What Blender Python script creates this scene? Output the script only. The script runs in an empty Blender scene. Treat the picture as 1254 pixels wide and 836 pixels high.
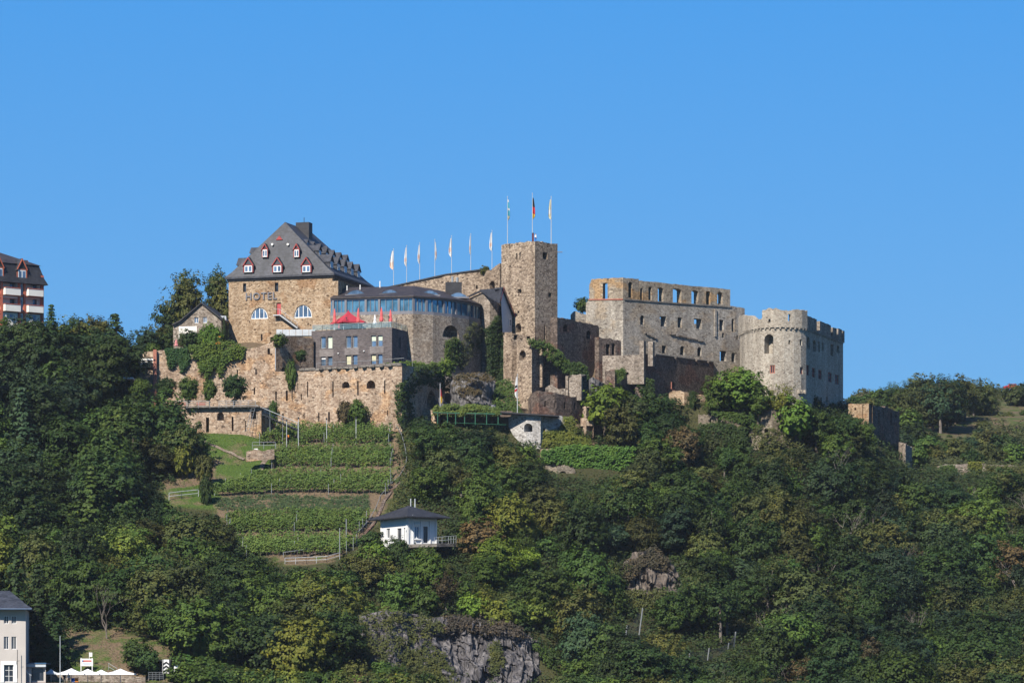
import bpy, bmesh, math, random
import numpy as np
from mathutils import Vector, Matrix, noise

random.seed(7)
rng = np.random.default_rng(11)
SC = bpy.context.scene
COL = SC.collection
rad = math.radians

# ------------------------------------------------------------------ camera, sky, sun, exposure
K = 0.15 / 700.0            # radians per photo pixel
HX, HY = 627.0, 900.0       # photo pixel of the level view direction
cam_d = bpy.data.cameras.new('camera'); cam = bpy.data.objects.new('camera', cam_d); COL.objects.link(cam)
cam.location = (0, 0, 0); cam.rotation_euler = (rad(90), 0, 0)
cam_d.sensor_width = 36.0; cam_d.lens = 36.0 / (1254 * K)
cam_d.shift_y = (HY - 418.0) / 1254.0
cam_d.clip_start = 1.0; cam_d.clip_end = 8000.0
SC.camera = cam
SC.render.resolution_x, SC.render.resolution_y = 1024, 682

SUN_AZ, SUN_EL = 29.0, 40.0     # degrees left of the view axis (behind the camera), elevation
w = bpy.data.worlds.new("World"); SC.world = w; w.use_nodes = True
nt = w.node_tree; nt.nodes.clear()
sky = nt.nodes.new('ShaderNodeTexSky'); sky.sky_type = 'NISHITA'; sky.sun_disc = False
sky.sun_elevation = rad(SUN_EL); sky.sun_rotation = rad(180 + SUN_AZ)
sky.altitude = 0; sky.air_density = 1.0; sky.dust_density = 0.25; sky.ozone_density = 3.0
hs = nt.nodes.new('ShaderNodeHueSaturation'); hs.inputs['Saturation'].default_value = 1.45; hs.inputs['Value'].default_value = 1.0
bg = nt.nodes.new('ShaderNodeBackground'); bg.inputs['Strength'].default_value = 0.0485
wo = nt.nodes.new('ShaderNodeOutputWorld')
mxs = nt.nodes.new('ShaderNodeMix'); mxs.data_type = 'RGBA'; mxs.inputs[0].default_value = 0.8
tn = nt.nodes.new('ShaderNodeMix'); tn.data_type = 'RGBA'; tn.blend_type = 'MULTIPLY'; tn.inputs[0].default_value = 1.0; tn.inputs[7].default_value = (0.80, 1.04, 1.36, 1)
nt.links.new(sky.outputs[0], hs.inputs['Color']); nt.links.new(hs.outputs[0], tn.inputs[6]); nt.links.new(tn.outputs[2], mxs.inputs[6])
tcw = nt.nodes.new('ShaderNodeTexCoord'); spw = nt.nodes.new('ShaderNodeSeparateXYZ'); nt.links.new(tcw.outputs['Generated'], spw.inputs[0])
rpw = nt.nodes.new('ShaderNodeValToRGB'); cr = rpw.color_ramp; G_ = 11.9    # clear air: paler at the horizon, deeper overhead
for p_, c_ in ((0.0, (.18, .455, .785)), (0.10, (.145, .41, .81)), (0.20, (.078, .36, .85)), (0.45, (.05, .23, .62)), (1.0, (.03, .15, .45))):
    e_ = cr.elements.new(p_) if p_ not in (0.0, 1.0) else cr.elements[0 if p_ == 0 else -1]; e_.color = (*c_, 1)
gnw = nt.nodes.new('ShaderNodeVectorMath'); gnw.operation = 'SCALE'; gnw.inputs['Scale'].default_value = G_
nt.links.new(spw.outputs[2], rpw.inputs[0]); nt.links.new(rpw.outputs[0], gnw.inputs[0]); nt.links.new(gnw.outputs[0], mxs.inputs[7]); nt.links.new(mxs.outputs[2], bg.inputs[0]); nt.links.new(bg.outputs[0], wo.inputs[0])
sd = bpy.data.lights.new('sun', 'SUN'); sd.energy = 5.0; sd.angle = rad(0.53); sd.color = (1.0, 0.93, 0.82)
sun = bpy.data.objects.new('sun', sd); COL.objects.link(sun)
sv = Vector((-math.sin(rad(SUN_AZ)) * math.cos(rad(SUN_EL)), -math.cos(rad(SUN_AZ)) * math.cos(rad(SUN_EL)), math.sin(rad(SUN_EL))))
sun.rotation_euler = sv.to_track_quat('Z', 'Y').to_euler()
SC.view_settings.view_transform = 'Standard'; SC.view_settings.look = 'None'
SC.view_settings.exposure = 0.8; SC.view_settings.gamma = 1.0; SC.view_settings.use_curve_mapping = False
SC.cycles.max_bounces = 5; SC.cycles.diffuse_bounces = 1; SC.cycles.glossy_bounces = 2
SC.cycles.transparent_max_bounces = 8; SC.cycles.transmission_bounces = 3
SC.cycles.caustics_reflective = False; SC.cycles.caustics_refractive = False

# ------------------------------------------------------------------ pixel <-> world
def X(px, Y): return (px - HX) * K * Y
def Zp(py, Y): return (HY - py) * K * Y
def P(px, py, Y): return Vector((X(px, Y), Y, Zp(py, Y)))
def PX(x, Y): return x / (K * Y) + HX
def PY(z, Y): return HY - z / (K * Y)

# ------------------------------------------------------------------ materials
def _mat(name):
    m = bpy.data.materials.new(name); m.use_nodes = True
    n = m.node_tree; b = n.nodes['Principled BSDF']
    return m, n, b
def N(n, t, **kw):
    x = n.nodes.new(t)
    for k, v in kw.items():
        if k in x.inputs: x.inputs[k].default_value = v
        else: setattr(x, k, v)
    return x
def ramp(n, stops, interp='LINEAR'):
    r = n.nodes.new('ShaderNodeValToRGB'); cr = r.color_ramp; cr.interpolation = interp
    while len(cr.elements) > 1: cr.elements.remove(cr.elements[-1])
    cr.elements[0].position = stops[0][0]; cr.elements[0].color = (*stops[0][1], 1)
    for p, c in stops[1:]:
        e = cr.elements.new(p); e.color = (*c, 1)
    return r
def coords(n, scale=(1, 1, 1), kind='Object'):
    tc = n.nodes.new('ShaderNodeTexCoord'); mp = n.nodes.new('ShaderNodeMapping')
    mp.inputs['Scale'].default_value = scale
    n.links.new(tc.outputs[kind], mp.inputs[0]); return mp.outputs[0]
def mix(n, fac, a, b, mode='MIX'):
    x = n.nodes.new('ShaderNodeMix'); x.data_type = 'RGBA'; x.blend_type = mode
    for s, v in (('Factor', fac), ('A', a), ('B', b)):
        k = [i for i in x.inputs if i.name == s and (i.type == ('VALUE' if s == 'Factor' else 'RGBA'))][0]
        if hasattr(v, 'is_linked') or hasattr(v, 'links'): n.links.new(v, k)
        elif s == 'Factor': k.default_value = v
        else: k.default_value = (*v, 1)
    return [o for o in x.outputs if o.type == 'RGBA'][0]
def flat(name, c, rough=0.6, metal=0.0, var=0.12, spec=0.3, scale=1.5):
    c = tuple(x * 0.8 for x in c)
    m, n, b = _mat(name)
    nz = N(n, 'ShaderNodeTexNoise', Scale=scale, Detail=5.0); n.links.new(coords(n), nz.inputs['Vector'])
    r = ramp(n, [(0.3, tuple(x * (1 - var) for x in c)), (0.7, tuple(min(1, x * (1 + var)) for x in c))])
    n.links.new(nz.outputs[0], r.inputs[0]); n.links.new(r.outputs[0], b.inputs['Base Color'])
    b.inputs['Roughness'].default_value = rough; b.inputs['Metallic'].default_value = metal
    b.inputs['Specular IOR Level'].default_value = spec
    return m
def stone(name, base, light, dark, stain, cell=(2.8, 2.8, 3.8), stain_amt=0.5, patch=None, f=0.72):
    """rubble masonry: per stone colour from cells, pale mortar, dark put-log spots, large weather stains"""
    base, light, dark = [tuple(x * f for x in c) for c in (base, light, dark)]
    m, n, b = _mat(name)
    co = coords(n, cell); co2 = coords(n)
    wz = N(n, 'ShaderNodeTexNoise', Scale=0.8, Detail=2.0); n.links.new(co2, wz.inputs['Vector'])
    add = n.nodes.new('ShaderNodeVectorMath'); add.operation = 'MULTIPLY_ADD'
    n.links.new(wz.outputs['Color'], add.inputs[0]); add.inputs[1].default_value = (0.5, 0.5, 0.5); n.links.new(co, add.inputs[2])
    v = N(n, 'ShaderNodeTexVoronoi', Scale=1.0); n.links.new(add.outputs[0], v.inputs['Vector'])
    sep = n.nodes.new('ShaderNodeSeparateColor'); n.links.new(v.outputs['Color'], sep.inputs[0])
    rc = ramp(n, [(0.0, dark), (0.05, tuple(0.6*a+0.4*c for a, c in zip(base, dark))), (0.35, base), (0.7, tuple(0.55*a+0.45*c for a, c in zip(base, light))), (1.0, light)])
    n.links.new(sep.outputs[0], rc.inputs[0])
    # finer second layer
    v2 = N(n, 'ShaderNodeTexVoronoi', Scale=2.3); n.links.new(add.outputs[0], v2.inputs['Vector'])
    s2 = n.nodes.new('ShaderNodeSeparateColor'); n.links.new(v2.outputs['Color'], s2.inputs[0])
    r2 = ramp(n, [(0.0, (0.66,)*3), (0.5, (0.98,)*3), (1.0, (1.24,)*3)]); n.links.new(s2.outputs[1], r2.inputs[0])
    c = mix(n, 0.75, rc.outputs[0], r2.outputs[0], 'MULTIPLY')
    # big stains
    nz = N(n, 'ShaderNodeTexNoise', Scale=0.16, Detail=6.0, Roughness=0.62); n.links.new(co2, nz.inputs['Vector'])
    rs = ramp(n, [(0.42, (0,)*3), (0.62, (1,)*3)]); n.links.new(nz.outputs[0], rs.inputs[0])
    sm = n.nodes.new('ShaderNodeMath'); sm.operation = 'MULTIPLY'; sm.inputs[1].default_value = stain_amt
    n.links.new(rs.outputs[0], sm.inputs[0])
    st = mix(n, 1.0, c, tuple(stain), 'MULTIPLY')
    c = mix(n, sm.outputs[0], c, st)
    # vertical run-off streaks
    sn = N(n, 'ShaderNodeTexNoise', Scale=1.0, Detail=4.0); n.links.new(coords(n, (0.7, 0.7, 0.06)), sn.inputs['Vector'])
    rs2 = ramp(n, [(0.38, (0.68, 0.66, 0.64)), (0.6, (1.06, 1.05, 1.03))]); n.links.new(sn.outputs[0], rs2.inputs[0])
    c = mix(n, 0.6, c, rs2.outputs[0], 'MULTIPLY')
    if patch:   # second stone / render colour in irregular patches
        pn = N(n, 'ShaderNodeTexNoise', Scale=0.23, Detail=3.0); n.links.new(coords(n, (1, 1, 1.6)), pn.inputs['Vector'])
        pr = ramp(n, [(0.53, (0,)*3), (0.6, (0.7,)*3)]); n.links.new(pn.outputs[0], pr.inputs[0])
        pc = mix(n, 1.0, c, patch, 'MULTIPLY')
        c = mix(n, pr.outputs[0], c, pc)
    n.links.new(c, b.inputs['Base Color'])
    b.inputs['Roughness'].default_value = 0.92; b.inputs['Specular IOR Level'].default_value = 0.12
    bp = N(n, 'ShaderNodeBump', Strength=0.6, Distance=0.14)
    hm = n.nodes.new('ShaderNodeMath'); hm.operation = 'MULTIPLY_ADD'; hm.inputs[1].default_value = 0.5
    n.links.new(s2.outputs[2], hm.inputs[0]); n.links.new(sep.outputs[1], hm.inputs[2])
    n.links.new(hm.outputs[0], bp.inputs['Height']); n.links.new(bp.outputs[0], b.inputs['Normal'])
    return m
def brickwork(name, c1, c2, sx=2.5, sz=9.0):
    m, n, b = _mat(name)
    v = N(n, 'ShaderNodeTexVoronoi', Scale=1.0); n.links.new(coords(n, (sx, sx, sz)), v.inputs['Vector'])
    s = n.nodes.new('ShaderNodeSeparateColor'); n.links.new(v.outputs['Color'], s.inputs[0])
    r = ramp(n, [(0.0, c1), (1.0, c2)]); n.links.new(s.outputs[0], r.inputs[0])
    nz = N(n, 'ShaderNodeTexNoise', Scale=0.5, Detail=5.0); n.links.new(coords(n), nz.inputs['Vector'])
    r2 = ramp(n, [(0.35, (0.85,)*3), (0.65, (1.1,)*3)]); n.links.new(nz.outputs[0], r2.inputs[0])
    n.links.new(mix(n, 1.0, r.outputs[0], r2.outputs[0], 'MULTIPLY'), b.inputs['Base Color'])
    b.inputs['Roughness'].default_value = 0.85; b.inputs['Specular IOR Level'].default_value = 0.2
    return m
def glassy(name, c, rough=0.08, metal=0.35):
    m, n, b = _mat(name)
    nz = N(n, 'ShaderNodeTexNoise', Scale=0.9, Detail=2.0); n.links.new(coords(n, (1, 1, 0.5)), nz.inputs['Vector'])
    r = ramp(n, [(0.4, tuple(x * 0.7 for x in c)), (0.6, tuple(x * 1.35 for x in c))]); n.links.new(nz.outputs[0], r.inputs[0])
    n.links.new(r.outputs[0], b.inputs['Base Color'])
    b.inputs['Roughness'].default_value = rough; b.inputs['Metallic'].default_value = metal
    bp = N(n, 'ShaderNodeBump', Strength=0.1, Distance=0.05); n.links.new(nz.outputs[0], bp.inputs['Height']); n.links.new(bp.outputs[0], b.inputs['Normal'])
    return m
def clear_glass(name, tint=(0.75, 0.85, 0.85), opac=0.35):
    m = bpy.data.materials.new(name); m.use_nodes = True; n = m.node_tree; n.nodes.clear()
    tr = N(n, 'ShaderNodeBsdfTransparent'); tr.inputs[0].default_value = (*tint, 1)
    gl = N(n, 'ShaderNodeBsdfPrincipled'); gl.inputs['Base Color'].default_value = (0.35, 0.5, 0.52, 1); gl.inputs['Roughness'].default_value = 0.1; gl.inputs['Metallic'].default_value = 0.5
    mx = N(n, 'ShaderNodeMixShader', Fac=opac); o = N(n, 'ShaderNodeOutputMaterial')
    n.links.new(tr.outputs[0], mx.inputs[1]); n.links.new(gl.outputs[0], mx.inputs[2]); n.links.new(mx.outputs[0], o.inputs[0])
    return m
def slate(name, c, var=0.35):
    m, n, b = _mat(name)
    v = N(n, 'ShaderNodeTexVoronoi', Scale=1.0); n.links.new(coords(n, (2.6, 2.6, 4.0)), v.inputs['Vector'])
    s = n.nodes.new('ShaderNodeSeparateColor'); n.links.new(v.outputs['Color'], s.inputs[0])
    r = ramp(n, [(0.0, tuple(x*(1-var) for x in c)), (1.0, tuple(x*(1+var) for x in c))]); n.links.new(s.outputs[0], r.inputs[0])
    nz = N(n, 'ShaderNodeTexNoise', Scale=0.6, Detail=6.0); n.links.new(coords(n, (1, 1, 0.4)), nz.inputs['Vector'])
    r2 = ramp(n, [(0.35, (0.75,)*3), (0.7, (1.25,)*3)]); n.links.new(nz.outputs[0], r2.inputs[0])
    n.links.new(mix(n, 1.0, r.outputs[0], r2.outputs[0], 'MULTIPLY'), b.inputs['Base Color'])
    b.inputs['Roughness'].default_value = 0.62; b.inputs['Specular IOR Level'].default_value = 0.35
    return m
def leafmat(name, use_obj_color=True, c=(0.07, 0.12, 0.03), trans=0.14, hvar=1.0):
    m = bpy.data.materials.new(name); m.use_nodes = True; n = m.node_tree; n.nodes.clear()
    if use_obj_color:
        oi = n.nodes.new('ShaderNodeObjectInfo'); base = oi.outputs['Color']
    else:
        rgb = n.nodes.new('ShaderNodeRGB'); rgb.outputs[0].default_value = (*c, 1); base = rgb.outputs[0]
    geo = n.nodes.new('ShaderNodeNewGeometry')
    r1 = ramp(n, [(0.0, (0.78, 0.8, 0.8)), (0.5, (1.0, 1.0, 1.0)), (0.95, (1.15, 1.15, 1.05)), (1.0, (1.8, 1.5, 0.9))]); n.links.new(geo.outputs['Random Per Island'], r1.inputs[0])
    nz = N(n, 'ShaderNodeTexNoise', Scale=0.55, Detail=3.0); n.links.new(coords(n), nz.inputs['Vector'])
    r2 = ramp(n, [(0.3, (0.72, 0.85, 0.85)), (0.55, (1.0, 1.0, 1.0)), (0.75, (1.25, 1.17, 0.88))]); n.links.new(nz.outputs[0], r2.inputs[0])
    cc = mix(n, hvar, base, r1.outputs[0], 'MULTIPLY'); cc = mix(n, hvar, cc, r2.outputs[0], 'MULTIPLY')
    d = N(n, 'ShaderNodeBsdfPrincipled', Roughness=0.65); d.inputs['Specular IOR Level'].default_value = 0.18; n.links.new(cc, d.inputs['Base Color'])
    t = n.nodes.new('ShaderNodeBsdfTranslucent'); n.links.new(mix(n, 1.0, cc, (1.1, 1.2, 0.5), 'MULTIPLY'), t.inputs[0])
    mx = N(n, 'ShaderNodeMixShader', Fac=trans); o = n.nodes.new('ShaderNodeOutputMaterial')
    n.links.new(d.outputs[0], mx.inputs[1]); n.links.new(t.outputs[0], mx.inputs[2]); n.links.new(mx.outputs[0], o.inputs[0])
    return m

M = {}
M['hotel'] = stone('warm_rubble', (0.43, 0.305, 0.195), (0.58, 0.45, 0.32), (0.115, 0.075, 0.048), (0.78, 0.76, 0.72), patch=(0.85, 0.68, 0.55))
M['terr'] = stone('terrace_rubble', (0.42, 0.305, 0.22), (0.62, 0.50, 0.385), (0.12, 0.09, 0.07), (0.70, 0.68, 0.66), patch=(1.15, 0.95, 0.72))
M['palace'] = stone('grey_rubble', (0.39, 0.35, 0.30), (0.54, 0.495, 0.43), (0.17, 0.145, 0.125), (0.62, 0.61, 0.60), stain_amt=0.6, patch=(1.05, 0.93, 0.78))
M['palace_top'] = stone('lichened_rubble', (0.37, 0.31, 0.24), (0.52, 0.45, 0.35), (0.15, 0.12, 0.095), (0.62, 0.60, 0.58), stain_amt=0.6, patch=(1.2, 0.86, 0.50))
M['keep'] = stone('keep_rubble', (0.33, 0.255, 0.19), (0.58, 0.47, 0.36), (0.09, 0.065, 0.05), (0.72, 0.68, 0.66))
M['round'] = stone('pale_rubble', (0.46, 0.405, 0.335), (0.58, 0.53, 0.45), (0.24, 0.20, 0.165), (0.76, 0.74, 0.72), stain_amt=0.5)
M['dark'] = stone('dark_rubble', (0.15, 0.115, 0.095), (0.28, 0.225, 0.19), (0.055, 0.045, 0.04), (0.7, 0.66, 0.66), patch=(1.15, 0.80, 0.70))  # dark tone holds the shade of castle walls turned from the sun
M['white_ruin'] = stone('limewashed_rubble', (0.48, 0.46, 0.44), (0.66, 0.64, 0.62), (0.22, 0.20, 0.19), (0.75, 0.74, 0.74))
M['grey_ruin'] = stone('weathered_rubble', (0.30, 0.25, 0.205), (0.46, 0.40, 0.34), (0.11, 0.09, 0.075), (0.66, 0.64, 0.62))
M['mossy_ruin'] = stone('mossy_rubble', (0.25, 0.205, 0.165), (0.38, 0.33, 0.27), (0.09, 0.075, 0.055), (0.6, 0.62, 0.52), stain_amt=.8)
M['drum'] = stone('drum_rubble', (0.33, 0.275, 0.225), (0.50, 0.44, 0.37), (0.14, 0.11, 0.09), (0.7, 0.68, 0.66), patch=(0.9, 0.85, 0.8))
M['cap'] = stone('coping', (0.22, 0.20, 0.18), (0.32, 0.29, 0.26), (0.10, 0.09, 0.085), (0.8, 0.8, 0.8), cell=(1, 1, 4))
M['redstone'] = flat('red_sandstone', (0.36, 0.145, 0.10), 0.85)
M['slate'] = slate('slate_roof', (0.034, 0.036, 0.045))
M['slate2'] = slate('slate_dark', (0.022, 0.022, 0.026))
M['browntile'] = slate('brown_tile', (0.034, 0.027, 0.026))
M['greybrick'] = brickwork('grey_brick', (0.062, 0.053, 0.053), (0.125, 0.108, 0.106))
M['lightbrick'] = brickwork('light_brick', (0.13, 0.115, 0.11), (0.19, 0.17, 0.165))
M['redbrick'] = flat('red_trim', (0.33, 0.05, 0.045), 0.6)
M['reddoor'] = flat('red_door', (0.42, 0.07, 0.07), 0.55)
M['white'] = flat('white_paint', (0.80, 0.80, 0.79), 0.5, var=0.04)
M['cream'] = flat('cream_render', (0.84, 0.81, 0.74), 0.8, var=0.05, scale=0.6)
M['greyrender'] = flat('grey_render', (0.50, 0.46, 0.43), 0.85, var=0.06, scale=0.5)
M['salmon'] = flat('salmon_render', (0.50, 0.135, 0.075), 0.8)
M['bluewhite'] = flat('bluish_white', (0.52, 0.56, 0.60), 0.8, var=0.05)  # white with the blue of shade mixed in, for gable and small parasol
M['steel'] = flat('galvanised_steel', (0.36, 0.38, 0.39), 0.45, 0.5)
M['palesteel'] = flat('pale_steel', (0.55, 0.57, 0.58), 0.4, 0.3)
M['greymetal'] = flat('grey_painted_metal', (0.17, 0.17, 0.19), 0.5)
M['darkmetal'] = flat('dark_metal', (0.04, 0.045, 0.05), 0.45, 0.3)
M['greenmetal'] = flat('green_paint', (0.03, 0.12, 0.07), 0.5)
M['black'] = flat('black_paint', (0.012, 0.012, 0.014), 0.6)
M['glass'] = glassy('window_glass', (0.10, 0.16, 0.24))
M['tealglass'] = glassy('pavilion_glass', (0.085, 0.20, 0.28), 0.12, 0.45)
M['darkglass'] = glassy('dark_glass', (0.03, 0.035, 0.045), 0.15, 0.1)
M['curtain'] = flat('pale_blind', (0.55, 0.62, 0.50), 0.9)
M['yblind'] = flat('yellow_blind', (0.52, 0.50, 0.34), 0.9)
M['rail_glass'] = clear_glass('balustrade_glass')
M['parasol'] = flat('red_canvas', (0.62, 0.12, 0.12), 0.8, var=0.05)
M['darkred'] = flat('crimson_canvas', (0.42, 0.035, 0.055), 0.75, var=0.05)
M['pink'] = flat('faded_red_canvas', (0.58, 0.22, 0.22), 0.8, var=0.05)
M['canvas'] = flat('white_canvas', (0.80, 0.80, 0.80), 0.8, var=0.03)
M['wood'] = flat('weathered_wood', (0.20, 0.15, 0.10), 0.85, var=0.3)
M['bark'] = flat('bark', (0.11, 0.085, 0.065), 0.95, var=0.35, scale=4)
M['palebark'] = flat('pale_bark', (0.17, 0.145, 0.125), 0.95, var=0.3, scale=4)
M['orange'] = flat('orange_cloth', (0.75, 0.22, 0.02), 0.7, var=0.05)
M['yellow'] = flat('yellow_cloth', (0.75, 0.48, 0.03), 0.7, var=0.05)
M['blue'] = flat('blue_cloth', (0.03, 0.13, 0.45), 0.7, var=0.05)
M['cyan'] = flat('cyan_cloth', (0.10, 0.48, 0.62), 0.7, var=0.05)
M['flagred'] = flat('red_cloth', (0.55, 0.03, 0.04), 0.7, var=0.05)
M['flagblack'] = flat('black_cloth', (0.015, 0.015, 0.02), 0.7, var=0.05)
M['paleyellow'] = flat('pale_yellow_cloth', (0.75, 0.70, 0.48), 0.8, var=0.05)
M['salmoncloth'] = flat('salmon_cloth', (0.78, 0.58, 0.48), 0.8, var=0.05)
M['skin'] = flat('skin', (0.45, 0.27, 0.20), 0.6, var=0.05)
M['maroon'] = flat('maroon_jacket', (0.13, 0.035, 0.03), 0.8, var=0.1)
M['interior'] = flat('interior_plaster', (0.16, 0.14, 0.12), 0.9)
M['path'] = stone('dirt_path', (0.27, 0.21, 0.16), (0.36, 0.30, 0.24), (0.16, 0.12, 0.09), (0.8, 0.8, 0.8))
M['leaf'] = leafmat('leaves')
M['needle'] = leafmat('needles', trans=0.08)
def _rock(name, cols, sc=0.5):
    m, n, b = _mat(name)
    nz = N(n, 'ShaderNodeTexNoise', Scale=sc, Detail=9.0, Roughness=0.68, Distortion=0.6); co_ = coords(n, (1.5, 1.3, 0.5)); co_.node.inputs['Rotation'].default_value = (0, rad(-32), 0); n.links.new(co_, nz.inputs['Vector'])
    r = ramp(n, [(0.32, cols[0]), (0.48, cols[1]), (0.62, cols[2]), (0.75, cols[3])]); n.links.new(nz.outputs[0], r.inputs[0])
    n.links.new(r.outputs[0], b.inputs['Base Color']); b.inputs['Roughness'].default_value = 0.85
    v = N(n, 'ShaderNodeTexVoronoi', Scale=1.1); v.feature = 'F1'; n.links.new(coords(n, (1.2, 1.2, 0.6)), v.inputs['Vector'])
    bp = N(n, 'ShaderNodeBump', Strength=1.0, Distance=0.7); n.links.new(v.outputs['Distance'], bp.inputs['Height'])
    bp2 = N(n, 'ShaderNodeBump', Strength=0.7, Distance=0.4); n.links.new(nz.outputs[0], bp2.inputs['Height']); n.links.new(bp.outputs[0], bp2.inputs['Normal'])
    n.links.new(bp2.outputs[0], b.inputs['Normal'])
    return m
M['rock'] = _rock('slate_rock', [(0.025, 0.023, 0.028), (0.070, 0.064, 0.066), (0.155, 0.143, 0.142), (0.085, 0.065, 0.042)])
M['brownrock'] = _rock('brown_rock', [(0.03, 0.025, 0.022), (0.08, 0.062, 0.05), (0.15, 0.125, 0.10), (0.07, 0.065, 0.03)])
M['rock2'] = _rock('grey_rock', [(0.028, 0.026, 0.027), (0.080, 0.076, 0.078), (0.145, 0.14, 0.142), (0.085, 0.062, 0.038)], 0.45)

# ------------------------------------------------------------------ objects
ORG = {}
def tag(o, label=None, cat=None, group=None, kind=None):
    if label: o['label'] = label
    if cat: o['category'] = cat
    if group: o['group'] = group
    if kind: o['kind'] = kind
    return o
def thing(name, loc, label, cat, group=None):
    o = bpy.data.objects.new(name, None); COL.objects.link(o); o.location = loc
    o.empty_display_size = 0.5
    ORG[o.name] = Vector(loc); return tag(o, label, cat, group)
def link_mesh(name, verts, faces, mat, parent=None, smooth=False, mats=None, fm=None):
    org = ORG[parent.name] if parent else Vector((0, 0, 0))
    me = bpy.data.meshes.new(name)
    me.from_pydata([tuple(Vector(v) - org) for v in verts], [], faces); me.update()
    for mm in (mats or [mat]): me.materials.append(mm)
    if fm:
        me.polygons.foreach_set('material_index', fm)
    if smooth: me.polygons.foreach_set('use_smooth', [True] * len(me.polygons))
    o = bpy.data.objects.new(name, me); COL.objects.link(o)
    if parent: o.parent = parent
    ORG[o.name] = org.copy()
    return o
class MB:
    def __init__(s): s.v = []; s.f = []; s.m = []; s.cm = 0
    def face(s, pts, flip=False):
        i = len(s.v); s.v += [Vector(p) for p in pts]; idx = list(range(i, i + len(pts)))
        s.f.append(idx[::-1] if flip else idx); s.m.append(s.cm)
    def box(s, c, ax, half):
        """c centre, ax three unit axes, half three half sizes"""
        c = Vector(c); a = [Vector(ax[i]) * half[i] for i in range(3)]
        p = [c + sx * a[0] + sy * a[1] + sz * a[2] for sx in (-1, 1) for sy in (-1, 1) for sz in (-1, 1)]
        i = len(s.v); s.v += p
        for q in ((0, 1, 3, 2), (4, 6, 7, 5), (0, 4, 5, 1), (2, 3, 7, 6), (0, 2, 6, 4), (1, 5, 7, 3)):
            s.f.append([i + k for k in q]); s.m.append(s.cm)
    def abox(s, x0, x1, y0, y1, z0, z1, rz=0.0, o=None):
        ux = Vector((math.cos(rz), math.sin(rz), 0)); uy = Vector((-math.sin(rz), math.cos(rz), 0))
        c = (Vector(o) if o else Vector((0, 0, 0))) + ux * (x0 + x1) / 2 + uy * (y0 + y1) / 2 + Vector((0, 0, (z0 + z1) / 2))
        s.box(c, (ux, uy, (0, 0, 1)), ((x1 - x0) / 2, (y1 - y0) / 2, (z1 - z0) / 2))
    def tube(s, pts, r, n=6, r2=None, caps=True):
        pts = [Vector(p) for p in pts]; k = len(pts)
        rs = r if isinstance(r, (list, tuple)) else [r + ((r2 if r2 is not None else r) - r) * i / max(1, k - 1) for i in range(k)]
        i0 = len(s.v)
        for i, p in enumerate(pts):
            d = (pts[min(i + 1, k - 1)] - pts[max(i - 1, 0)]); d = d.normalized() if d.length > 1e-9 else Vector((0, 0, 1))
            a = d.cross(Vector((0, 0, 1)) if abs(d.z) < 0.95 else Vector((1, 0, 0))).normalized(); b = d.cross(a)
            for j in range(n):
                t = 2 * math.pi * j / n; s.v.append(p + (a * math.cos(t) + b * math.sin(t)) * rs[i])
        for i in range(k - 1):
            for j in range(n):
                s.f.append([i0 + i * n + j, i0 + i * n + (j + 1) % n, i0 + (i + 1) * n + (j + 1) % n, i0 + (i + 1) * n + j]); s.m.append(s.cm)
        if caps:
            s.f.append([i0 + j for j in range(n)][::-1]); s.m.append(s.cm)
            s.f.append([i0 + (k - 1) * n + j for j in range(n)]); s.m.append(s.cm)
    def lathe(s, c, prof, n=12, a0=0.0):
        """prof list of (r, z) bottom to top"""
        c = Vector(c); i0 = len(s.v)
        for r, z in prof:
            for j in range(n):
                t = a0 + 2 * math.pi * j / n; s.v.append(c + Vector((r * math.cos(t), r * math.sin(t), z)))
        for i in range(len(prof) - 1):
            for j in range(n):
                s.f.append([i0 + i*n + j, i0 + i*n + (j+1) % n, i0 + (i+1)*n + (j+1) % n, i0 + (i+1)*n + j]); s.m.append(s.cm)
        s.f.append([i0 + j for j in range(n)][::-1]); s.m.append(s.cm)
        s.f.append([i0 + (len(prof)-1)*n + j for j in range(n)]); s.m.append(s.cm)
    def prism(s, base, d):
        """polygon (list of points) extruded by vector d"""
        base = [Vector(p) for p in base]; d = Vector(d); k = len(base); i = len(s.v)
        s.v += base + [p + d for p in base]
        s.f.append([i + j for j in range(k)]); s.m.append(s.cm)
        s.f.append([i + k + j for j in range(k)][::-1]); s.m.append(s.cm)
        for j in range(k):
            s.f.append([i + j, i + k + j, i + k + (j + 1) % k, i + (j + 1) % k]); s.m.append(s.cm)
    def build(s, name, mat, parent=None, smooth=False):
        ms = mat if isinstance(mat, list) else [mat]
        return link_mesh(name, s.v, s.f, None, parent, smooth, ms, s.m if len(ms) > 1 else None)

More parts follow.
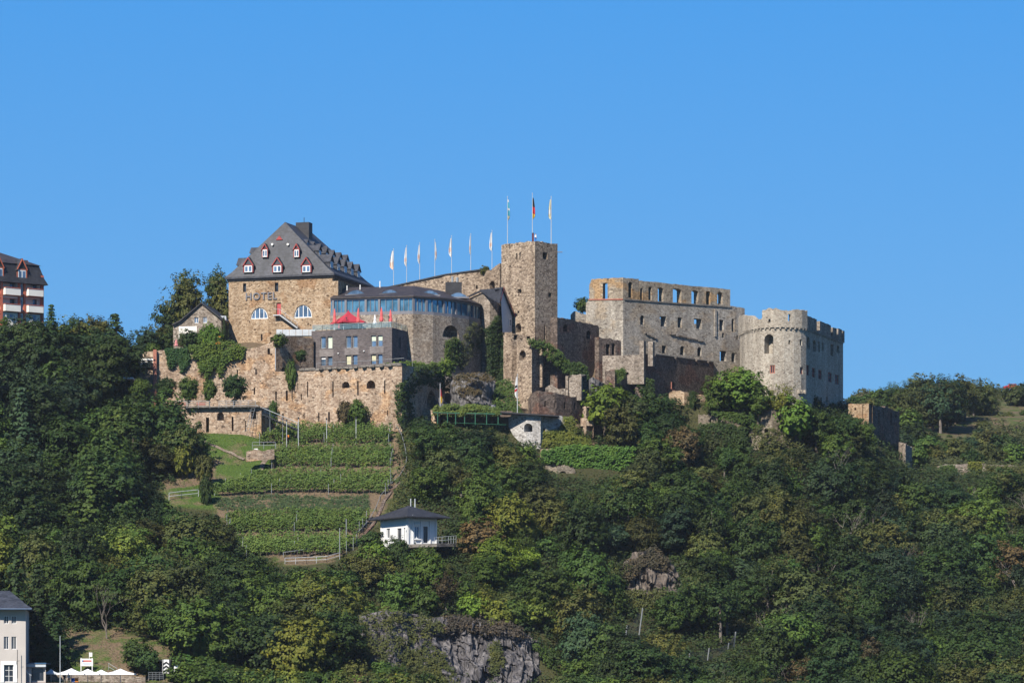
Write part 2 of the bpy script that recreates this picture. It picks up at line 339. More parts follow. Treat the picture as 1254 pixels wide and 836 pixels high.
# ------------------------------------------------------------------ walls with openings
class Wall:
    """a masonry wall along a plan line given by photo columns and depths; real thickness, real openings"""
    def __init__(s, path, top, bot, th=1.0, holes=(), jag=0.0, step=1.4, closed=False, blind=False, seed=1, toponly=None):
        s.pp = [Vector((X(a, b), b)) for a, b in path]; s.closed = closed; s.th = th
        if closed: s.pp = s.pp + [s.pp[0]]
        s.cu = [0.0]
        for a, b in zip(s.pp[:-1], s.pp[1:]): s.cu.append(s.cu[-1] + (b - a).length)
        s.L = s.cu[-1]; s.holes = []; s.jag = jag; s.step = step; s.blind = blind; s.r = random.Random(seed)
        s.top = s._prof(top); s.bot = s._prof(bot)
        for h in holes: s.hole(*h)
    def _prof(s, t):
        if isinstance(t, (int, float)): return [(0.0, t), (s.L, t)]
        o = []
        for i, (px, py) in enumerate(t):
            u = s.u_of(px)
            if o and abs(u - o[-1][0]) < 1e-4: u = o[-1][0]
            o.append((u, Zp(py, s.Yof(u))))
        return o
    def seg(s, u):
        for i in range(len(s.cu) - 1):
            if u <= s.cu[i + 1] + 1e-7: return i
        return len(s.cu) - 2
    def xy(s, u):
        i = s.seg(u); t = (u - s.cu[i]) / max(1e-9, s.cu[i + 1] - s.cu[i]); return s.pp[i].lerp(s.pp[i + 1], t)
    def Yof(s, u): return s.xy(u).y
    def dirn(s, u):
        i = s.seg(u); d = (s.pp[i + 1] - s.pp[i]).normalized(); return d
    def u_of(s, px):
        k = (px - HX) * K; best = None
        for i in range(len(s.pp) - 1):
            a, b = s.pp[i], s.pp[i + 1]; fa = a.x - k * a.y; fb = b.x - k * b.y
            if fb - fa > 1e-9 and -1e-6 <= -fa / (fb - fa) <= 1 + 1e-6:
                t = min(1, max(0, -fa / (fb - fa))); y = a.y + (b.y - a.y) * t; u = s.cu[i] + t * (s.cu[i + 1] - s.cu[i])
                if best is None or y < best[0]: best = (y, u)
        if best is None:
            j = min(range(len(s.pp)), key=lambda i: abs(s.pp[i].x - k * s.pp[i].y)); return s.cu[j]
        return best[1]
    def pt(s, u, z, off=0.0):
        p = s.xy(u); n = s._nrm(u); return Vector((p.x + n.x * off, p.y + n.y * off, z))
    def _nrm(s, u):
        def nn(i):
            d = (s.pp[i + 1] - s.pp[i]).normalized(); return Vector((-d.y, d.x))
        for i in range(len(s.cu)):
            if abs(u - s.cu[i]) < 1e-5:
                a = i - 1; b = i
                if s.closed: a %= (len(s.cu) - 1); b %= (len(s.cu) - 1)
                else: a = max(0, a); b = min(len(s.cu) - 2, b)
                n1, n2 = nn(a), nn(b); m = (n1 + n2)
                if m.length < 1e-6: return n1
                m.normalize(); return m / max(0.35, m.dot(n1))
        return nn(s.seg(u))
    def ztop(s, u, side=1): return s._ev(s.top, u, side)
    def zbot(s, u, side=1): return s._ev(s.bot, u, side)
    def _ev(s, pr, u, side):
        if u < pr[0][0] - 1e-6: return pr[0][1]
        e = 1e-5 * side
        for (a, za), (b, zb) in zip(pr[:-1], pr[1:]):
            if a - 1e-9 <= u + e <= b + 1e-9 and b - a > 1e-6: return za + (zb - za) * min(1, max(0, (u - a) / (b - a)))
        return pr[-1][1]
    def hole(s, px0, px1, py0, py1, kind='rect'):
        u0, u1 = sorted((s.u_of(px0), s.u_of(px1))); um = (u0 + u1) / 2; Y = s.Yof(um)
        h = dict(u0=u0, u1=u1, z1=Zp(py0, Y), z0=Zp(py1, Y), kind=kind); s.holes.append(h); return h
    def htop(s, h, u):
        hw = (h['u1'] - h['u0']) / 2; t = abs((u - (h['u0'] + h['u1']) / 2) / hw); t = min(1, t)
        if h['kind'] == 'arch': rise = min(hw, h['z1'] - h['z0'])
        elif h['kind'] == 'seg': rise = hw * 0.35
        elif h['kind'] == 'half': rise = h['z1'] - h['z0'] - 0.15
        else: return h['z1']
        return h['z1'] - rise + rise * math.sqrt(max(0, 1 - t * t))
    def mesh(s, mb):
        us = set(round(x, 5) for x in s.cu)
        for h in s.holes:
            us.add(round(h['u0'], 5)); us.add(round(h['u1'], 5))
            if h['kind'] != 'rect':
                for k in range(1, 8): us.add(round(h['u0'] + (h['u1'] - h['u0']) * (0.5 - 0.5 * math.cos(math.pi * k / 8)), 5))
        for u, _ in s.top + s.bot: us.add(round(min(s.L, max(0, u)), 5))
        n = max(1, int(s.L / s.step))
        base = sorted(us)
        for k in range(1, n):
            u = s.L * k / n
            if min(abs(u - b) for b in base) > 0.25 * s.step: us.add(round(u, 5))
        us = sorted(us); jz = {}
        for u in us: jz[u] = (s.r.random() - 0.6) * s.jag
        if s.closed: jz[us[-1]] = jz[us[0]]
        for h in s.holes:
            if h['z1'] > max(z for _, z in s.top): continue
        def zt(u, side): return s.ztop(u, side) + jz[u]
        th = s.th; bk = th
        for a, b in zip(us[:-1], us[1:]):
            if b - a < 1e-4: continue
            m = (a + b) / 2
            hs_ = sorted([h for h in s.holes if h['u0'] - 1e-4 <= m <= h['u1'] + 1e-4], key=lambda h: h['z0'])
            A, B = s.zbot(a, 1), s.zbot(b, -1); TA, TB = zt(a, 1), zt(b, -1)
            iv = []; ca, cb = A, B
            for h in hs_:
                iv.append((ca, cb, min(h['z0'], TA), min(h['z0'], TB))); ca = min(TA, s.htop(h, a)); cb = min(TB, s.htop(h, b))
            iv.append((ca, cb, TA, TB))
            def q(u, z, o): return s.pt(u, z, o)
            for i, (a0, b0, a1, b1) in enumerate(iv):
                if a1 - a0 < 1e-3 and b1 - b0 < 1e-3: continue
                mb.face([q(a, a0, 0), q(b, b0, 0), q(b, b1, 0), q(a, a1, 0)])
                if not s.blind: mb.face([q(a, a0, bk), q(a, a1, bk), q(b, b1, bk), q(b, b0, bk)])
                mb.face([q(a, a1, 0), q(b, b1, 0), q(b, b1, bk), q(a, a1, bk)])
                if i > 0: mb.face([q(a, a0, 0), q(a, a0, bk), q(b, b0, bk), q(b, b0, 0)])
            if s.blind: mb.face([q(a, A, bk), q(a, TA, bk), q(b, TB, bk), q(b, B, bk)])
            # step in the top
            if abs(zt(b, -1) - zt(b, 1)) > 0.02 and b < us[-1] - 1e-4:
                z0, z1 = zt(b, -1), zt(b, 1)
                mb.face([q(b, z0, 0), q(b, z1, 0), q(b, z1, bk), q(b, z0, bk)], flip=(z1 > z0))
        for h in s.holes:
            for u, sd_ in ((h['u0'], 1), (h['u1'], -1)):
                u = round(u, 5)
                zt_ = min(s.htop(h, u), zt(min(jz, key=lambda k: abs(k - u)), sd_))
                if zt_ - h['z0'] > 0.01:
                    mb.face([s.pt(u, h['z0'], 0), s.pt(u, zt_, 0), s.pt(u, zt_, bk), s.pt(u, h['z0'], bk)], flip=(sd_ > 0))
        if not s.closed:
            for u, sd_ in ((0.0, 1), (us[-1], -1)):
                z0, z1 = s.zbot(u, sd_), zt(u, sd_)
                mb.face([s.pt(u, z0, 0), s.pt(u, z1, 0), s.pt(u, z1, bk), s.pt(u, z0, bk)], flip=(sd_ < 0))
        return mb
    def obox(s, mb, u, z, off, hu, ho, hz):
        """box oriented with the wall: centre u,z,off (off>0 into the wall), half sizes"""
        d = s.dirn(u); p = s.pt(u, z, 0); n = Vector((-d.y, d.x, 0))
        mb.box(p + n * off, (Vector((d.x, d.y, 0)), n, Vector((0, 0, 1))), (hu, ho, hz))
    def window(s, px0, px1, py0, py1, parent, kind='rect', fm='white', gm='glass', cols=2, rows=1, fw=0.09, rec=0.22, name='window', cut=True, blind=None):
        h = s.hole(px0, px1, py0, py1, kind) if cut else dict(zip(('u0', 'u1', 'z1', 'z0', 'kind'), (*sorted((s.u_of(px0), s.u_of(px1))), Zp(py0, s.Yof(s.u_of((px0+px1)/2))), Zp(py1, s.Yof(s.u_of((px0+px1)/2))), kind)))
        um = (h['u0'] + h['u1']) / 2; hw = (h['u1'] - h['u0']) / 2; hz = (h['z1'] - h['z0']) / 2; zm = (h['z0'] + h['z1']) / 2
        fb = MB()
        if kind in ('arch', 'half', 'seg'):
            nn_ = 12; prev = None
            for k in range(nn_ + 1):
                u = h['u0'] + (h['u1'] - h['u0']) * (0.5 - 0.5 * math.cos(math.pi * k / nn_)); z = s.htop(h, u); c = (u, z)
                if prev:
                    p0, p1 = prev, c
                    def inn(c_): return (um + (c_[0] - um) * (1 - fw * 1.1 / hw), h['z0'] + (c_[1] - h['z0']) * (1 - fw * 1.1 / (2 * hz)))
                    i0, i1 = inn(p0), inn(p1)
                    for off, fl in ((rec - 0.05, False),):
                        fb.face([s.pt(p0[0], p0[1], off), s.pt(i0[0], i0[1], off), s.pt(i1[0], i1[1], off), s.pt(p1[0], p1[1], off)])
                        fb.face([s.pt(i0[0], i0[1], off), s.pt(i0[0], i0[1], off + 0.1), s.pt(i1[0], i1[1], off + 0.1), s.pt(i1[0], i1[1], off)])
                prev = c
        else:
            s.obox(fb, um, h['z1'] - fw / 2, rec, hw, 0.05, fw / 2)
            for sg in (-1, 1): s.obox(fb, um + sg * (hw - fw / 2), zm, rec, fw / 2, 0.049, hz - fw)
        s.obox(fb, um, h['z0'] + fw / 2, rec, hw, 0.05, fw / 2)
        for k in range(1, cols):
            uu = h['u0'] + (h['u1'] - h['u0']) * k / cols; zt_ = s.htop(h, uu) - fw
            s.obox(fb, uu, (h['z0'] + fw + zt_) / 2, rec, fw * 0.42, 0.045, (zt_ - h['z0'] - fw) / 2)
        for k in range(1, rows):
            s.obox(fb, um, h['z0'] + 2 * hz * k / rows, rec, hw - fw, 0.04, fw * 0.35)
        f = fb.build(name, M[fm], parent)
        g = MB(); nn_ = 10
        us = [h['u0'] + (h['u1'] - h['u0']) * (0.5 - 0.5 * math.cos(math.pi * k / nn_)) for k in range(nn_ + 1)]
        pts = [s.pt(u, s.htop(h, u), rec + 0.02) for u in us]
        g.face([s.pt(h['u0'], h['z0'], rec + 0.02), s.pt(h['u1'], h['z0'], rec + 0.02)] + pts[::-1])
        g.build('pane', M[gm], f)
        if blind:
            b_ = MB(); s.obox(b_, um, h['z1'] - fw - hz * blind[1], rec - 0.02, hw - fw, 0.012, hz * blind[1]); b_.build('blind', M[blind[0]], f)
        return h

# ------------------------------------------------------------------ leaves
def leaf_mesh(name, C, Nrm, size, mat=None, asp=0.65):
    """C (n,3) centres, Nrm (n,3) facings, size (n,) -> quads"""
    n = len(C); Nrm = Nrm / (np.linalg.norm(Nrm, axis=1, keepdims=True) + 1e-9)
    R = rng.normal(size=(n, 3)); T = np.cross(Nrm, R); T /= (np.linalg.norm(T, axis=1, keepdims=True) + 1e-9); B = np.cross(Nrm, T)
    s = size[:, None] * 0.5; a = T * s; b = B * s * asp
    V = np.empty((n, 4, 3)); V[:, 0] = C - a; V[:, 1] = C - b * 1.0 - a * 0.1; V[:, 2] = C + a; V[:, 3] = C + b
    V[:, 1] += Nrm * s * 0.25; V[:, 3] -= Nrm * s * 0.1
    me = bpy.data.meshes.new(name); me.vertices.add(n * 4); me.vertices.foreach_set('co', V.astype(np.float32).ravel())
    me.loops.add(n * 4); me.loops.foreach_set('vertex_index', np.arange(n * 4, dtype=np.int32))
    me.polygons.add(n); me.polygons.foreach_set('loop_start', np.arange(0, n * 4, 4, dtype=np.int32))
    me.update(calc_edges=True); me.validate()
    me.materials.append(mat or M['leaf']); return me
def clumps(centres, outw, nleaf, rad_, flatten=0.6, leaf=0.4, nb=0.9):
    """leaves round each clump centre, facing mostly outwards"""
    m = len(centres); rad_ = np.broadcast_to(np.asarray(rad_, float), (m,))
    d = rng.normal(size=(m, nleaf, 3)); d /= np.linalg.norm(d, axis=2, keepdims=True)
    r = rng.random((m, nleaf, 1)) ** 0.45
    off = d * r * rad_[:, None, None]; off[:, :, 2] *= flatten
    C = centres[:, None, :] + off
    Nn = outw[:, None, :] * nb * 1.5 + d * 0.75 + rng.normal(size=(m, nleaf, 3)) * 0.35; Nn[:, :, 2] += 0.35
    s = leaf * (0.6 + 0.8 * rng.random(m * nleaf))
    return C.reshape(-1, 3), Nn.reshape(-1, 3), s
def unit(n):
    d = rng.normal(size=(n, 3)); return d / np.linalg.norm(d, axis=1, keepdims=True)
# ------------------------------------------------------------------ terrain
TCOL = {
 -500: [(555,838),(600,740),(640,640),(680,520),(700,450),(720,430),(800,430)],
 0:    [(549,838),(556,834),(562,815),(600,745),(640,645),(680,530),(698,455),(708,425),(760,415),(900,430)],
 80:   [(549,838),(555,835),(558,817),(566,790),(577,766),(600,735),(640,650),(680,535),(698,460),(710,440),(760,425)],
 205:  [(549,838),(555,835),(558,817),(566,792),(577,768),(600,735),(625,680),(648,600),(658,575),(671.5,530),(674.5,527),(675.6,499.5),(689.5,498),(690.5,432),(700,428),(730,425),(760,430)],
 300:  [(558,855),(600,760),(618,715),(625,690),(632,668),(642,625),(650,609),(662,574),(671.5,534),(674,530),(675.2,499.5),(688.8,498),(689.8,432),(700,420),(730,420),(760,430)],
 345:  [(558,855),(600,760),(618,705),(625,685),(632,664),(642,624),(650,609),(662,574),(677,526),(685,521),(686,463),(694,459),(695.5,424),(730,420),(760,430)],
 480:  [(558,860),(600,750),(618,698),(625,680),(632,662),(642,625),(650,607),(662,571),(675,522),(682,519),(683,463),(694,459),(703,440),(730,420),(760,430)],
 500:  [(563,860),(575,845),(586,758),(604,705),(616,674),(628,668),(645,610),(662,560),(672,530),(690,500),(702,470),(712,430),(740,415),(760,430)],
 550:  [(568,860),(576,845),(588,752),(604,715),(620,680),(640,625),(665,552),(678,521),(684.6,519),(685.6,503),(690,500),(702,470),(712,430),(740,400),(760,430)],
 640:  [(570,860),(578,845),(590,755),(606,720),(625,670),(645,615),(665,574),(672,566),(677,551),(682.5,548),(684,508),(698,500),(707,488),(714,450),(718,415),(740,395),(770,430)],
 740:  [(570,870),(595,790),(615,720),(640,645),(665,595),(678,560),(690,540),(699,500),(706,478),(711,470),(713,434),(735,425),(770,430)],
 790:  [(570,872),(598,790),(628,695),(650,640),(670,590),(690,540),(699,500),(708,482),(716,480),(720,442),(740,430),(770,430)],
 850:  [(570,875),(600,790),(640,670),(670,595),(688,556),(697.5,550),(700.5,500),(704,494),(724,486),(729,462),(745,448),(780,446)],
 960:  [(570,875),(600,805),(640,705),(670,630),(686,585),(693,560),(698,552),(700,510),(704,480),(712,465),(740,440),(790,450)],
 1050: [(570,880),(600,815),(640,725),(680,630),(700,580),(708,548),(715,530),(722,514),(740,508),(780,508),(900,510),(1000,482),(1030,484),(1200,520)],
 1120: [(570,885),(600,825),(640,745),(680,665),(710,605),(730,580),(745,572),(790,566),(850,545),(930,510),(1000,480),(1020,478),(1060,482),(1200,520)],
 1254: [(570,892),(600,850),(640,765),(680,690),(710,630),(735,592),(760,580),(790,578),(860,550),(930,512),(1000,480),(1020,478),(1060,482),(1200,520)],
 1700: [(570,892),(600,850),(640,765),(680,690),(710,630),(735,592),(760,580),(790,578),(860,550),(930,512),(1000,475),(1020,473),(1060,482),(1200,520)],
}
_tk = sorted(TCOL)
_tp = {}
for k_ in _tk:
    pr = TCOL[k_]; Y_ = [480, 503, 524, 540] + [a for a, b in pr] + [pr[-1][0] + 900, 6000]
    Z_ = [-3.2, -3.2, 5.0, 5.6] + [Zp(b, a) for a, b in pr] + [40, 40]
    _tp[k_] = (np.array(Y_), np.array(Z_))
def ground(x, Y):
    """terrain height, numpy arrays"""
    x = np.asarray(x, float); Y = np.asarray(Y, float); Yc = np.maximum(Y, 500)
    px = np.clip(x / (K * Yc) + HX, _tk[0], _tk[-1] - 1e-6)
    i = np.clip(np.searchsorted(_tk, px, side='right') - 1, 0, len(_tk) - 2)
    H = np.stack([np.interp(Y, *_tp[k_]) for k_ in _tk])
    ka = np.array(_tk, float); t = (px - ka[i]) / (ka[i + 1] - ka[i])
    idx = np.arange(H.shape[1]) if H.ndim == 2 else None
    if H.ndim == 1: a, b = H[i], H[i + 1]
    else: a, b = H[i, idx], H[i + 1, idx]
    return a + (b - a) * t
def gz(x, Y): return float(ground(np.array([x]), np.array([Y]))[0])
def on_ground(px, Y): x = X(px, Y); return Vector((x, Y, gz(x, Y)))
def Y_at(px, py, lo=545, hi=1010):
    """nearest depth at which the ground shows at this photo pixel"""
    Ys = np.arange(lo, hi, 0.5); z = ground((px - HX) * K * Ys, Ys); q = HY - z / (K * Ys)
    w_ = np.where(q <= py)[0]
    return float(Ys[w_[0]]) if len(w_) else hi

m, n, b = _mat('hillside_ground')
geo = n.nodes.new('ShaderNodeNewGeometry'); sp = n.nodes.new('ShaderNodeSeparateXYZ'); n.links.new(geo.outputs['Normal'], sp.inputs[0])
n1 = N(n, 'ShaderNodeTexNoise', Scale=0.22, Detail=8.0, Roughness=0.65); n.links.new(coords(n), n1.inputs['Vector'])
n2 = N(n, 'ShaderNodeTexNoise', Scale=2.6, Detail=5.0); n.links.new(coords(n), n2.inputs['Vector'])
g1 = ramp(n, [(0.0, (0.028, 0.050, 0.012)), (0.5, (0.055, 0.090, 0.018)), (1.0, (0.085, 0.12, 0.028))]); n.links.new(n2.outputs[0], g1.inputs[0])
d1 = ramp(n, [(0.2, (0.09, 0.066, 0.042)), (0.8, (0.18, 0.13, 0.082))]); n.links.new(n2.outputs[0], d1.inputs[0])
at = n.nodes.new('ShaderNodeVertexColor'); at.layer_name = 'dry'
sc_ = n.nodes.new('ShaderNodeSeparateColor'); n.links.new(at.outputs[0], sc_.inputs[0])
ad = n.nodes.new('ShaderNodeMath'); ad.operation = 'ADD'; n.links.new(n1.outputs[0], ad.inputs[0]); n.links.new(sc_.outputs[0], ad.inputs[1])
rr = ramp(n, [(0.86, (0,)*3), (1.02, (1,)*3)]); n.links.new(ad.outputs[0], rr.inputs[0])
l1 = ramp(n, [(0.25, (0.030, 0.028, 0.014)), (0.55, (0.048, 0.050, 0.020)), (0.8, (0.075, 0.060, 0.035))]); n.links.new(n2.outputs[0], l1.inputs[0])
n.links.new(mix(n, sc_.outputs[1], mix(n, rr.outputs[0], g1.outputs[0], d1.outputs[0]), l1.outputs[0]), b.inputs['Base Color'])
b.inputs['Roughness'].default_value = 0.95; b.inputs['Specular IOR Level'].default_value = 0.1
bp = N(n, 'ShaderNodeBump', Strength=0.9, Distance=0.5); n.links.new(n2.outputs[0], bp.inputs['Height']); n.links.new(bp.outputs[0], b.inputs['Normal'])
M['ground'] = m

def in_poly(px, py, poly):
    px = np.asarray(px, float); py = np.asarray(py, float); r = np.zeros(px.shape, bool); k = len(poly)
    for i in range(k):
        x0, y0 = poly[i]; x1, y1 = poly[(i + 1) % k]
        c = ((y0 > py) != (y1 > py)) & (px < (x1 - x0) * (py - y0) / ((y1 - y0) or 1e-9) + x0); r ^= c
    return r
VINE = [(300,512),(484,512),(500,560),(484,606),(458,640),(430,668),(405,690),(345,690),(290,655),(262,625),(250,600),(262,580),(300,560)]
GRASS = [(245,528),(335,528),(335,600),(262,604),(262,622),(196,622),(200,590),(245,575)]
def build_terrain():
    xs = np.concatenate([np.arange(-1200, -150, 30), np.arange(-150, 200, 1.6), np.arange(200, 1500, 30)])
    ys = np.concatenate([np.arange(495, 540, 4), np.arange(540, 735, 1.3), np.arange(735, 1100, 5), np.arange(1100, 2600, 60), [3200, 4500, 6000]])
    Xg, Yg = np.meshgrid(xs, ys); z = ground(Xg.ravel(), Yg.ravel())
    amp = np.where(Yg.ravel() > 735, 1.8, 0.35); fr = np.where(Yg.ravel() > 735, 0.03, 0.22)
    nz = np.array([noise.noise(Vector((a * f, b_ * f, 0))) for a, b_, f in zip(Xg.ravel(), Yg.ravel(), fr)])
    z = z + nz * amp * np.clip((Yg.ravel() - 556) / 10, 0, 1)
    nx, ny = len(xs), len(ys)
    V = np.stack([Xg.ravel(), Yg.ravel(), z], 1)
    i = (np.arange(ny - 1)[:, None] * nx + np.arange(nx - 1)[None, :]).ravel()
    F = np.stack([i, i + 1, i + nx + 1, i + nx], 1)
    me = bpy.data.meshes.new('hillside'); me.from_pydata(V.tolist(), [], F.tolist()); me.update()
    px = PX(V[:, 0], V[:, 1]); py = PY(V[:, 2], V[:, 1])
    dry = np.full(len(V), 0.36)
    dry[in_poly(px, py, VINE)] = 0.56
    dry[in_poly(px, py, GRASS)] = 0.33
    dry[in_poly(px, py, [(198,575),(262,566),(262,590),(205,600)])] = 0.55
    dry[(py > 760) & (px < 215) & (px > 70)] = 0.44
    far_ = (V[:, 1] > 735) & (px > 1020); dry[far_] = 0.455
    dry[(V[:, 1] > 684) & (px > 180) & (px < 740)] = 0.56
    mead = (py > 760) & (px < 215) & (px > 60)
    open_ = in_poly(px, py, VINE) | in_poly(px, py, GRASS) | mead | far_ | ((V[:, 1] > 684) & (px < 740)) | (V[:, 1] < 556)
    litter = np.where(open_, 0.0, 1.0); litter[far_] = 0.25
    ca = me.color_attributes.new('dry', 'FLOAT_COLOR', 'POINT'); ca.data.foreach_set('color', np.stack([dry, litter, dry * 0, dry * 0 + 1], 1).astype(np.float32).ravel())
    me.materials.append(M['ground']); me.polygons.foreach_set('use_smooth', [True] * len(me.polygons))
    o = bpy.data.objects.new('hillside_terrain', me); COL.objects.link(o); tag(o, kind='structure')
    m, n, b = _mat('river_water'); b.inputs['Base Color'].default_value = (0.03, 0.05, 0.045, 1); b.inputs['Roughness'].default_value = 0.08
    nz = N(n, 'ShaderNodeTexNoise', Scale=0.8, Detail=4.0); n.links.new(coords(n), nz.inputs['Vector']); bp = N(n, 'ShaderNodeBump', Strength=0.3, Distance=0.2)
    n.links.new(nz.outputs[0], bp.inputs['Height']); n.links.new(bp.outputs[0], b.inputs['Normal'])
    w_ = MB(); w_.face([(-1500, -400, -2.5), (1800, -400, -2.5), (1800, 515, -2.5), (-1500, 515, -2.5)]); tag(w_.build('river_water', m), kind='structure')
    rd = MB(); rd.face([(-300, 527, 5.66), (300, 527, 5.66), (300, 536, 5.68), (-300, 536, 5.68)]); tag(rd.build('river_road', flat('asphalt', (0.05, 0.05, 0.052), 0.9)), kind='structure')
build_terrain()

def rocky(name, pxs, Yf, topf, botf, amp, mat, parent=None, nu=90, nv=50, seed=0, lean=0.35, fr=0.35, zf=0.6, cw=1.0):
    """craggy face: grid between photo columns, ridged relief along depth; closes back into the hill"""
    V = []; F = []
    for j in range(nv + 1):
        t = j / nv
        for i in range(nu + 1):
            s_ = i / nu; px = pxs[0] + (pxs[1] - pxs[0]) * s_; Y = Yf(px); py = botf(px) + (topf(px) - botf(px)) * t
            p = P(px, py, Y); e = math.sin(math.pi * s_) ** 0.35 if 0 < s_ < 1 else 0
            q = Vector((p.x * fr, p.z * fr * zf + p.x * fr * 0.3, seed))
            d = noise.noise(q) * 1.0 + abs(noise.noise(q * 2.3)) * 0.9 + noise.cell(q * 1.6) * 0.45 * cw + noise.cell(q * 3.9) * 0.22 * cw + noise.noise(q * 5) * 0.22
            p.y += lean * (p.z - Zp(botf(px), Y)) - amp * d * e + (1 - e) * amp * 1.5
            p.x += noise.noise(q * 3 + Vector((9, 2, 1))) * amp * 0.3
            p.z += noise.noise(q * 2 + Vector((3, 7, 1))) * amp * 0.35
            V.append(p)
    for j in range(nv):
        for i in range(nu):
            a = j * (nu + 1) + i; F.append([a, a + 1, a + nu + 2, a + nu + 1])
    # back into the slope
    top0 = nv * (nu + 1)
    for i in range(nu + 1): V.append(V[top0 + i] + Vector((0, 5, -1.0)))
    k = len(V) - nu - 1
    for i in range(nu): F.append([top0 + i, top0 + i + 1, k + i + 1, k + i])
    return link_mesh(name, V, F, mat, parent)
def lin(pts):
    a = np.array([p[0] for p in pts], float); c = np.array([p[1] for p in pts], float)
    return lambda q: float(np.interp(q, a, c))
tag(rocky('cliff', (425, 712), lin([(425,565),(480,565.5),(505,569.5),(560,572),(640,573),(712,584)]), lin([(425,752),(470,742),(520,752),(560,752),(600,762),(640,772),(672,790),(712,838)]), lin([(425,862),(712,866)]), 1.7, M['rock'], nu=200, nv=95, seed=3, lean=0.92, cw=1.3, fr=.40), kind='structure')
tag(rocky('rock_outcrop', (757, 840), lin([(752,612),(850,612)]), lin([(757,700),(775,676),(800,670),(826,690),(840,715)]), lin([(752,750),(850,750)]), 1.8, M['brownrock'], nu=70, nv=50, seed=8, lean=0.5),
    'bare brown crag poking out of the wood below the palace ruin', 'rock')
# ------------------------------------------------------------------ the castle: big masonry
def pxy(p): return (PX(p[0], p[1]), p[1])
def V2(px, Y): return Vector((X(px, Y), Y))
def rect_plan(a, b, depth):
    """closed plan from the front edge a->b (px,Y pairs) and a depth"""
    A, B = V2(*a), V2(*b); d = (B - A).normalized(); n = Vector((-d.y, d.x))
    return [a, b, pxy(B + n * depth), pxy(A + n * depth)], A, B, d, n
def v3(p, z): return Vector((p.x, p.y, z))
def hip_roof(A, B, n, depth, z0, zr, inF, inB, ov=0.6, fascia=0.3, flare=0.0, name='roof', mat='slate', parent=None, zrb=None):
    d = (B - A).normalized(); mid = (A + B) / 2; W = (B - A).length
    mb = MB()
    c = [A - d * ov - n * ov, B + d * ov - n * ov, B + d * ov + n * (depth + ov), A - d * ov + n * (depth + ov)]
    R = [v3(mid + n * inF, zr), v3(mid + n * (depth - inB), zr if zrb is None else zrb)]
    lo = [v3(p, z0 - fascia) for p in c]; up = [v3(p, z0) for p in c]
    if flare:
        k = 0.12
        def tw(p, q): return p.lerp(q, k) - Vector((0, 0, flare))
        mdl = [tw(up[0], R[0]), tw(up[1], R[0]), tw(up[2], R[1]), tw(up[3], R[1])]
    else: mdl = up
    for i in range(4):
        j = (i + 1) % 4
        mb.face([lo[i], lo[j], up[j], up[i]])
        if flare: mb.face([up[i], up[j], mdl[j], mdl[i]])
    mb.face([mdl[0], mdl[1], R[0]]); mb.face([mdl[1], mdl[2], R[1], R[0]]); mb.face([mdl[2], mdl[3], R[1]]); mb.face([mdl[3], mdl[0], R[0], R[1]])
    mb.face([lo[3], lo[2], lo[1], lo[0]])
    return mb.build(name, M[mat], parent), R
def dormer(parent, base, f, w, h, g, cheek='slate', roof='slate', trim=None, back=2.5, cols=2, ov=0.18):
    """base: middle of the sill on the roof, f: outward unit vector"""
    f = Vector((f.x, f.y, 0)).normalized(); r = Vector((-f.y, f.x, 0)); up = Vector((0, 0, 1)); hw = w / 2
    b0 = Vector(base)
    mb = MB(); prof = [b0 - r * hw, b0 + r * hw, b0 + r * hw + up * h, b0 + up * (h + g), b0 - r * hw + up * h]
    mb.prism(prof, -f * back)
    D = mb.build('dormer', M[cheek], parent)
    rb = MB()
    for s in (-1, 1):
        e = b0 + r * s * (hw + ov) + up * (h - ov * g / hw); t = b0 + up * (h + g + 0.02)
        q = [e + f * ov, t + f * ov, t + f * ov + up * 0.12, e + f * ov + up * 0.12]
        rb.prism(q, -f * (back + ov))
    rb.build('dormer_roof', M[roof], D)
    if trim:
        tb = MB()
        for s in (-1, 1):
            tb.box(b0 + r * s * (hw - 0.05) + up * h / 2 + f * 0.04, (r, f, up), (0.06, 0.05, h / 2))
            a = b0 + r * s * hw + up * h; c = b0 + up * (h + g); dd = (c - a); L = dd.length; dd.normalize()
            tb.box((a + c) / 2 + f * 0.2, (dd, f, dd.cross(f)), (L / 2 + 0.08, 0.06, 0.075))
        tb.box(b0 + up * h + f * 0.045, (r, f, up), (hw, 0.05, 0.07))
        tb.build('dormer_trim', M[trim], D)
    wb = MB(); ww = hw * 0.76
    wb.box(b0 + up * h * 0.5 + f * 0.02, (r, f, up), (ww, 0.05, h * 0.44)); 
    wf = wb.build('window_frame', M['white'], D)
    pb = MB()
    for k in range(cols):
        cx = (k + 0.5) / cols * 2 - 1
        pb.box(b0 + r * cx * ww + up * h * 0.5 + f * 0.075, (r, f, up), (ww / cols * 0.68, 0.012, h * 0.33))
    pb.build('pane', M['glass'], D)
    return D
def rail(name, pts, h=1.05, parent=None, mat='steel', bars=2, post=1.6, r=0.04, label=None, group=None, infill=None):
    """handrail with posts along a 3-d line"""
    mb = MB(); pts = [Vector(p) for p in pts]; up = Vector((0, 0, 1))
    for k in range(bars): mb.tube([p + up * h * (1 - k / bars) for p in pts], r, 5)
    for a, b in zip(pts[:-1], pts[1:]):
        n = max(1, round((b - a).length / post))
        for i in range(n + 1): q = a.lerp(b, i / n); mb.tube([q - up * 0.1, q + up * h], r * 0.9, 5)
    o = mb.build(name, M[mat], parent)
    if infill:
        g = MB()
        for a, b in zip(pts[:-1], pts[1:]):
            g.face([a + up * 0.1, b + up * 0.1, b + up * (h - 0.08), a + up * (h - 0.08)])
        g.build('glass_panel', M[infill], o if parent is None else parent)
    if label: tag(o, label, 'railing', group)
    return o

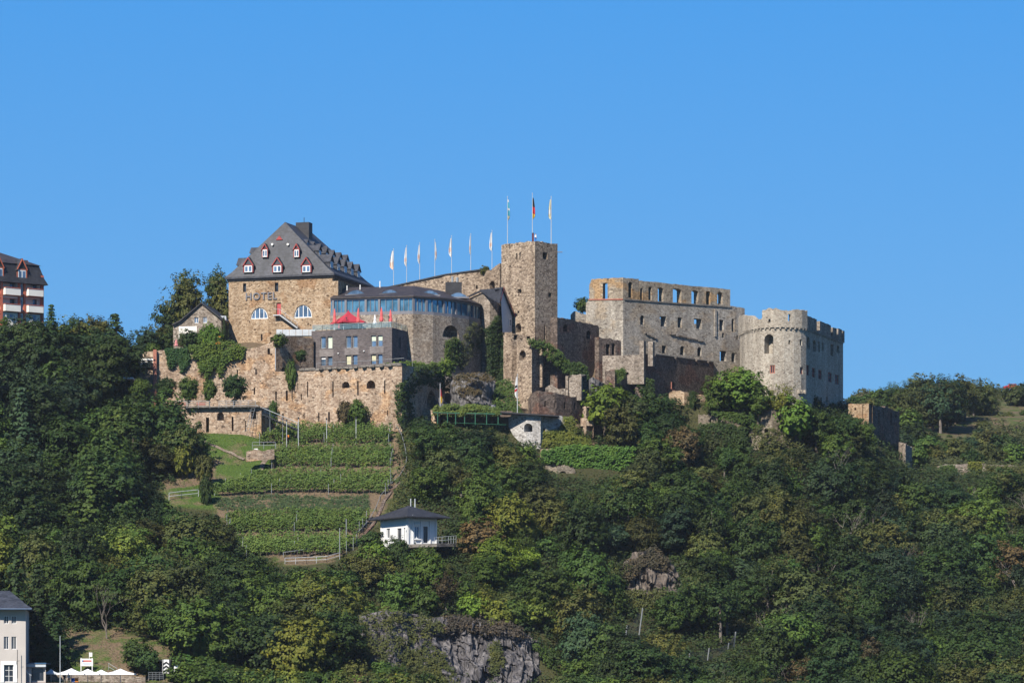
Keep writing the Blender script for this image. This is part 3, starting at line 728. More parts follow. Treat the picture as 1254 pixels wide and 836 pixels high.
# ---- hotel block
pl, A, B, d, n_ = rect_plan((280, 706), (407, 700), 22.0)
hot = thing('hotel_building', v3((A + B) / 2, 68), 'tall tan rubble stone hotel block with steep slate roof, many dormers and arched white windows', 'building')
EAVE = Zp(336, 700)
W = Wall(pl, EAVE, 66.0, th=0.9, closed=True, seed=3)
W.window(307, 328, 376.5, 390.5, hot, 'half', cols=4, fw=0.16)
W.window(360, 382, 373, 389, hot, 'half', cols=4, fw=0.16)
for a_, b_, c_, e_ in ((297.5, 301.5, 347, 357.5), (336.5, 340.8, 346, 357)):
    W.window(a_, b_, c_, e_, hot, cols=1, fm='greymetal', gm='darkglass', fw=0.07, rec=0.5)
W.window(319.5, 321.5, 409, 417, hot, cols=1, fm='greymetal', gm='darkglass', fw=0.05, rec=0.5); W.hole(321, 322.6, 444, 447)
W.hole(338.5, 344, 370.5, 385.3)
dm = MB(); u_ = W.u_of(341.2); W.obox(dm, u_, Zp(377.9, 702.8), 0.3, 0.42, 0.05, 1.12); dr = dm.build('door', M['reddoor'], hot)
dh = MB(); W.obox(dh, u_ + 0.3, Zp(379, 702.8), 0.22, 0.03, 0.04, 0.06); dh.build('handle', M['darkmetal'], dr)
# side windows (in shade)
for s_ in (2.2, 6.5, 10.5):
    q = B + n_ * s_; cpx = PX(q.x, q.y)
    W.window(cpx - 0.9, cpx + 0.9, PY(82.2, q.y), PY(80.4, q.y), hot, cols=2, fw=0.08)
W.mesh(mb := MB()); mb.build('wall', M['hotel'], hot)
# buttress strip at the corner
bt = MB(); q = B - d * 0.2; bt.box(v3(q + n_ * 0.6 + d * 0.75, 75.5), (v3(d, 0), v3(n_, 0), (0, 0, 1)), (0.75, 1.1, 7.8)); bt.build('buttress', M['hotel'], hot)
_, R_ = hip_roof(A, B, n_, 22.0, EAVE + 0.15, 94.95, 2.5, 5.9, ov=0.55, fascia=0.35, flare=0.25, parent=hot)
cb = MB(); cb.box(v3((A + B) / 2, EAVE - 0.35) + v3(n_ * 11, 0), (v3(d, 0), v3(n_, 0), (0, 0, 1)), ((B - A).length / 2 + 0.25, 11.25, 0.17)); cb.build('cornice', M['slate2'], hot)
mid = (A + B) / 2; f_ = -n_
def roof_front(px, py):   # on the front hip plane
    W2 = (v3(A - d*.55 - n_*.55, EAVE), v3(B + d*.55 - n_*.55, EAVE), R_[0]); nn = (W2[1] - W2[0]).cross(W2[2] - W2[0])
    ray = Vector(((px - HX) * K, 1, (HY - py) * K)); t = W2[0].dot(nn) / ray.dot(nn); return ray * t
for px in (305, 340.5, 376): dormer(hot, roof_front(px, 334) + v3(f_ * 0.35, 0), f_, 1.95, 1.35, 1.4, trim='redbrick', back=2.0)
for px in (325.3, 364): dormer(hot, roof_front(px, 315.5) + v3(f_ * 0.35, 0), f_, 1.15, 1.5, 0.95, trim='redbrick', back=2.0)
q = roof_front(342.3, 293.8) + v3(f_ * 0.2, 0); mb = MB(); mb.prism([q - v3(d, 0) * 0.65, q + v3(d, 0) * 0.65, q + Vector((0, 0, 0.75))], v3(n_ * 1.2, 0)); mb.build('vent_gable', M['redbrick'], hot)
for px in (334.3, 353.3):
    q = roof_front(px, 299.5) + v3(f_ * 0.1, 0); mb = MB(); mb.tube([q, q + v3(f_ * 0.35, 0)], 0.22, 8); mb.build('roof_light', M['cream'], hot)
def side_pt(side, s, inset): # on left/right roof planes
    e = (B if side > 0 else A) + n_ * s - d * inset * side
    return v3(e, EAVE - 0.1 + (inset + 0.55) * 0.93)
for k in range(5):
    s_ = 2.6 + 3.75 * k
    dormer(hot, side_pt(1, s_, 1.1), d, 1.9, 1.3, 1.15, back=3.2)
    if k < 5: dormer(hot, side_pt(1, s_ + 0.3, 3.5), d, 1.5, 1.25, 0.85, back=2.6)
    dormer(hot, side_pt(-1, s_, 1.1), -d, 1.9, 1.3, 1.15, back=3.2)
    dormer(hot, side_pt(-1, s_ + 0.3, 3.5), -d, 1.5, 1.25, 0.85, back=2.6)
for k in range(4): dormer(hot, side_pt(1, 3.4 + 3.4 * k, 6.1), d, 0.8, 0.45, 0.45, back=1.5, cols=1)
mb = MB(); q = mid + n_ * 9.3 + d * 1.25; mb.box(v3(q, 93.6), (v3(d, 0), v3(n_, 0), (0, 0, 1)), (1.3, 0.95, 2.0)); ch = mb.build('chimney', M['slate2'], hot)
mb = MB(); mb.tube([v3(q, 95.5), v3(q, 96.6)], 0.06, 5); mb.build('flue', M['darkmetal'], ch)
# outside stair
st = MB(); Lp = W.pt(u_ - 0.75, Zp(385.6, 702.8), -0.75)
def wb(u, z, o): return W.pt(W.u_of(u), z, o)
z1, z2 = Zp(385.8, 702.8), Zp(401, 700.6)
a_, b_ = W.u_of(337), W.u_of(344.8)
W.obox(st, (a_ + b_) / 2, z1 - 0.08, -0.55, (b_ - a_) / 2, 0.55, 0.08)
c_ = W.u_of(366.5)
for k in range(13):
    t = (k + 0.5) / 13; W.obox(st, b_ + (c_ - b_) * t, z1 + (z2 - z1) * t, -0.55, (c_ - b_) / 26 + 0.05, 0.5, 0.04)
for o_ in (-0.05, -1.05):
    st.tube([W.pt(b_, z1 - 0.1, o_), W.pt(c_, z2 - 0.1, o_)], 0.11, 5)
st.tube([W.pt(a_, z1 + 1.0, -1.08), W.pt(b_, z1 + 1.0, -1.08), W.pt(c_, z2 + 1.0, -1.08)], 0.035, 5)
for t in (0, 0.33, 0.66, 1): st.tube([W.pt(b_ + (c_ - b_) * t, z1 + (z2 - z1) * t - 0.1, -1.08), W.pt(b_ + (c_ - b_) * t, z1 + (z2 - z1) * t + 1.0, -1.08)], 0.03, 5)
for t in (0.1, 0.9): st.tube([W.pt(a_ + (b_ - a_) * t, z1 - 0.1, -0.9), W.pt(a_ + (b_ - a_) * t, z1 - 1.2, 0.1)], 0.05, 5)
st.build('outside_stair', M['palesteel'], hot)
# platform with glass and pale panels in front of the hotel, on a low stone annexe
pf = thing('entrance_platform', P(362, 420, 696), 'pale metal balustraded platform at the foot of the tan hotel wall beside the grey block', 'platform')
Wp = Wall([(361, 696), (384, 695), (384, 700), (361, 700)], Zp(412.5, 695.5), 66, th=0.6, closed=True, blind=True, seed=5, jag=0.1)
Wp.window(370, 376, 415, 428, pf, cols=1, fm='greymetal', gm='glass', fw=0.08); Wp.hole(365, 368, 417, 421)
Wp.mesh(mb := MB()); mb.build('annexe_wall', M['hotel'], pf)
mb = MB(); mb.box(P(361.5, 412, 697.6), ((1, -0.03, 0), (0.03, 1, 0), (0, 0, 1)), (3.7, 1.9, 0.12)); mb.build('deck', M['greymetal'], pf)
mb = MB()
for k in range(6):
    a_ = P(338.5 + k * 8, 411, 695.6 - k * .05); b_ = P(346 + k * 8, 411, 695.55 - k * .05)
    mb.prism([a_, b_, b_ + Vector((0, 0, 1.15)), a_ + Vector((0, 0, 1.15))], (0, 0.04, 0))
mb.build('balustrade', M['palesteel'], pf)
for px, py in ((341, 412), (352, 412)): mb = MB(); mb.tube([P(px, py, 697), P(px, py + 40, 697)], 0.12, 6); mb.build('post', M['steel'], pf)

# lettering
def text_obj(body, size, loc, rot, mat, name, ext=0.05, bold=0.0, parent=None):
    c = bpy.data.curves.new(name, 'FONT'); c.body = body; c.size = size; c.extrude = ext; c.offset = bold; c.align_x = 'CENTER'; c.align_y = 'CENTER'; c.space_character = 1.12
    c.resolution_u = 3
    t = bpy.data.objects.new(name + '_curve', c); me = bpy.data.meshes.new_from_object(t); bpy.data.objects.remove(t)
    me.name = name; me.materials.clear(); me.materials.append(mat); o = bpy.data.objects.new(name, me); COL.objects.link(o)
    if parent: o.parent = parent; loc = Vector(loc) - ORG[parent.name]
    o.location = loc; o.rotation_euler = rot; return o
c_ = W.pt(W.u_of(320), Zp(363, 704), -0.14)
t = text_obj('HOTEL', 1.85, c_, (rad(90), 0, math.atan2(d.y, d.x)), M['greymetal'], 'hotel_sign', 0.07, 0.02)
tag(t, 'dark grey HOTEL letters fixed high on the tan stone facade', 'sign')

# ---- modern grey brick wing
pl, A, B, d2, n2 = rect_plan((381.5, 694), (480, 688), 14.5)
gb = thing('grey_brick_wing', v3((A + B) / 2, 66), 'flat roofed modern grey brick wing with paired windows and a roof terrace', 'building')
ZR = Zp(401, 688)
G = Wall(pl, ZR, 65.5, th=0.5, closed=True, seed=4)
cols_ = [((392.8, 398.8), (401.2, 407)), ((423.7, 430), (432, 437.8)), ((454.4, 460.4), (462.6, 468.4))]
bl_ = [(None, ('curtain', 0.97)), (None, None), (('curtain', 0.42), ('curtain', 0.40))]
bl2 = [(('white', 0.3), None), (('yblind', 0.9), None), (('yblind', 0.6), None)]
for ci, (w1, w2) in enumerate(cols_):
    for wi, (a_, b_) in enumerate((w1, w2)):
        bb = bl_[ci][wi]; dy = -0.012 * (a_ - 392) * 2.2
        G.window(a_, b_, 412.3 + dy, 426.6 + dy, gb, cols=1, fm='palesteel', gm='glass', fw=0.09, rec=0.3, blind=bb)
        b3 = bl2[ci][wi]
        G.window(a_, b_, 435.6 + dy, 447.5 + dy, gb, cols=1, fm='greymetal', gm='glass', fw=0.07, rec=0.3, blind=b3)
    pb = MB(); um = (G.u_of(w1[0]) + G.u_of(w2[1])) / 2; hw = (G.u_of(w2[1]) - G.u_of(w1[0])) / 2 + 0.25
    dy = -0.026 * (w1[0] - 392)
    G.obox(pb, um, Zp(431 + dy, 691), -0.012, hw, 0.02, 0.62); pb.build('brick_panel', M['lightbrick'], gb)
for s_ in (3.5, 8.5, 11.5):
    q = B + n2 * s_; cpx = PX(q.x, q.y)
    for zt, zb in ((72.2, 70.1), (68.8, 67.0)):
        G.window(cpx - 1.3, cpx + 1.3, PY(zt, q.y), PY(zb, q.y), gb, cols=2, fm='greymetal', gm='darkglass', fw=0.08, rec=0.3)
G.mesh(mb := MB()); mb.build('wall', M['greybrick'], gb)
mb = MB(); c4 = [v3(V2(*p), ZR - 0.25) for p in pl]; cen = sum(c4, Vector()) / 4
mb.prism([cen + (p - cen) * 0.985 for p in c4], (0, 0, 0.2)); mb.build('roof', M['steel'], gb)
for px, py in ((414.5, 432), (446, 430.5)):
    q = G.pt(G.u_of(px), Zp(py, 691), -0.12); mb = MB(); mb.lathe(q, [(0.02, -0.14), (0.13, -0.08), (0.15, 0.02), (0.06, 0.12)], 8); mb.build('wall_lamp', M['white'], gb)
rp = [G.pt(0.15 + (G.cu[1] - 0.3) * k / 8, ZR + 0.02, 0.12) for k in range(9)] + [G.pt(G.cu[1] + 12.5 * k / 4, ZR + 0.02, 0.12) for k in range(1, 5)]
rl = rail('terrace_balustrade', rp, 1.05, None, 'palesteel', 1, 2.0, 0.035, 'glass balustrade with pale posts round the roof terrace of the grey wing'); 
g_ = MB()
for a_, b_ in zip(rp[:-1], rp[1:]): g_.face([a_ + Vector((0, 0.03, .1)), b_ + Vector((0, .03, .1)), b_ + Vector((0, .03, .97)), a_ + Vector((0, .03, .97))])
g_.build('glass_panel', M['rail_glass'], rl)

# ---- glass pavilion on the curved drum
pv_path = [(405, 698), (450, 696.6), (506, 695), (530, 697), (552, 700), (572, 704), (586, 708.5), (592.5, 714)]
def outp(path, o):   # outset toward the viewer
    w_ = Wall(path, 80, 70); return [pxy((w_.pt(u, 0, -o)).xy) for u in w_.cu]
pav = thing('glass_pavilion', P(500, 384, 697), 'dark roofed restaurant pavilion with a long band of teal glass above the round bastion', 'building')
ZE = Zp(364, 695); ZB = Zp(383, 695)
G2 = Wall(pv_path, ZE, ZB, th=0.25)
glm, frm = MB(), MB()
post_px = [408, 423.5, 448, 464.5, 488.5, 506.3, 522, 543.5, 558.5, 579, 591.5]
for a_, b_ in zip(G2.cu[:-1], G2.cu[1:]):
    glm.face([G2.pt(a_, ZB, 0.1), G2.pt(b_, ZB, 0.1), G2.pt(b_, ZE, 0.1), G2.pt(a_, ZE, 0.1)])
    k_ = (a_ + b_) / 2
    G2.obox(frm, k_, ZE + 0.02, 0, (b_ - a_) / 2 + 0.05, 0.22, 0.22); G2.obox(frm, k_, ZB + 0.05, 0, (b_ - a_) / 2 + 0.06, 0.26, 0.3)
for q in post_px: G2.obox(frm, G2.u_of(q), (ZE + ZB) / 2, 0.0, 0.2, 0.17, (ZE - ZB) / 2)
for a_, b_ in zip(post_px[:-1], post_px[1:]):
    for k in (1, 2): G2.obox(frm, G2.u_of(a_ + (b_ - a_) * k / 3), (ZE + ZB) / 2, 0.04, 0.05, 0.08, (ZE - ZB) / 2)
fr_ = frm.build('frame', M['greymetal'], pav); glm.build('pane', M['tealglass'], fr_)
ZRF = Zp(349.5, 703)
ev = [G2.pt(u, ZE + 0.25, -0.45) for u in G2.cu]
rg = [P(424, 0, 706), P(455, 0, 705.5), P(505, 0, 703.5), P(524, 0, 705), P(542, 0, 707), P(556, 0, 709.5), P(570, 0, 712.5), P(580, 0, 715)]
for i, q in enumerate(rg): q.z = ZRF - max(0, i - 2) * 0.28
mb = MB()
for i in range(len(ev) - 1):
    mb.face([ev[i], ev[i+1], rg[i+1], rg[i]]); mb.face([ev[i] - Vector((0, 0, .22)), ev[i+1] - Vector((0, 0, .22)), ev[i+1], ev[i]])
    b0, b1 = rg[i] + Vector((1, 8, -2.5)), rg[i+1] + Vector((1, 8, -2.5)); mb.face([rg[i], rg[i+1], b1, b0])
mb.face([ev[0], rg[0], rg[0] + Vector((1, 8, -2.5))]); mb.face([ev[-1], rg[-1] + Vector((1, 8, -2.5)), rg[-1]])
mb.build('roof', M['browntile'], pav)
for px, py in ((436, 361), (477.5, 360.5), (526, 361.5), (561, 364)):
    # eyebrow skylights: low curved dormer
    i = 0; Yq = np.interp(px, [405, 450, 506, 552, 592], [701, 699.5, 698, 703, 712]); c_ = P(px, py, Yq - 0.5); mb = MB(); fm_ = MB(); pr = []
    for k in range(13):
        t = k / 12 * 2 - 1; pr.append((t * 1.75, 0.85 * math.cos(t * math.pi / 2) ** 0.8 if abs(t) < 1 else 0))
    for (x0, h0), (x1, h1) in zip(pr[:-1], pr[1:]):
        mb.face([c_ + Vector((x0, 0, h0)), c_ + Vector((x1, 0, h1)), c_ + Vector((x1 * 0.8, 3.2, h1 * 0.9 + .5)), c_ + Vector((x0 * 0.8, 3.2, h0 * 0.9 + .5))])
        fm_.face([c_ + Vector((x0, .02, 0)), c_ + Vector((x1, .02, 0)), c_ + Vector((x1, .02, h1)), c_ + Vector((x0, .02, h0))])
    sk = mb.build('skylight', M['greymetal'], pav); fm_.build('pane', M['glass'], sk)
    mb = MB(); mb.box(c_ + Vector((0, -0.15, -0.1)), ((1, 0, 0), (0, 1, 0), (0, 0, 1)), (2.0, 0.5, 0.13)); mb.build('skylight_sill', M['greymetal'], sk)
mb = MB(); c_ = P(555.5, 355, 709); mb.box(c_, ((1, 0, 0), (0, 1, 0), (0, 0, 1)), (1.5, 1.0, 1.35)); cw = mb.build('plant_box', M['slate2'], pav)
mb = MB()
for px, h_ in ((554, 1.3), (560, 1.1)): mb.tube([P(px, 347, 709), P(px, 347, 709) + Vector((0, 0, h_))], 0.2 if px < 557 else 0.26, 8)
mb.build('flue', M['steel'], cw)
for px, py, h_ in ((465.3, 349.5, 0.8), (425, 353, .5), (441, 352, .5)):
    mb = MB(); q = P(px, py, 703); mb.tube([q - Vector((0, 0, .4)), q + Vector((0, 0, h_))], 0.1, 6); mb.build('vent_pipe', M['white'], pav)

dr_path = [(404, 697.5), (450, 696.1), (506, 694.3), (530, 696), (553, 699.2), (574, 703.5), (588, 708.5), (595, 715), (597, 724), (560, 735), (404, 732)]
drm = Wall(dr_path, ZB - 0.25, Zp(470, 690), th=2.4, closed=True, blind=True, step=1.2, seed=9)
h_ = drm.hole(542, 562, 398, 413.5, 'arch'); drm.hole(423, 426, 391, 394)
dro = thing('round_bastion', P(540, 460, 697), 'massive curved grey rubble bastion with one arched opening carrying the glass pavilion', 'bastion')
drm.mesh(mb := MB()); mb.build('wall', M['drum'], dro)
ab = MB(); drm.obox(ab, drm.u_of(552), Zp(414, 700), 0.6, 1.4, 0.05, 0.02)
for k in range(7): uu = drm.u_of(543.5) + (drm.u_of(560.5) - drm.u_of(543.5)) * k / 6; ab.tube([drm.pt(uu, Zp(413.3, 699.5), 0.5), drm.pt(uu, Zp(407, 699.5), 0.5)], 0.03, 4)
ab.tube([drm.pt(drm.u_of(542.6), Zp(407, 699.5), 0.5), drm.pt(drm.u_of(561.4), Zp(407, 699.5), 0.5)], 0.035, 4); ab.build('grating', M['darkmetal'], dro)

# ---- curtain wall carrying the seven flags
ctw = Wall([(470, 722), (540, 720), (590, 717), (612, 714)], [(470, 354), (491, 349.5), (545, 337.5), (592, 331), (601, 330.5), (604, 328), (612, 322)], 66, th=2.0, blind=True, jag=0.12, seed=12)
ctw.hole(599.8, 606, 344, 354.5, 'arch'); ctw.hole(583, 585, 349, 354)
o = thing('curtain_wall', P(540, 360, 720), 'high tan shield wall with a sloping top rising to the square keep', 'wall'); ctw.mesh(mb := MB()); mb.build('wall', M['keep'], o)
mb = MB()
for a_, b_ in zip(ctw.top[:4][:-1], ctw.top[:4][1:]):
    p, q = ctw.pt(a_[0], a_[1] + 0.06, -0.15), ctw.pt(b_[0], b_[1] + 0.06, -0.15); mb.prism([p, q, q + Vector((0, 0, .25)), p + Vector((0, 0, .25))], (0.1, 2.3, 0))
mb.build('coping', M['slate2'], o)

# ---- keep (square tower)
A, B = V2(614, 710.4), V2(655, 705); C_ = B + Vector((4.25, 4.9)); D_ = C_ + (A - B)
kp = thing('square_keep', P(655, 418, 708), 'tall square tan rubble tower with three flagpoles on its flat top', 'tower')
KP = Wall([(614, 710.4), (655, 705), pxy(C_), pxy(D_)], Zp(294.8, 705), 60, th=1.4, closed=True, blind=True, jag=0.3, step=0.9, seed=21)
for h in ((631.8, 633.4, 310, 318.5), (635.9, 637.5, 309.5, 318), (634, 638.6, 354, 359), (633.6, 636, 380.5, 383.5), (664.5, 670.5, 309, 317.5), (671.5, 675.5, 358.5, 363.8), (666.4, 668.2, 398, 416.5),
          (631, 632.3, 361, 363), (634.3, 635.5, 360.8, 362.6)): KP.hole(*h)
KP.hole(631.4, 638.2, 395.8, 407, 'arch')
KP.mesh(mb := MB()); mb.prism([v3(V2(*p), Zp(296.5, 705) - 0.6) for p in ((615, 710.4), (655, 706), pxy(C_ - Vector((.3, 0))), pxy(D_))], (0, 0, 0.2)); mb.build('wall', M['keep'], kp)
mb = MB(); q = KP.pt(KP.cu[2] - 0.3, Zp(308.3, 709), 0); mb.tube([q, q + Vector((1.1, -0.1, 0))], 0.07, 5); mb.build('water_spout', M['wood'], kp)

# ---- white gabled house squeezed beside the keep
wh = thing('gabled_house', P(620, 406, 708), 'narrow white gabled house with red verge boards squeezed against the square keep', 'house')
y0, y1 = 707.0, 716.0
ya, yb = 703.6, 708.2
AP, GR, GB = P(614.5, 353.5, ya), P(627, 386, yb), P(627, 407, yb); e0 = Vector((.25, -.15, 0))
mb = MB(); mb.prism([P(615.5, 407, ya), GB, GR, AP - Vector((0, 0, .15)), P(613.5, 366, ya - .3)], (.05, 2.2, 0)); mb.build('wall', M['bluewhite'], wh)  # white wall, its bluish shade tone sits in the colour
mb = MB(); mb.prism([AP + e0, GR + e0 + Vector((.2, 0, -.3)), GR + e0 + Vector((.2, 0, -.02)), AP + e0 + Vector((0, 0, .3))], (-1.6, 1.4, 0))
mb.prism([P(614.6, 352.6, ya), P(588, 354.6, 710), P(597, 362, 707.5), P(612.2, 370.5, ya - .3)], (0, .1, -.25)); mb.build('roof', M['slate'], wh)
mb = MB(); e1 = e0 * 1.6; mb.prism([AP + e1, GR + e1 + Vector((.2, 0, -.3)), GR + e1 + Vector((.2, 0, -.02)), AP + e1 + Vector((0, 0, .26))], (.05, -.04, 0))
mb.prism([AP + e1, AP + e1 + Vector((0, 0, .26)), P(611, 367, ya - .5) + e1, P(611, 369, ya - .5) + e1], (-.03, -.05, 0)); mb.build('verge_board', M['redbrick'], wh)
fx = (GB - P(615.5, 407, ya)).normalized(); fn = Vector((fx.y, -fx.x, 0))
c_ = P(624.3, 395, 707.2) + fn * .05; mb = MB(); mb.box(c_, (fx, fn, (0, 0, 1)), (0.55, .05, .7)); wf = mb.build('window', M['white'], wh)
mb = MB(); mb.box(c_ + fn * .06, (fx, fn, (0, 0, 1)), (0.32, .02, .55)); mb.build('pane', M['glass'], wf)
mb = MB(); mb.box(P(623.5, 378.5, 709), ((1, 0, 0), (0, 1, 0), (0, 0, 1)), (0.35, .5, 1.0)); mb.build('chimney', M['slate2'], wh)

# round stone stair block behind the drum
rs = thing('round_stair_block', P(598, 420, 712), 'dark round stone block with a curved slate eave between the pavilion and white gable', 'building')
rw = Wall([(574, 716), (580, 712.5), (590, 709.5), (600, 708.6), (609, 709.6), (616, 712.5), (616, 722), (574, 722)], [(574, 366), (580, 363), (590, 358.5), (600, 361.5), (609, 368), (616, 380)], 62, th=1.0, closed=True, blind=True, seed=31)
rw.hole(610.5, 612.5, 372, 381); rw.mesh(mb := MB()); mb.build('wall', M['grey_ruin'], rs)
mb = MB(); tp = [rw.pt(u, z + 0.05, -0.35) for u, z in rw.top[:6]]
for a_, b_ in zip(tp[:-1], tp[1:]): mb.prism([a_, b_, b_ + Vector((0, 0, .35)), a_ + Vector((0, 0, .35))], (0, 2.0, .3))
mb.build('eave', M['slate2'], rs)
lowh = Wall([(616.5, 704.5), (627, 703), (640, 704), (655, 703.4)], [(616.5, 407), (627, 406.5), (627.1, 408), (655, 412)], 58, th=1.0, blind=True, jag=.1, seed=33)
lowh.hole(629, 634, 410, 416); lowh.hole(645, 649, 411.5, 415)
o = thing('keep_plinth', P(636, 430, 704), 'pale tan stone plinth wall under the square keep and white gable', 'wall'); lowh.mesh(mb := MB()); mb.build('wall', M['keep'], o)

# gate block with arched window, and buttressed shady wall
gt = thing('gate_block', P(640, 450, 699), 'small tan stone block with one arched window below the square keep', 'building')
q0, q1 = (633, 700), (651.3, 697.5)
gw = Wall([q0, q1, (692, 711), (670, 722), (640, 712)], [(633, 418), (651.3, 418.5), (692, 425)], 52, th=1.2, closed=True, blind=True, jag=.1, seed=35)
gw.hole(636, 644, 429, 440.5, 'arch'); gw.mesh(mb := MB()); mb.build('wall', M['keep'], gt)
for px in (660.5, 669, 676, 684):
    mb = MB(); u = gw.u_of(px); gw.obox(mb, u, Zp(448, gw.Yof(u)), -0.35, 0.28, 0.36, 3.9); mb.build('buttress', M['keep'], gt)
bk = Wall([(597, 716), (622, 709), (640, 707)], [(597, 395), (622, 409), (640, 421)], 50, th=3, blind=True, jag=.3, seed=37)
o = thing('rear_ward_wall', P(615, 440, 709), 'shaded dark rubble wall in the gap behind the round bastion', 'wall'); bk.mesh(mb := MB()); mb.build('wall', M['dark'], o)  # shadow in the gap is partly put into the dark stone

# ---- wall between keep and palace, shade put into its dark stone
dk = Wall([(682.5, 700.5), (708, 707), (734, 713.5), (757, 720)], [(682.5, 388), (700, 391.5), (733, 398.5), (733.1, 412), (757, 416)], 56, th=1.5, blind=True, jag=.3, step=1.0, seed=41)
for h in ((689.5, 695.5, 397, 406, 'arch'), (718, 723.5, 404.5, 415, 'arch')): dk.hole(*h)
o = thing('middle_wall', P(710, 440, 706), 'high shade-darkened brown ruined wall between the square keep and the palace ruin', 'wall')
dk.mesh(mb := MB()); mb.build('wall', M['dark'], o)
lw = Wall([(733.6, 708), (760, 711.5)], [(733.6, 412.5), (745, 414), (760, 417)], Zp(478, 708), th=1.2, jag=.3, step=.8, seed=42)
for h in ((742, 747, 421, 434), (749, 753.5, 420, 434.5, 'arch')): lw.hole(*h)
o = thing('ruined_gallery_wall', P(748, 440, 709), 'low ruined wall with two reddish doorways against the palace corner', 'wall')
lw.mesh(mb := MB()); mb.build('wall', M['dark'], o)
mb = MB(); lw2 = Wall([(735, 712.5), (761, 716)], Zp(418, 714), Zp(440, 714), th=.8, blind=True, seed=43); lw2.mesh(mb); mb.build('inner_wall', M['redstone'], o)
mg = Wall([(700, 716), (722, 716.5)], [(700, 384), (703, 381), (712, 383), (722, 385)], 70, th=1.2, blind=True, jag=.35, step=.7, seed=44)
o = thing('broken_parapet', P(710, 390, 716), 'low broken parapet with orange lichen beside the palace ruin corner', 'wall'); mg.mesh(mb := MB()); mb.build('wall', M['palace'], o)

# ---- palace ruin
pa = thing('palace_ruin', P(800, 450, 708), 'roofless grey palace ruin with rows of empty window openings against the sky', 'ruin')
Ac, Bc, Cc = (717.5, 714.5), (763, 711.5), (912, 731)
Zs = Zp(367, 711.5)    # string course
low = Wall([Ac, Bc, Cc], [(717.5, 371), (721, 367.5), (763, 367), (783, 368), (895, 376), (895.2, 374.5), (912, 377)], 62, th=1.6, step=1.1, seed=50, jag=0.12)
for h in ((784, 789, 386, 397.5, 'arch'), (808, 816, 387.2, 399.6), (830, 835, 388.7, 401), (850, 859.5, 390, 402.5), (881, 886.2, 391.5, 404.8), (896, 899.2, 390, 406, 'arch'),
          (884.3, 887, 407.5, 413.5), (902, 904.2, 410.2, 415.6), (810.6, 815.8, 423, 432.6), (833, 838.2, 423.6, 434.6, 'arch'), (854, 859.2, 424.6, 436, 'arch'), (881.5, 889.5, 429.5, 442), (895.6, 900.6, 431.6, 443, 'arch')): low.hole(*h)
low.mesh(mb := MB()); mb.build('lower_wall', M['palace'], pa)
upl = Wall([(721.5, 714.2), (763, 711.7), (782.2, 714.3)], [(721.5, 349), (724.5, 341.5), (762, 340), (763, 340), (782.2, 341.5)], Zs + .02, th=1.3, step=.9, seed=51, jag=.15)
for h in ((738.2, 744, 346.3, 366.2, 'seg'), (769.5, 774.5, 345, 364.5, 'arch')): upl.hole(*h)
upl.mesh(mb := MB()); mb.build('upper_wall', M['palace_top'], pa)
upr = Wall([pxy(V2(*Bc).lerp(V2(*Cc), 0.14) + Vector((-.15, .2))), pxy(V2(*Bc).lerp(V2(*Cc), 0.885) + Vector((-.15, .2)))], [(783.2, 346), (784, 343.6), (800, 345), (850, 350.2), (893, 354)], [(783, 368.2), (895, 376.2)], th=1.3, step=.9, seed=52, jag=.13)
for h in ((783.9, 787.2, 352.5, 367.3, 'arch'), (794, 798, 351, 367.4, 'seg'), (805.6, 812.4, 352, 371, 'seg'), (824, 834.4, 353.2, 374, 'seg'), (846.8, 855.2, 355.5, 375.6, 'seg'), (864.6, 870, 356.5, 374.2, 'seg'), (878.4, 885, 357.2, 372, 'arch')): upr.hole(*h)
upr.mesh(mb := MB()); mb.build('upper_wall', M['palace_top'], pa)
for (w_, p0, p1, py0, py1) in ((low, 721, 763, 367.6, 367.2), (low, 763.2, 783, 367.2, 368.6), (low, 783, 895, 368.8, 376.6)):
    mb = MB(); ua, ub = w_.u_of(p0), w_.u_of(p1); a_, b_ = w_.pt(ua + .01, Zp(py0, w_.Yof(ua)), -0.16), w_.pt(ub - .01, Zp(py1, w_.Yof(ub)), -0.16)
    mb.prism([a_, b_, b_ + Vector((0, 0, .22)), a_ + Vector((0, 0, .22))], (0.1, 0.3, 0)); mb.build('string_course', M['redstone'] if p0 < 760 else M['cap'], pa)
# rear wall and cross walls (seen only through some openings)
rear = Wall([(735, 729), (860, 746)], [(735, 388), (800, 390), (860, 397)], 68, th=1.2, step=1.5, seed=53, jag=.4); rear.mesh(mb := MB())
cr = Wall([(800, 722), (790, 738)], Zp(388, 720), 68, th=1.0, step=1.4, seed=54, jag=.5); cr.mesh(mb)
mb.build('rear_wall', M['palace'], pa)
flr = MB(); flr.prism([v3(V2(a, b), 0) + Vector((0, 0, Zp(402, 714))) for a, b in ((722, 716), (764, 714.5), (872, 728.5), (850, 745), (735, 728))], (0, 0, .4)); flr.build('floor', M['cap'], pa)
# pilaster strip and ledges
mb = MB(); low.obox(mb, low.u_of(875.5), Zp(395, 726), -0.1, .22, .14, 2.6); mb.build('pilaster', M['palace'], pa)
for p0, p1, py in ((789, 803, 408), (820, 861, 410.5)):
    mb = MB(); ua, ub = low.u_of(p0), low.u_of(p1); Y_ = low.Yof((ua + ub) / 2)
    for k in range(6):
        u = ua + (ub - ua) * (k + .5) / 6; low.obox(mb, u, Zp(py + k * .9 + (k % 2) * .6, Y_), -0.12, (ub - ua) / 12, .16, .13)
    mb.build('broken_ledge', M['grey_ruin'], pa)

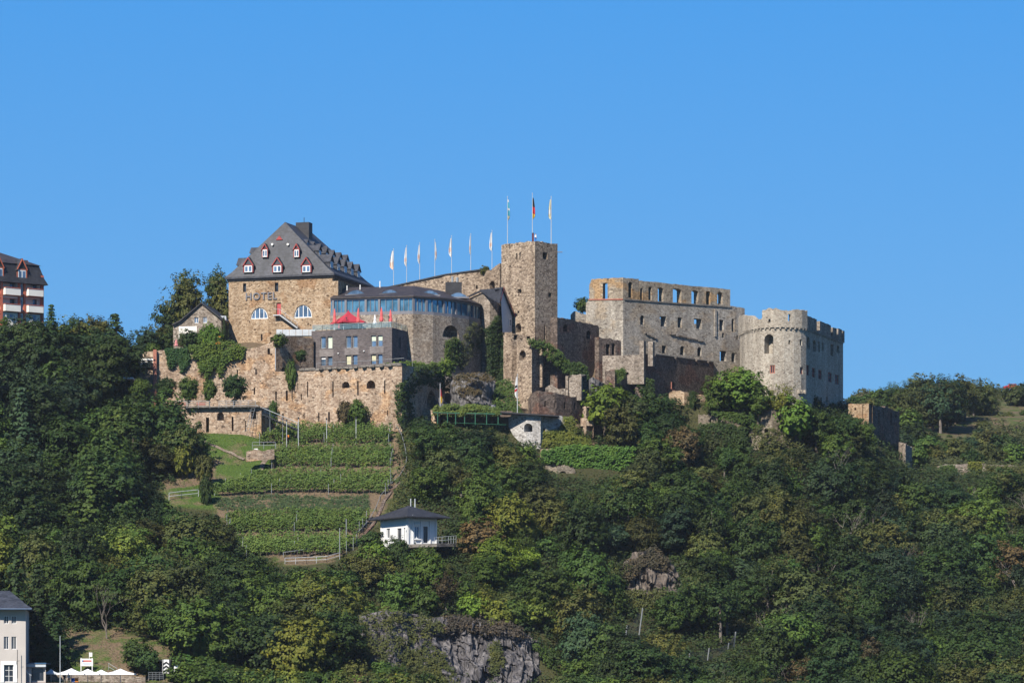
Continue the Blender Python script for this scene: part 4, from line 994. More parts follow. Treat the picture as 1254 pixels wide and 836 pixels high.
# ---- lit block, pillar and shaded crenellated wall in front of the palace
lb = Wall([(737.8, 704.5), (783, 702)], [(737.8, 435.5), (760, 435), (783, 434)], Zp(470, 702), th=2.0, blind=True, jag=.12, seed=61); lb.hole(765.5, 769.5, 455.5, 459)
o = thing('forecourt_wall', P(760, 458, 703), 'low sunlit grey wall block below the palace ruin corner', 'wall'); lb.mesh(mb := MB()); mb.build('wall', M['grey_ruin'], o)
pi = MB()
for (a_, b_, c_, e_) in ((783, 788.5, 416.5, 462), (793.5, 799.5, 417.5, 440)):
    w_ = Wall([(a_, 701.9), (b_, 701.6)], [(a_, c_ + 1), (b_, c_)], Zp(e_ + 8, 701.8), th=1.2, step=.5, jag=.25, seed=62); w_.mesh(pi)
o = thing('broken_pillars', P(790, 440, 702), 'pair of broken grey stone pillars at the corner of the shaded battlement', 'ruin'); pi.build('pillar', M['grey_ruin'], o)
cw = Wall([(786.5, 702.2), (826, 713), (874, 725)], [(786.5, 435), (800, 434.5), (826, 438), (874, 444)], 54, th=1.5, blind=False, jag=.05, step=1.0, seed=63)
for a_ in (800.5, 825.8, 851.5, 866): cw.hole(a_, a_ + 1.8, 425, 443 + (a_ - 800) * .06)
cw.hole(822.3, 826.5, 468, 476.5, 'arch'); cw.mesh(mb := MB())
o = thing('battlement_wall', P(830, 470, 712), 'long shaded dark battlement wall with narrow crenels in front of the palace ruin', 'wall'); mb.build('wall', M['dark'], o)  # dark stone carries part of this wall's shade
mb = MB()
for a_, b_ in ((788, 800.3), (802.6, 825.6), (828, 851.3), (853.6, 865.8), (868, 873.6)):
    ua, ub = cw.u_of(a_), cw.u_of(b_); za, zb = cw.ztop(ua) + .06, cw.ztop(ub) + .06
    p, q = cw.pt(ua, za, -.1), cw.pt(ub, zb, -.1); mb.prism([p, q, q + Vector((0, 0, .18)), p + Vector((0, 0, .18))], (-.4, 1.3, 0))
mb.build('coping', M['cap'], o)
mb = MB(); cw.obox(mb, cw.u_of(824.4), Zp(477.2, 712.5), -.05, .6, .12, .12); cw.obox(mb, cw.u_of(822), Zp(472, 712), -.05, .12, .1, .65); mb.build('doorway_surround', M['redstone'], o)
ps = Wall([(819, 703), (838, 702.5), (866, 706)], [(819, 481), (824, 478), (838, 479), (850, 484), (866, 483)], 50, th=1.5, blind=True, jag=.3, step=.7, seed=64); ps.hole(853, 858, 488, 495)
o = thing('tan_retaining_stub', P(830, 495, 703), 'short sunlit tan stone stub below the battlement doorway', 'wall'); ps.mesh(mb := MB()); mb.build('wall', M['hotel'], o)
sh = Wall([(753, 698), (768, 703), (790, 709)], [(753, 453), (760, 452.5), (790, 466)], 48, th=2.0, blind=True, jag=.3, seed=65)
o = thing('shaded_spur_wall', P(770, 480, 702), 'dark shaded spur wall dropping from the forecourt wall into the trees', 'wall'); sh.mesh(mb := MB()); mb.build('wall', M['dark'], o)

# ---- round fronted tower at the north end
rt = thing('round_fronted_tower', P(960, 480, 703), 'big pale tower with a rounded front, shaded flat flank and merlons', 'tower')
arc = [(906, 713), (912, 708.6), (922, 705), (934, 702.6), (947, 701.4), (960, 701.4), (972, 702.0), (981, 702.9), (987.2, 704.2)]
E1 = (1032.5, 729.0)
Zc = Zp(401.5, 702)
RW = Wall(arc + [E1, (1000, 742), (915, 740)], Zc, 50, th=1.8, closed=True, blind=True, step=1.0, seed=71)
for h in ((942.6, 949, 446.8, 457), (979.6, 983.4, 449.3, 458), (965.6, 968, 416.4, 421.6), (979.4, 982.2, 415, 423, 'arch'), (1011.6, 1013.8, 485, 493, 'arch'),
          (988.0, 991.8, 412, 427, 'arch'), (995.4, 999.2, 416, 430.5, 'arch'), (1001.8, 1004.2, 418.5, 431), (1006.6, 1008.6, 419.5, 430), (1017, 1020.6, 421.5, 436), (1024.5, 1028, 422.5, 432, 'arch')): RW.hole(*h)
RW.hole(936, 947.4, 409, 432.6, 'arch')
for a_, b_, c_, e_ in ((987.6, 991, 447, 459.5), (994.6, 998.4, 450.4, 462), (1002.2, 1006.4, 452.6, 464.2), (1014, 1018.6, 456, 467.6), (1022.6, 1027.2, 458.8, 470.4)):
    RW.window(a_, b_, c_, e_, rt, cols=2, rows=2, fm='redbrick', gm='darkglass', fw=.12, rec=.25)
RW.window(942.6, 949, 446.8, 457, rt, cols=2, rows=1, fm='redstone', gm='darkglass', fw=.16, rec=.2, cut=False)
RW.window(979.6, 983.4, 449.3, 458, rt, cols=1, rows=1, fm='redstone', gm='darkglass', fw=.16, rec=.2, cut=False)
RW.mesh(mb := MB()); mb.build('wall', M['round'], rt)
# corbel table and projecting parapet
L_ = RW.cu[9]; u = 0.4
while u < L_ - .3:
    cbm = MB(); RW.obox(cbm, u, Zc - .12, -0.12, .14, .17, .15); cbm.build('corbel', M['round'], rt); u += 0.95
par = [pxy(RW.pt(u, 0, -0.26).xy) for u in RW.cu[:10]]
PWt = [(906, 387), (913, 386), (922, 387), (926, 390.5), (931, 390), (933.2, 390), (933.3, 379.5), (942, 377.5), (954, 377.8), (960, 379.5), (963, 380), (972, 379), (986.8, 380.2), (987.2, 380.5)]
PW = Wall(par[:9], PWt, Zc + .03, th=.8, step=.5, seed=72, jag=.32)
PW.hole(965, 968.2, 384.6, 393); PW.hole(941, 943.6, 390.5, 394.5)
PW.mesh(mb := MB()); mb.build('parapet', M['round'], rt)
PR = Wall(par[8:], [(987.3, 404), (1034, 416)], Zc + .03, th=.8, step=.8, seed=73, jag=.1)
zpar = Zc + 0.3
PR = Wall(par[8:], zpar, Zc + .03, th=.8, step=.8, seed=73, jag=.08); PR.mesh(mb := MB())
ztm = Zp(387.8, 706)
for a_, b_, dz in ((987.6, 1000.2, 0), (1004, 1017.5, -.1), (1019.8, 1024.6, -.3), (1026.5, 1031, -.1), (1032.2, 1034.6, -.2)):
    ua, ub = PR.u_of(a_), PR.u_of(b_); sub = Wall([pxy(PR.xy(ua)), pxy(PR.xy(ub))], ztm + dz, zpar - .02, th=1.1 if a_ < 1018 else .9, step=.8, jag=.12, seed=int(a_)); sub.mesh(mb)
mb.build('merlons', M['grey_ruin'], rt)
# back side battlement and a floor between
BW = Wall([E1, (1000, 742), (915, 740)], ztm - .5, Zc - .1, th=.8, step=1.2, jag=.2, seed=75)
for k in range(6):
    u = BW.L * (k + .4) / 6; BW.holes.append(dict(u0=u, u1=u + 1.3, z0=zpar, z1=ztm + 3, kind='rect'))
BW.mesh(mb := MB()); mb.build('rear_parapet', M['round'], rt)
mb = MB(); mb.prism([RW.pt(u, Zc - .4, 1.0) for u in RW.cu[:-1]], (0, 0, .3)); mb.build('platform', M['cap'], rt)
# little corbelled lavatory turret and the mended patch
mb = MB(); q = RW.pt(RW.u_of(1027.5), Zp(497, 724), -.5); mb.box(q, (v3((V2(*E1) - V2(987, 705.5)).normalized(), 0), (1, 0, 0), (0, 0, 1)), (.8, .7, 1.1)); mb.build('privy_turret', M['round'], rt)
for k in range(3): mb = MB(); RW.obox(mb, RW.u_of(977.5 + 3.2 * k), Zp(480, 703.5), -.2, .16, .35, .35); mb.build('bracket', M['round'], rt)

# ---- gate wing to the right
gwing = thing('ruined_gate_wing', P(1064, 550, 718), 'tan gate ruin with a shade-darkened flank, arch and thin slits beside the big tower', 'ruin')
Q = Wall([(1029, 722), (1064, 716), (1101.5, 734), (1060, 745)], [(1029, 494.5), (1064, 494), (1066, 495.5), (1080, 498), (1084, 499), (1084.1, 497), (1090, 499.5), (1094, 502), (1101.5, 503.5)], 44, th=1.4, closed=True, blind=True, step=.9, jag=.15, seed=81)
for h in ((1031, 1046.5, 507.5, 528, 'arch'), (1033, 1035.2, 499.5, 502.8), (1045.8, 1048.4, 499.2, 502.5), (1070, 1071.5, 500, 509), (1075.3, 1077.2, 502, 520.5), (1081, 1082.4, 502, 512), (1090.3, 1092, 505, 520.5), (1096.3, 1098, 505, 512)): Q.hole(*h)
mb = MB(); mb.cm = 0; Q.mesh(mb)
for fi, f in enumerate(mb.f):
    c_ = sum((mb.v[i] for i in f), Vector()) / len(f); mb.m[fi] = 1 if c_.x / (K * c_.y) + HX > 1064.3 else 0  # flank past the corner gets darker stone as painted shade
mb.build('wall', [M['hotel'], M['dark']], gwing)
mb = MB(); Q2 = Wall([(1100.5, 729), (1109, 727.5), (1117, 733), (1110, 738)], [(1100.5, 541), (1109, 544), (1117, 547)], 44, th=.8, closed=True, blind=True, step=.7, jag=.3, seed=82); Q2.mesh(mb)
o = thing('leaning_stone_stub', P(1108, 575, 729), 'pale stone stub with an orange flank at the foot of the gate ruin', 'ruin'); mb.build('wall', M['grey_ruin'], o)
fw = Wall([(1150, 742), (1205, 744), (1262, 746)], [(1150, 570), (1165, 567.5), (1200, 567), (1262, 571)], Zp(600, 742), th=1.2, blind=True, jag=.3, seed=83)
o = thing('far_garden_wall', P(1190, 580, 743), 'long low overgrown stone wall at the foot of the far dry hill', 'wall'); fw.mesh(mb := MB()); mb.build('wall', M['grey_ruin'], o)
mb = MB(); mb.box(P(1174.3, 588, 738), ((1, 0, 0), (0, 1, 0), (0, 0, 1)), (.35, .2, 1.3)); mb.box(P(1178.5, 592, 738), ((1, 0, 0), (0, 1, 0), (0, 0, 1)), (.3, .3, .5))
o = mb.build('white_stone_post', M['white_ruin']); tag(o, 'white stone posts standing in front of the far garden wall', 'post')
for a_, b_, t_, bt_, lab in ((1100, 1130, 584, 612, 'grey retaining wall fragment in the trees below the leaning stub'), (1160, 1180, 520, 530, 'small pale wall fragment on the dry far hill')):
    pass

# ---- rough ruins in the trees below the tower
def ruin(name, path, top, bot, mat, lab, holes=(), th=1.4, seed=90, jag=.35, cat='ruin', step=.7):
    w_ = Wall(path, top, bot, th=th, blind=True, jag=jag, step=step, seed=seed)
    for h in holes: w_.hole(*h)
    o = thing(name, P(path[0][0], HY - 0, path[0][1]) + Vector((0, 0, w_.zbot(0))), lab, cat); w_.mesh(mb := MB()); mb.build('wall', M[mat], o); return w_
ruin('broken_terrace_wall', [(855, 699), (885, 698), (915, 700)], [(855, 505), (862, 507), (872, 506), (873, 509), (886, 508), (887, 511), (905, 510), (915, 516)], Zp(545, 698), 'mossy_ruin', 'jagged grey wall with broken piers in the trees below the palace', ((869, 871, 513, 521), (884, 886, 515, 522)), seed=91, jag=.6)
ruin('tower_footing_ruin', [(918, 697.5), (945, 695.5), (975, 697), (986, 699)], [(918, 500), (925, 494), (940, 492), (955, 498), (968, 512), (975, 532), (986, 530)], Zp(556, 697), 'mossy_ruin', 'crumbling grey brown footing under the rounded tower', ((936, 941, 524, 530, 'arch'), (953, 956, 528, 534), (965, 968, 530, 536)), seed=92, jag=.7, th=2)
ruin('white_arched_ruin', [(623, 683.5), (645, 681.5), (662, 681.5), (666, 682.6), (702, 686)], [(623, 512), (627, 507.5), (662, 508.5), (684, 508.5), (702, 511)], Zp(556, 680), 'white_ruin', 'whitewashed casemate ruin with a round arched opening above the wood', ((641.8, 652, 518, 528.5, 'arch'), (665.2, 668.4, 523.5, 529.5)), th=2.0, seed=93, jag=.2)
ruin('slit_bastion', [(647, 692), (651, 688), (660, 686), (680, 687.5), (700, 691), (713, 694)], [(647, 488), (652, 481), (658, 478.5), (675, 480), (700, 485.5), (713, 486.5)], Zp(520, 688), 'dark', 'low curved dark bastion with four narrow slits below the square keep', ((666.6, 669, 490.5, 498), (679, 681, 491, 499), (690.6, 693, 492, 500.5), (703, 705.2, 493, 501)), seed=94, th=1.3, jag=.15)
ruin('lit_cube_ruin', [(692.5, 693.5), (712, 692), (716, 697)], [(692.5, 460.5), (711, 458.5), (712, 459.5), (716, 463)], Zp(490, 692), 'grey_ruin', 'small sunlit grey masonry stub standing on the slit bastion', (), seed=95, th=2.5)
ruin('slope_wall', [(668, 694.5), (692, 693.8)], [(668, 474), (676, 471), (684, 477), (692, 474)], Zp(492, 693), 'grey_ruin', 'low sunlit grey rubble bank on top of the slit bastion', (), seed=96, th=3.0)
ruin('tan_buttress_ruin', [(713.5, 687.5), (718, 686), (742, 692)], [(713.5, 497), (718, 499), (728, 506), (742, 515)], Zp(535, 686), 'terr', 'sloping tan buttress wall with one slit beside the bright green ivy bush', ((717.6, 719.8, 511, 521),), seed=97, th=1.5)
ruin('rocky_wall_ruin', [(664, 669), (682, 667.5), (704, 668.5), (722, 671)], [(664, 570), (672, 571), (690, 570), (702, 571), (712, 590), (722, 598)], Zp(604, 666), 'mossy_ruin', 'brown rubble wall remnant with a small arched hole under the ivy covered wall', ((684.5, 694, 576.5, 582.5, 'arch'),), seed=98, jag=.5, th=1.6)
ruin('ivy_terrace_wall', [(664, 670.8), (720, 672.8), (778, 674)], [(664, 549), (720, 548), (778, 553)], Zp(600, 668), 'terr', 'long terrace wall almost hidden by ivy below the bright green bush', (), seed=99, jag=.2, th=1.4, cat='wall')
ruin('garden_wall_stub', [(515, 683), (534, 681.5)], [(515, 503), (520, 501), (534, 502)], Zp(520, 681), 'terr', 'short pale wall stub beside the yellow and red flag', (), seed=100, jag=.15, cat='wall')

# ---- terrace walls of the hotel side
tw = thing('main_retaining_wall', P(420, 520, 678), 'long sunlit tan retaining wall with slits and two round holes above the vineyard', 'wall')
TW = Wall([(318, 683), (378, 680.4), (492.3, 673), (545, 694)], [(318, 458), (326, 455), (355, 454.5), (378, 453.5), (440, 450), (492.3, 446.6), (545, 455)], [(318, 536), (378, 530), (492.3, 530), (545, 520)], th=1.8, blind=True, jag=.1, step=1.1, seed=111)
for h in ((376, 377.4, 467, 486), (407, 408.6, 467, 486), (437.4, 439.2, 466, 484), (470.4, 472, 465.5, 482), (337, 339, 479, 490.5), (350, 352.4, 478, 490.5), (368.4, 369.6, 482, 490),
          (345.6, 347.4, 506, 514), (389.6, 391.2, 505, 516), (401.8, 404, 504, 516), (416, 417.4, 505, 515), (474, 475.2, 502, 509), (372, 373, 505, 513)): TW.hole(*h)
TW.hole(419, 428, 467, 475, 'arch'); TW.hole(449, 459.4, 465.5, 475.5, 'arch'); TW.hole(523, 534, 478, 500, 'arch')
TW.mesh(mb := MB()); mb.build('wall', M['terr'], tw)
mb = MB(); tt = TW.top
us_ = [i * TW.cu[2] / 26 for i in range(27)]; r_ = random.Random(5)
for a_, b_ in zip(us_[7:-1], us_[8:]):
    za = TW.ztop((a_ + b_) / 2) + .12 + r_.random() * .12; TW.obox(mb, (a_ + b_) / 2, za, .8, (b_ - a_) / 2 - .03, .98, .16 + r_.random() * .08)
mb.build('coping', M['cap'], tw)
cor = MB(); 
for k in range(9): cor.box(P(393 + 10.5 * k, 451.5 - k * .5, 679.3 - k * .7) + Vector((0, -.1, 0)), ((1, 0, 0), (0, 1, 0), (0, 0, 1)), (.35, .3, .18))
cor.build('stone_blocks', M['cap'], tw)

uw = thing('upper_terrace_wall', P(260, 450, 688), 'ivy hung tan rubble terrace wall under the gabled house and hotel', 'wall')
UW = Wall([(188, 688), (300, 687), (337, 684.5), (366, 690), (384, 693)], [(188, 430), (196, 429), (250, 428), (300, 427.5), (318, 424), (334, 418), (336, 412.5), (362, 411.5), (366, 412), (384, 414)], [(188, 500), (384, 500)], th=1.6, blind=True, jag=.15, step=1.0, seed=113)
for h in ((327.6, 330.6, 426.5, 434), (289.8, 291.4, 452.5, 459.5), (312.6, 314.4, 451.5, 459), (268, 270, 452, 459), (310.6, 312.4, 474.5, 483), (331, 333.4, 433, 435), (353, 355, 432, 434.5)): UW.hole(*h)
UW.hole(344.4, 350.6, 449.5, 456, 'arch')
UW.mesh(mb := MB()); mb.build('wall', M['terr'], uw)
mb = MB(); mb.box(P(189.8, 462, 687.4), ((1, 0, 0), (0, 1, 0), (0, 0, 1)), (.3, .25, 5.0)); mb.build('quoin', M['redstone'], uw)
dn = MB(); dn.tube([P(337.3, 426, 684), P(337.3, 453, 684)], .07, 5); dn.build('drainpipe', M['palesteel'], uw)
lt = thing('lower_terrace_wall', P(270, 530, 672), 'low tan terrace wall with arched niches carrying the ball trees', 'wall')
LT = Wall([(150, 674.5), (226, 673.6), (315, 672), (320, 671.6), (336, 676)], [(150, 497), (226, 499.6), (318, 498.5), (336, 500)], [(150, 540), (336, 538)], th=1.5, blind=True, jag=.08, step=1.1, seed=115)
for h in ((265.8, 274.2, 504.5, 514.6, 'arch'), (307.5, 314, 503, 513, 'arch'), (252.2, 256, 511, 529), (283.6, 286, 510, 527.6), (299.8, 301, 515, 528)): LT.hole(*h)
LT.mesh(mb := MB()); mb.build('wall', M['terr'], lt)
mb = MB(); a_, b_ = P(226, 499, 672.7), P(318, 498, 671.0); mb.prism([a_, b_, b_ + Vector((0, 0, .2)), a_ + Vector((0, 0, .2))], (0, 1.6, 0)); mb.build('coping', M['cap'], lt)

# open shelter left of the terrace wall
sl = thing('terrace_shelter', P(178, 470, 687), 'small open terrace shelter with pale roof edge left of the tan wall', 'shelter')
SW = Wall([(170, 689), (188.5, 687.5)], [(170, 452), (188.5, 453.5)], Zp(500, 686), th=.8, blind=True, seed=117, jag=.1); SW.mesh(mb := MB())
SW2 = Wall([(169, 690.5), (188.5, 689)], [(169, 433), (175, 431.5), (180, 430), (188.5, 429.5)], Zp(437, 689), th=1.5, blind=True, seed=118, jag=.15); SW2.mesh(mb); mb.build('wall', M['terr'], sl)
mb = MB(); mb.box(P(178, 440.5, 688), ((1, 0, 0), (0, 1, 0), (0, 0, 1)), (1.75, .8, .17)); mb.box(P(177, 446, 689.5), ((1, 0, 0), (0, 1, 0), (0, 0, 1)), (1.6, .1, .55)); mb.build('slab', M['cream'], sl)
for px in (171, 186): mb = MB(); mb.tube([P(px, 453, 688), P(px, 438, 688)], .12, 5); mb.build('post', M['darkmetal'], sl)
mb = MB(); mb.box(P(182.8, 445.5, 688.8), ((1, 0, 0), (0, 1, 0), (0, 0, 1)), (.33, .1, .6)); mb.build('panel', M['paleyellow'], sl)
fs = thing('flat_shed', P(158, 500, 682), 'dark open shed with a thin pale flat roof among the trees below the shelter', 'shed')
mb = MB(); mb.box(P(156, 464, 683), ((1, 0, 0), (0, 1, 0), (0, 0, 1)), (1.2, 2, .14)); mb.build('roof', M['white'], fs)
mb = MB(); mb.box(P(158, 482, 686), ((1, 0, 0), (0, 1, 0), (0, 0, 1)), (1.6, .2, 2.4)); mb.build('rear_wall', M['black'], fs)
for px in (150, 161.5): mb = MB(); mb.tube([P(px, 500, 682), P(px, 464, 682)], .09, 5); mb.build('post', M['darkmetal'], fs)

# ---- gabled stone house left of the hotel
y0 = 702
sh = thing('stone_gable_house', P(241, 425, y0), 'small brown stone house with a plain gable and two white windows left of the hotel', 'house')
SH = Wall([(212, y0), (271, y0 - 1.5), (279, y0 + 9), (221, y0 + 10.5)], [(212, 397.5), (220, 394), (246.5, 372.5), (271, 391.5)], Zp(434, y0), th=.6, closed=False, seed=121)
SH.window(237.8, 243, 388.5, 395.6, sh, fm='white', gm='glass', cols=2, fw=.1); SH.window(248.4, 253.4, 388, 395.2, sh, fm='white', gm='glass', cols=2, fw=.1)
SH.mesh(mb := MB())
w2_ = Wall([(221, y0 + 10.5), (212, y0)], Zp(400, y0), Zp(434, y0), th=.5, seed=122); w2_.mesh(mb)
mb.build('wall', M['grey_ruin'], sh)
mb = MB(); ap = P(246.5, 372, y0 - 1); le = P(211, 398.5, y0 - .3); re = P(272.5, 392.5, y0 - 1.9); lk = P(220, 394.2, y0 - .5); bkv = Vector((1.7, 11.2, 0))
for a_, b_ in ((le, lk), (lk, ap), (ap, re)): mb.prism([a_ + Vector((0, -.3, .04)), b_ + Vector((0, -.3, .04)), b_ + Vector((0, -.3, .26)), a_ + Vector((0, -.3, .26))], bkv)
mb.build('roof', M['slate2'], sh)
mb = MB(); mb.box(P(272, 392, y0 + 3), ((1, 0, 0), (0, 1, 0), (0, 0, 1)), (.8, 1, .7)); dmr = mb.build('dormer', M['palesteel'], sh)
mb = MB(); SH.obox(mb, SH.u_of(230), Zp(408, y0), -.03, 1.7, .06, 1.2); mb.build('blocked_arch', M['cream'], sh)
# ---- balcony apartment block far left
ap_ = thing('apartment_block', P(20, 410, 700), 'cream and salmon apartment block with balconies and a brown mansard roof', 'building')
pl, A, B, d3, n3 = rect_plan((-50, 690), (51, 701), 13)
AB = Wall(pl, Zp(349, 701), 60, th=.6, closed=True, seed=131)
ZF = [Zp(y, 699) for y in (349.5, 370, 390)]
def aw(px, py0, py1, w_, cols=1, gm='glass', fm='white'):
    AB.window(px - w_ / 2, px + w_ / 2, py0, py1, ap_, cols=cols, fm=fm, gm=gm, fw=.1, rec=.12)
for by in (-28, 2.5, 31.5):
    pass
bays = [(-26, -11), (3, 22.4), (31.4, 50.2)]
for k in range(2):
    py0 = 345 + k * 20
    for a_, b_ in bays:
        AB.hole(a_ + .6, b_ - .6, py0 + .02 * a_, py0 + 17 + .06 * a_)
    aw(25.4, py0 + 1.5, py0 + 17.5, 4.4, 2); aw(-4, py0 + .5, py0 + 16.5, 5, 2)
aw(25.4, 385, 395.5, 4.4, 1); aw(12, 384, 392, 8, 2); aw(40, 385, 393, 9, 2)
AB.mesh(mb := MB()); mb.build('wall', M['cream'], ap_)
# recessed loggia backs
mb = MB(); lg = Wall([pxy(V2(-49, 690.1) + n3 * 1.0), pxy(V2(50.3, 700.9) + n3 * 1.0)], Zp(343, 701), 62, th=.2, blind=True); lg.mesh(mb)
for a_, b_ in bays:
    for px in (a_ + .2, b_ - .2):
        u = AB.u_of(px); AB.obox(mb, u, (AB.top[0][1] + 68) / 2, .8, .12, .35, (AB.top[0][1] - 68) / 2 - .05)
mb.build('loggia_wall', M['cream'], ap_)
for k in range(2):
    for a_, b_ in bays:
        ua, ub = AB.u_of(a_), AB.u_of(b_); zc = Zp(356.6 + 20 * k + .055 * (a_ - 3), AB.Yof(ua))
        mb = MB(); AB.obox(mb, (ua + ub) / 2, zc, -.45, (ub - ua) / 2 - .05, .5, .62); bal = mb.build('balcony', M['cream'], ap_)
        mb = MB(); AB.obox(mb, (ua + ub) / 2, zc + .68, -.45, (ub - ua) / 2, .56, .06); mb.build('coping', M['salmon'], bal)
        mb = MB(); um = ua + (ub - ua) * .6; p = lg.u_of((a_ + b_) / 2 + 2); lg.obox(mb, p, zc + 1.0, -.05, .45, .05, 1.0); mb.build('balcony_door', M['glass' if k == 0 or a_ > 20 else 'darkglass'], bal)
mb = MB()
for px in (1.2, 23.0, 29.3, 51, -9.5, -27.5): AB.obox(mb, AB.u_of(px), 76, -.12, .22 if px not in (51,) else .3, .16, 8.5)
for z_ in (345.6, 363.4, 383.4): AB.obox(mb, AB.cu[1] / 2, Zp(z_, 699) + .1, -.1, AB.cu[1] / 2 + .1, .12, .18)
mb.build('salmon_band', M['salmon'], ap_)
Am, Bm = V2(*pl[0]), V2(*pl[1]); z0, z1_, z2_ = Zp(348, 701), Zp(325.5, 701), Zp(311, 706)
mb = MB()
def ring(o, z): return [v3(Am - d3 * 3 - n3 * o, z), v3(Bm + d3 * o - n3 * o, z), v3(Bm + d3 * o + n3 * (13 + o), z), v3(Am - d3 * 3 + n3 * (13 + o), z)]
r0, r1, r2 = ring(.9, z0 - .2), ring(.35, z0 + 1.0), ring(-.35, z1_)
for ra, rb in ((r0, r1), (r1, r2)):
    for i in range(3): mb.face([ra[i], ra[i+1], rb[i+1], rb[i]])
mb.face(r0[::-1]); mb.build('mansard', M['slate2'], ap_)
mb = MB(); r2 = ring(-.1, z1_); tA = v3(Am + n3 * 6.5, z2_); tB = v3(Bm - d3 * 5.6 + n3 * 6.5, z2_)
mb.face([r2[0], r2[1], tB, tA]); mb.face([r2[1], r2[2], tB]); mb.face([r2[2], r2[3], tA, tB]); mb.build('roof', M['browntile'], ap_)
for px in (25.5, -3):
    q = AB.pt(AB.u_of(px), Zp(343.5, 699), -.35); dormer(ap_, q, -n3, 2.1, 1.9, 1.9, cheek='slate2', roof='slate2', trim='salmon', back=2.5)
q = v3(Bm + n3 * 5, Zp(341, 706)); dormer(ap_, q - v3(d3 * .1, 0), d3, 2.2, 1.6, 1.5, cheek='slate2', roof='slate2', trim='salmon', back=2)
# ------------------------------------------------------------------ vegetation
def crown_broad(seed, R=4.2, H=10.0, zc=6.0, lobes=17, nclump=13, nleaf=30, leaf=0.44, irr=0.5, low=0.5, open_=0.0):
    global rng
    rng = np.random.default_rng(seed)
    d = unit(lobes * 3); d = d[d[:, 2] > -low][:lobes]; d[:, 2] *= 1.0
    k = len(d); rr = 0.62 + 0.38 * rng.random(k)
    ax = np.array([R * (0.85 + .25 * rng.random()), R * (0.85 + .25 * rng.random()), (H - zc)])
    C = d * ax * rr[:, None] * 0.72 + np.array([0, 0, zc]); C[:, 2] = np.maximum(C[:, 2], zc - (H - zc) * 0.75)
    lr = R * (0.30 + 0.22 * rng.random(k)) * (1 + irr * (rng.random(k) - .5))
    cs, os_ = [], []
    for c, r_ in zip(C, lr):
        u = unit(nclump); u[:, 2] = u[:, 2] * 0.8 + 0.15
        cs.append(c + u * r_ * (0.8 + .35 * rng.random((nclump, 1)))); ow = (c + u * r_) - np.array([0, 0, zc - 1.2]); ow /= np.linalg.norm(ow, axis=1, keepdims=True); os_.append(ow * 0.55 + u * 0.6)
    cs = np.concatenate(cs); os_ = np.concatenate(os_)
    if open_: keep = rng.random(len(cs)) > open_; cs, os_ = cs[keep], os_[keep]
    A = clumps(cs, os_, nleaf, R * 0.17 * (0.7 + .7 * rng.random(len(cs))), 0.65, leaf)
    # loose sprigs beyond the outline
    u = unit(40); u[:, 2] = abs(u[:, 2]) * .9; B = clumps(np.array([0, 0, zc]) + u * ax * (0.95 + .22 * rng.random((40, 1))), u, 9, 0.45, 1.0, leaf * .85)
    # inner leaves
    u = unit(60); I = clumps(np.array([0, 0, zc]) + u * ax * 0.45, u, 12, 1.0, 1.0, leaf * 1.5)
    return [np.concatenate(x) for x in zip(A, B, I)], C
def trunk_mesh(name, C, H, zc, r0, seed, base=-1.5, mat='bark', limbs=5):
    r_ = random.Random(seed); mb = MB()
    lean = Vector((r_.uniform(-.3, .3), r_.uniform(-.3, .3), 0))
    top = Vector((0, 0, zc + (H - zc) * .3)) + lean
    mb.tube([(0, 0, base), Vector((0, 0, zc * .35)) + lean * .3, Vector((0, 0, zc * .75)) + lean * .7, top], [r0 * 1.25, r0, r0 * .75, r0 * .3], 7)
    for c in list(C)[:limbs]:
        s = Vector((0, 0, zc * r_.uniform(.45, .75))) + lean * .5; e = Vector(c); m_ = s.lerp(e, .5) + Vector((0, 0, -.3))
        mb.tube([s, m_, e], [r0 * .5, r0 * .35, r0 * .12], 5)
    me = bpy.data.meshes.new(name); me.from_pydata([tuple(v) for v in mb.v], [], mb.f); me.update(); me.materials.append(M[mat]); return me
PROTO = {}
def proto(kind, seed, **kw):
    mat = M[kw.pop('mat', 'leaf')]; bark = kw.pop('bark', 'bark'); base = kw.pop('base', -1.5)
    (Cc, Nn, Ss), C = crown_broad(seed, **kw); H = kw.get('H', 10.0); zc = kw.get('zc', 6.0)
    PROTO.setdefault(kind, []).append((leaf_mesh(kind + '_crown', Cc, Nn, Ss, mat), trunk_mesh(kind + '_trunk', C, H, zc, H * .018 + .05, seed, mat=bark, base=base)))
for s_ in range(6): proto('broad', 100 + s_, H=10, zc=4.7, R=4.1 + .25 * (s_ % 3), lobes=19 + s_ % 4, low=.75)
for s_ in range(3): proto('tall', 120 + s_, H=13, zc=6.4, R=3.8, lobes=25, nleaf=28, low=.8)
for s_ in range(3): proto('airy', 130 + s_, H=10, zc=5.3, R=3.7, lobes=18, nclump=10, nleaf=15, low=.7, leaf=.36, open_=.3, bark='palebark')
for s_ in range(5): proto('shrub', 140 + s_, H=3.6, zc=1.7, R=2.3, lobes=11, nclump=9, nleaf=20, leaf=.36, low=.9, base=-1)
for s_ in range(2): proto('ball', 150 + s_, H=5.0, zc=2.95, R=2.15, lobes=34, nclump=10, nleaf=26, leaf=.26, irr=.1, low=1.1)
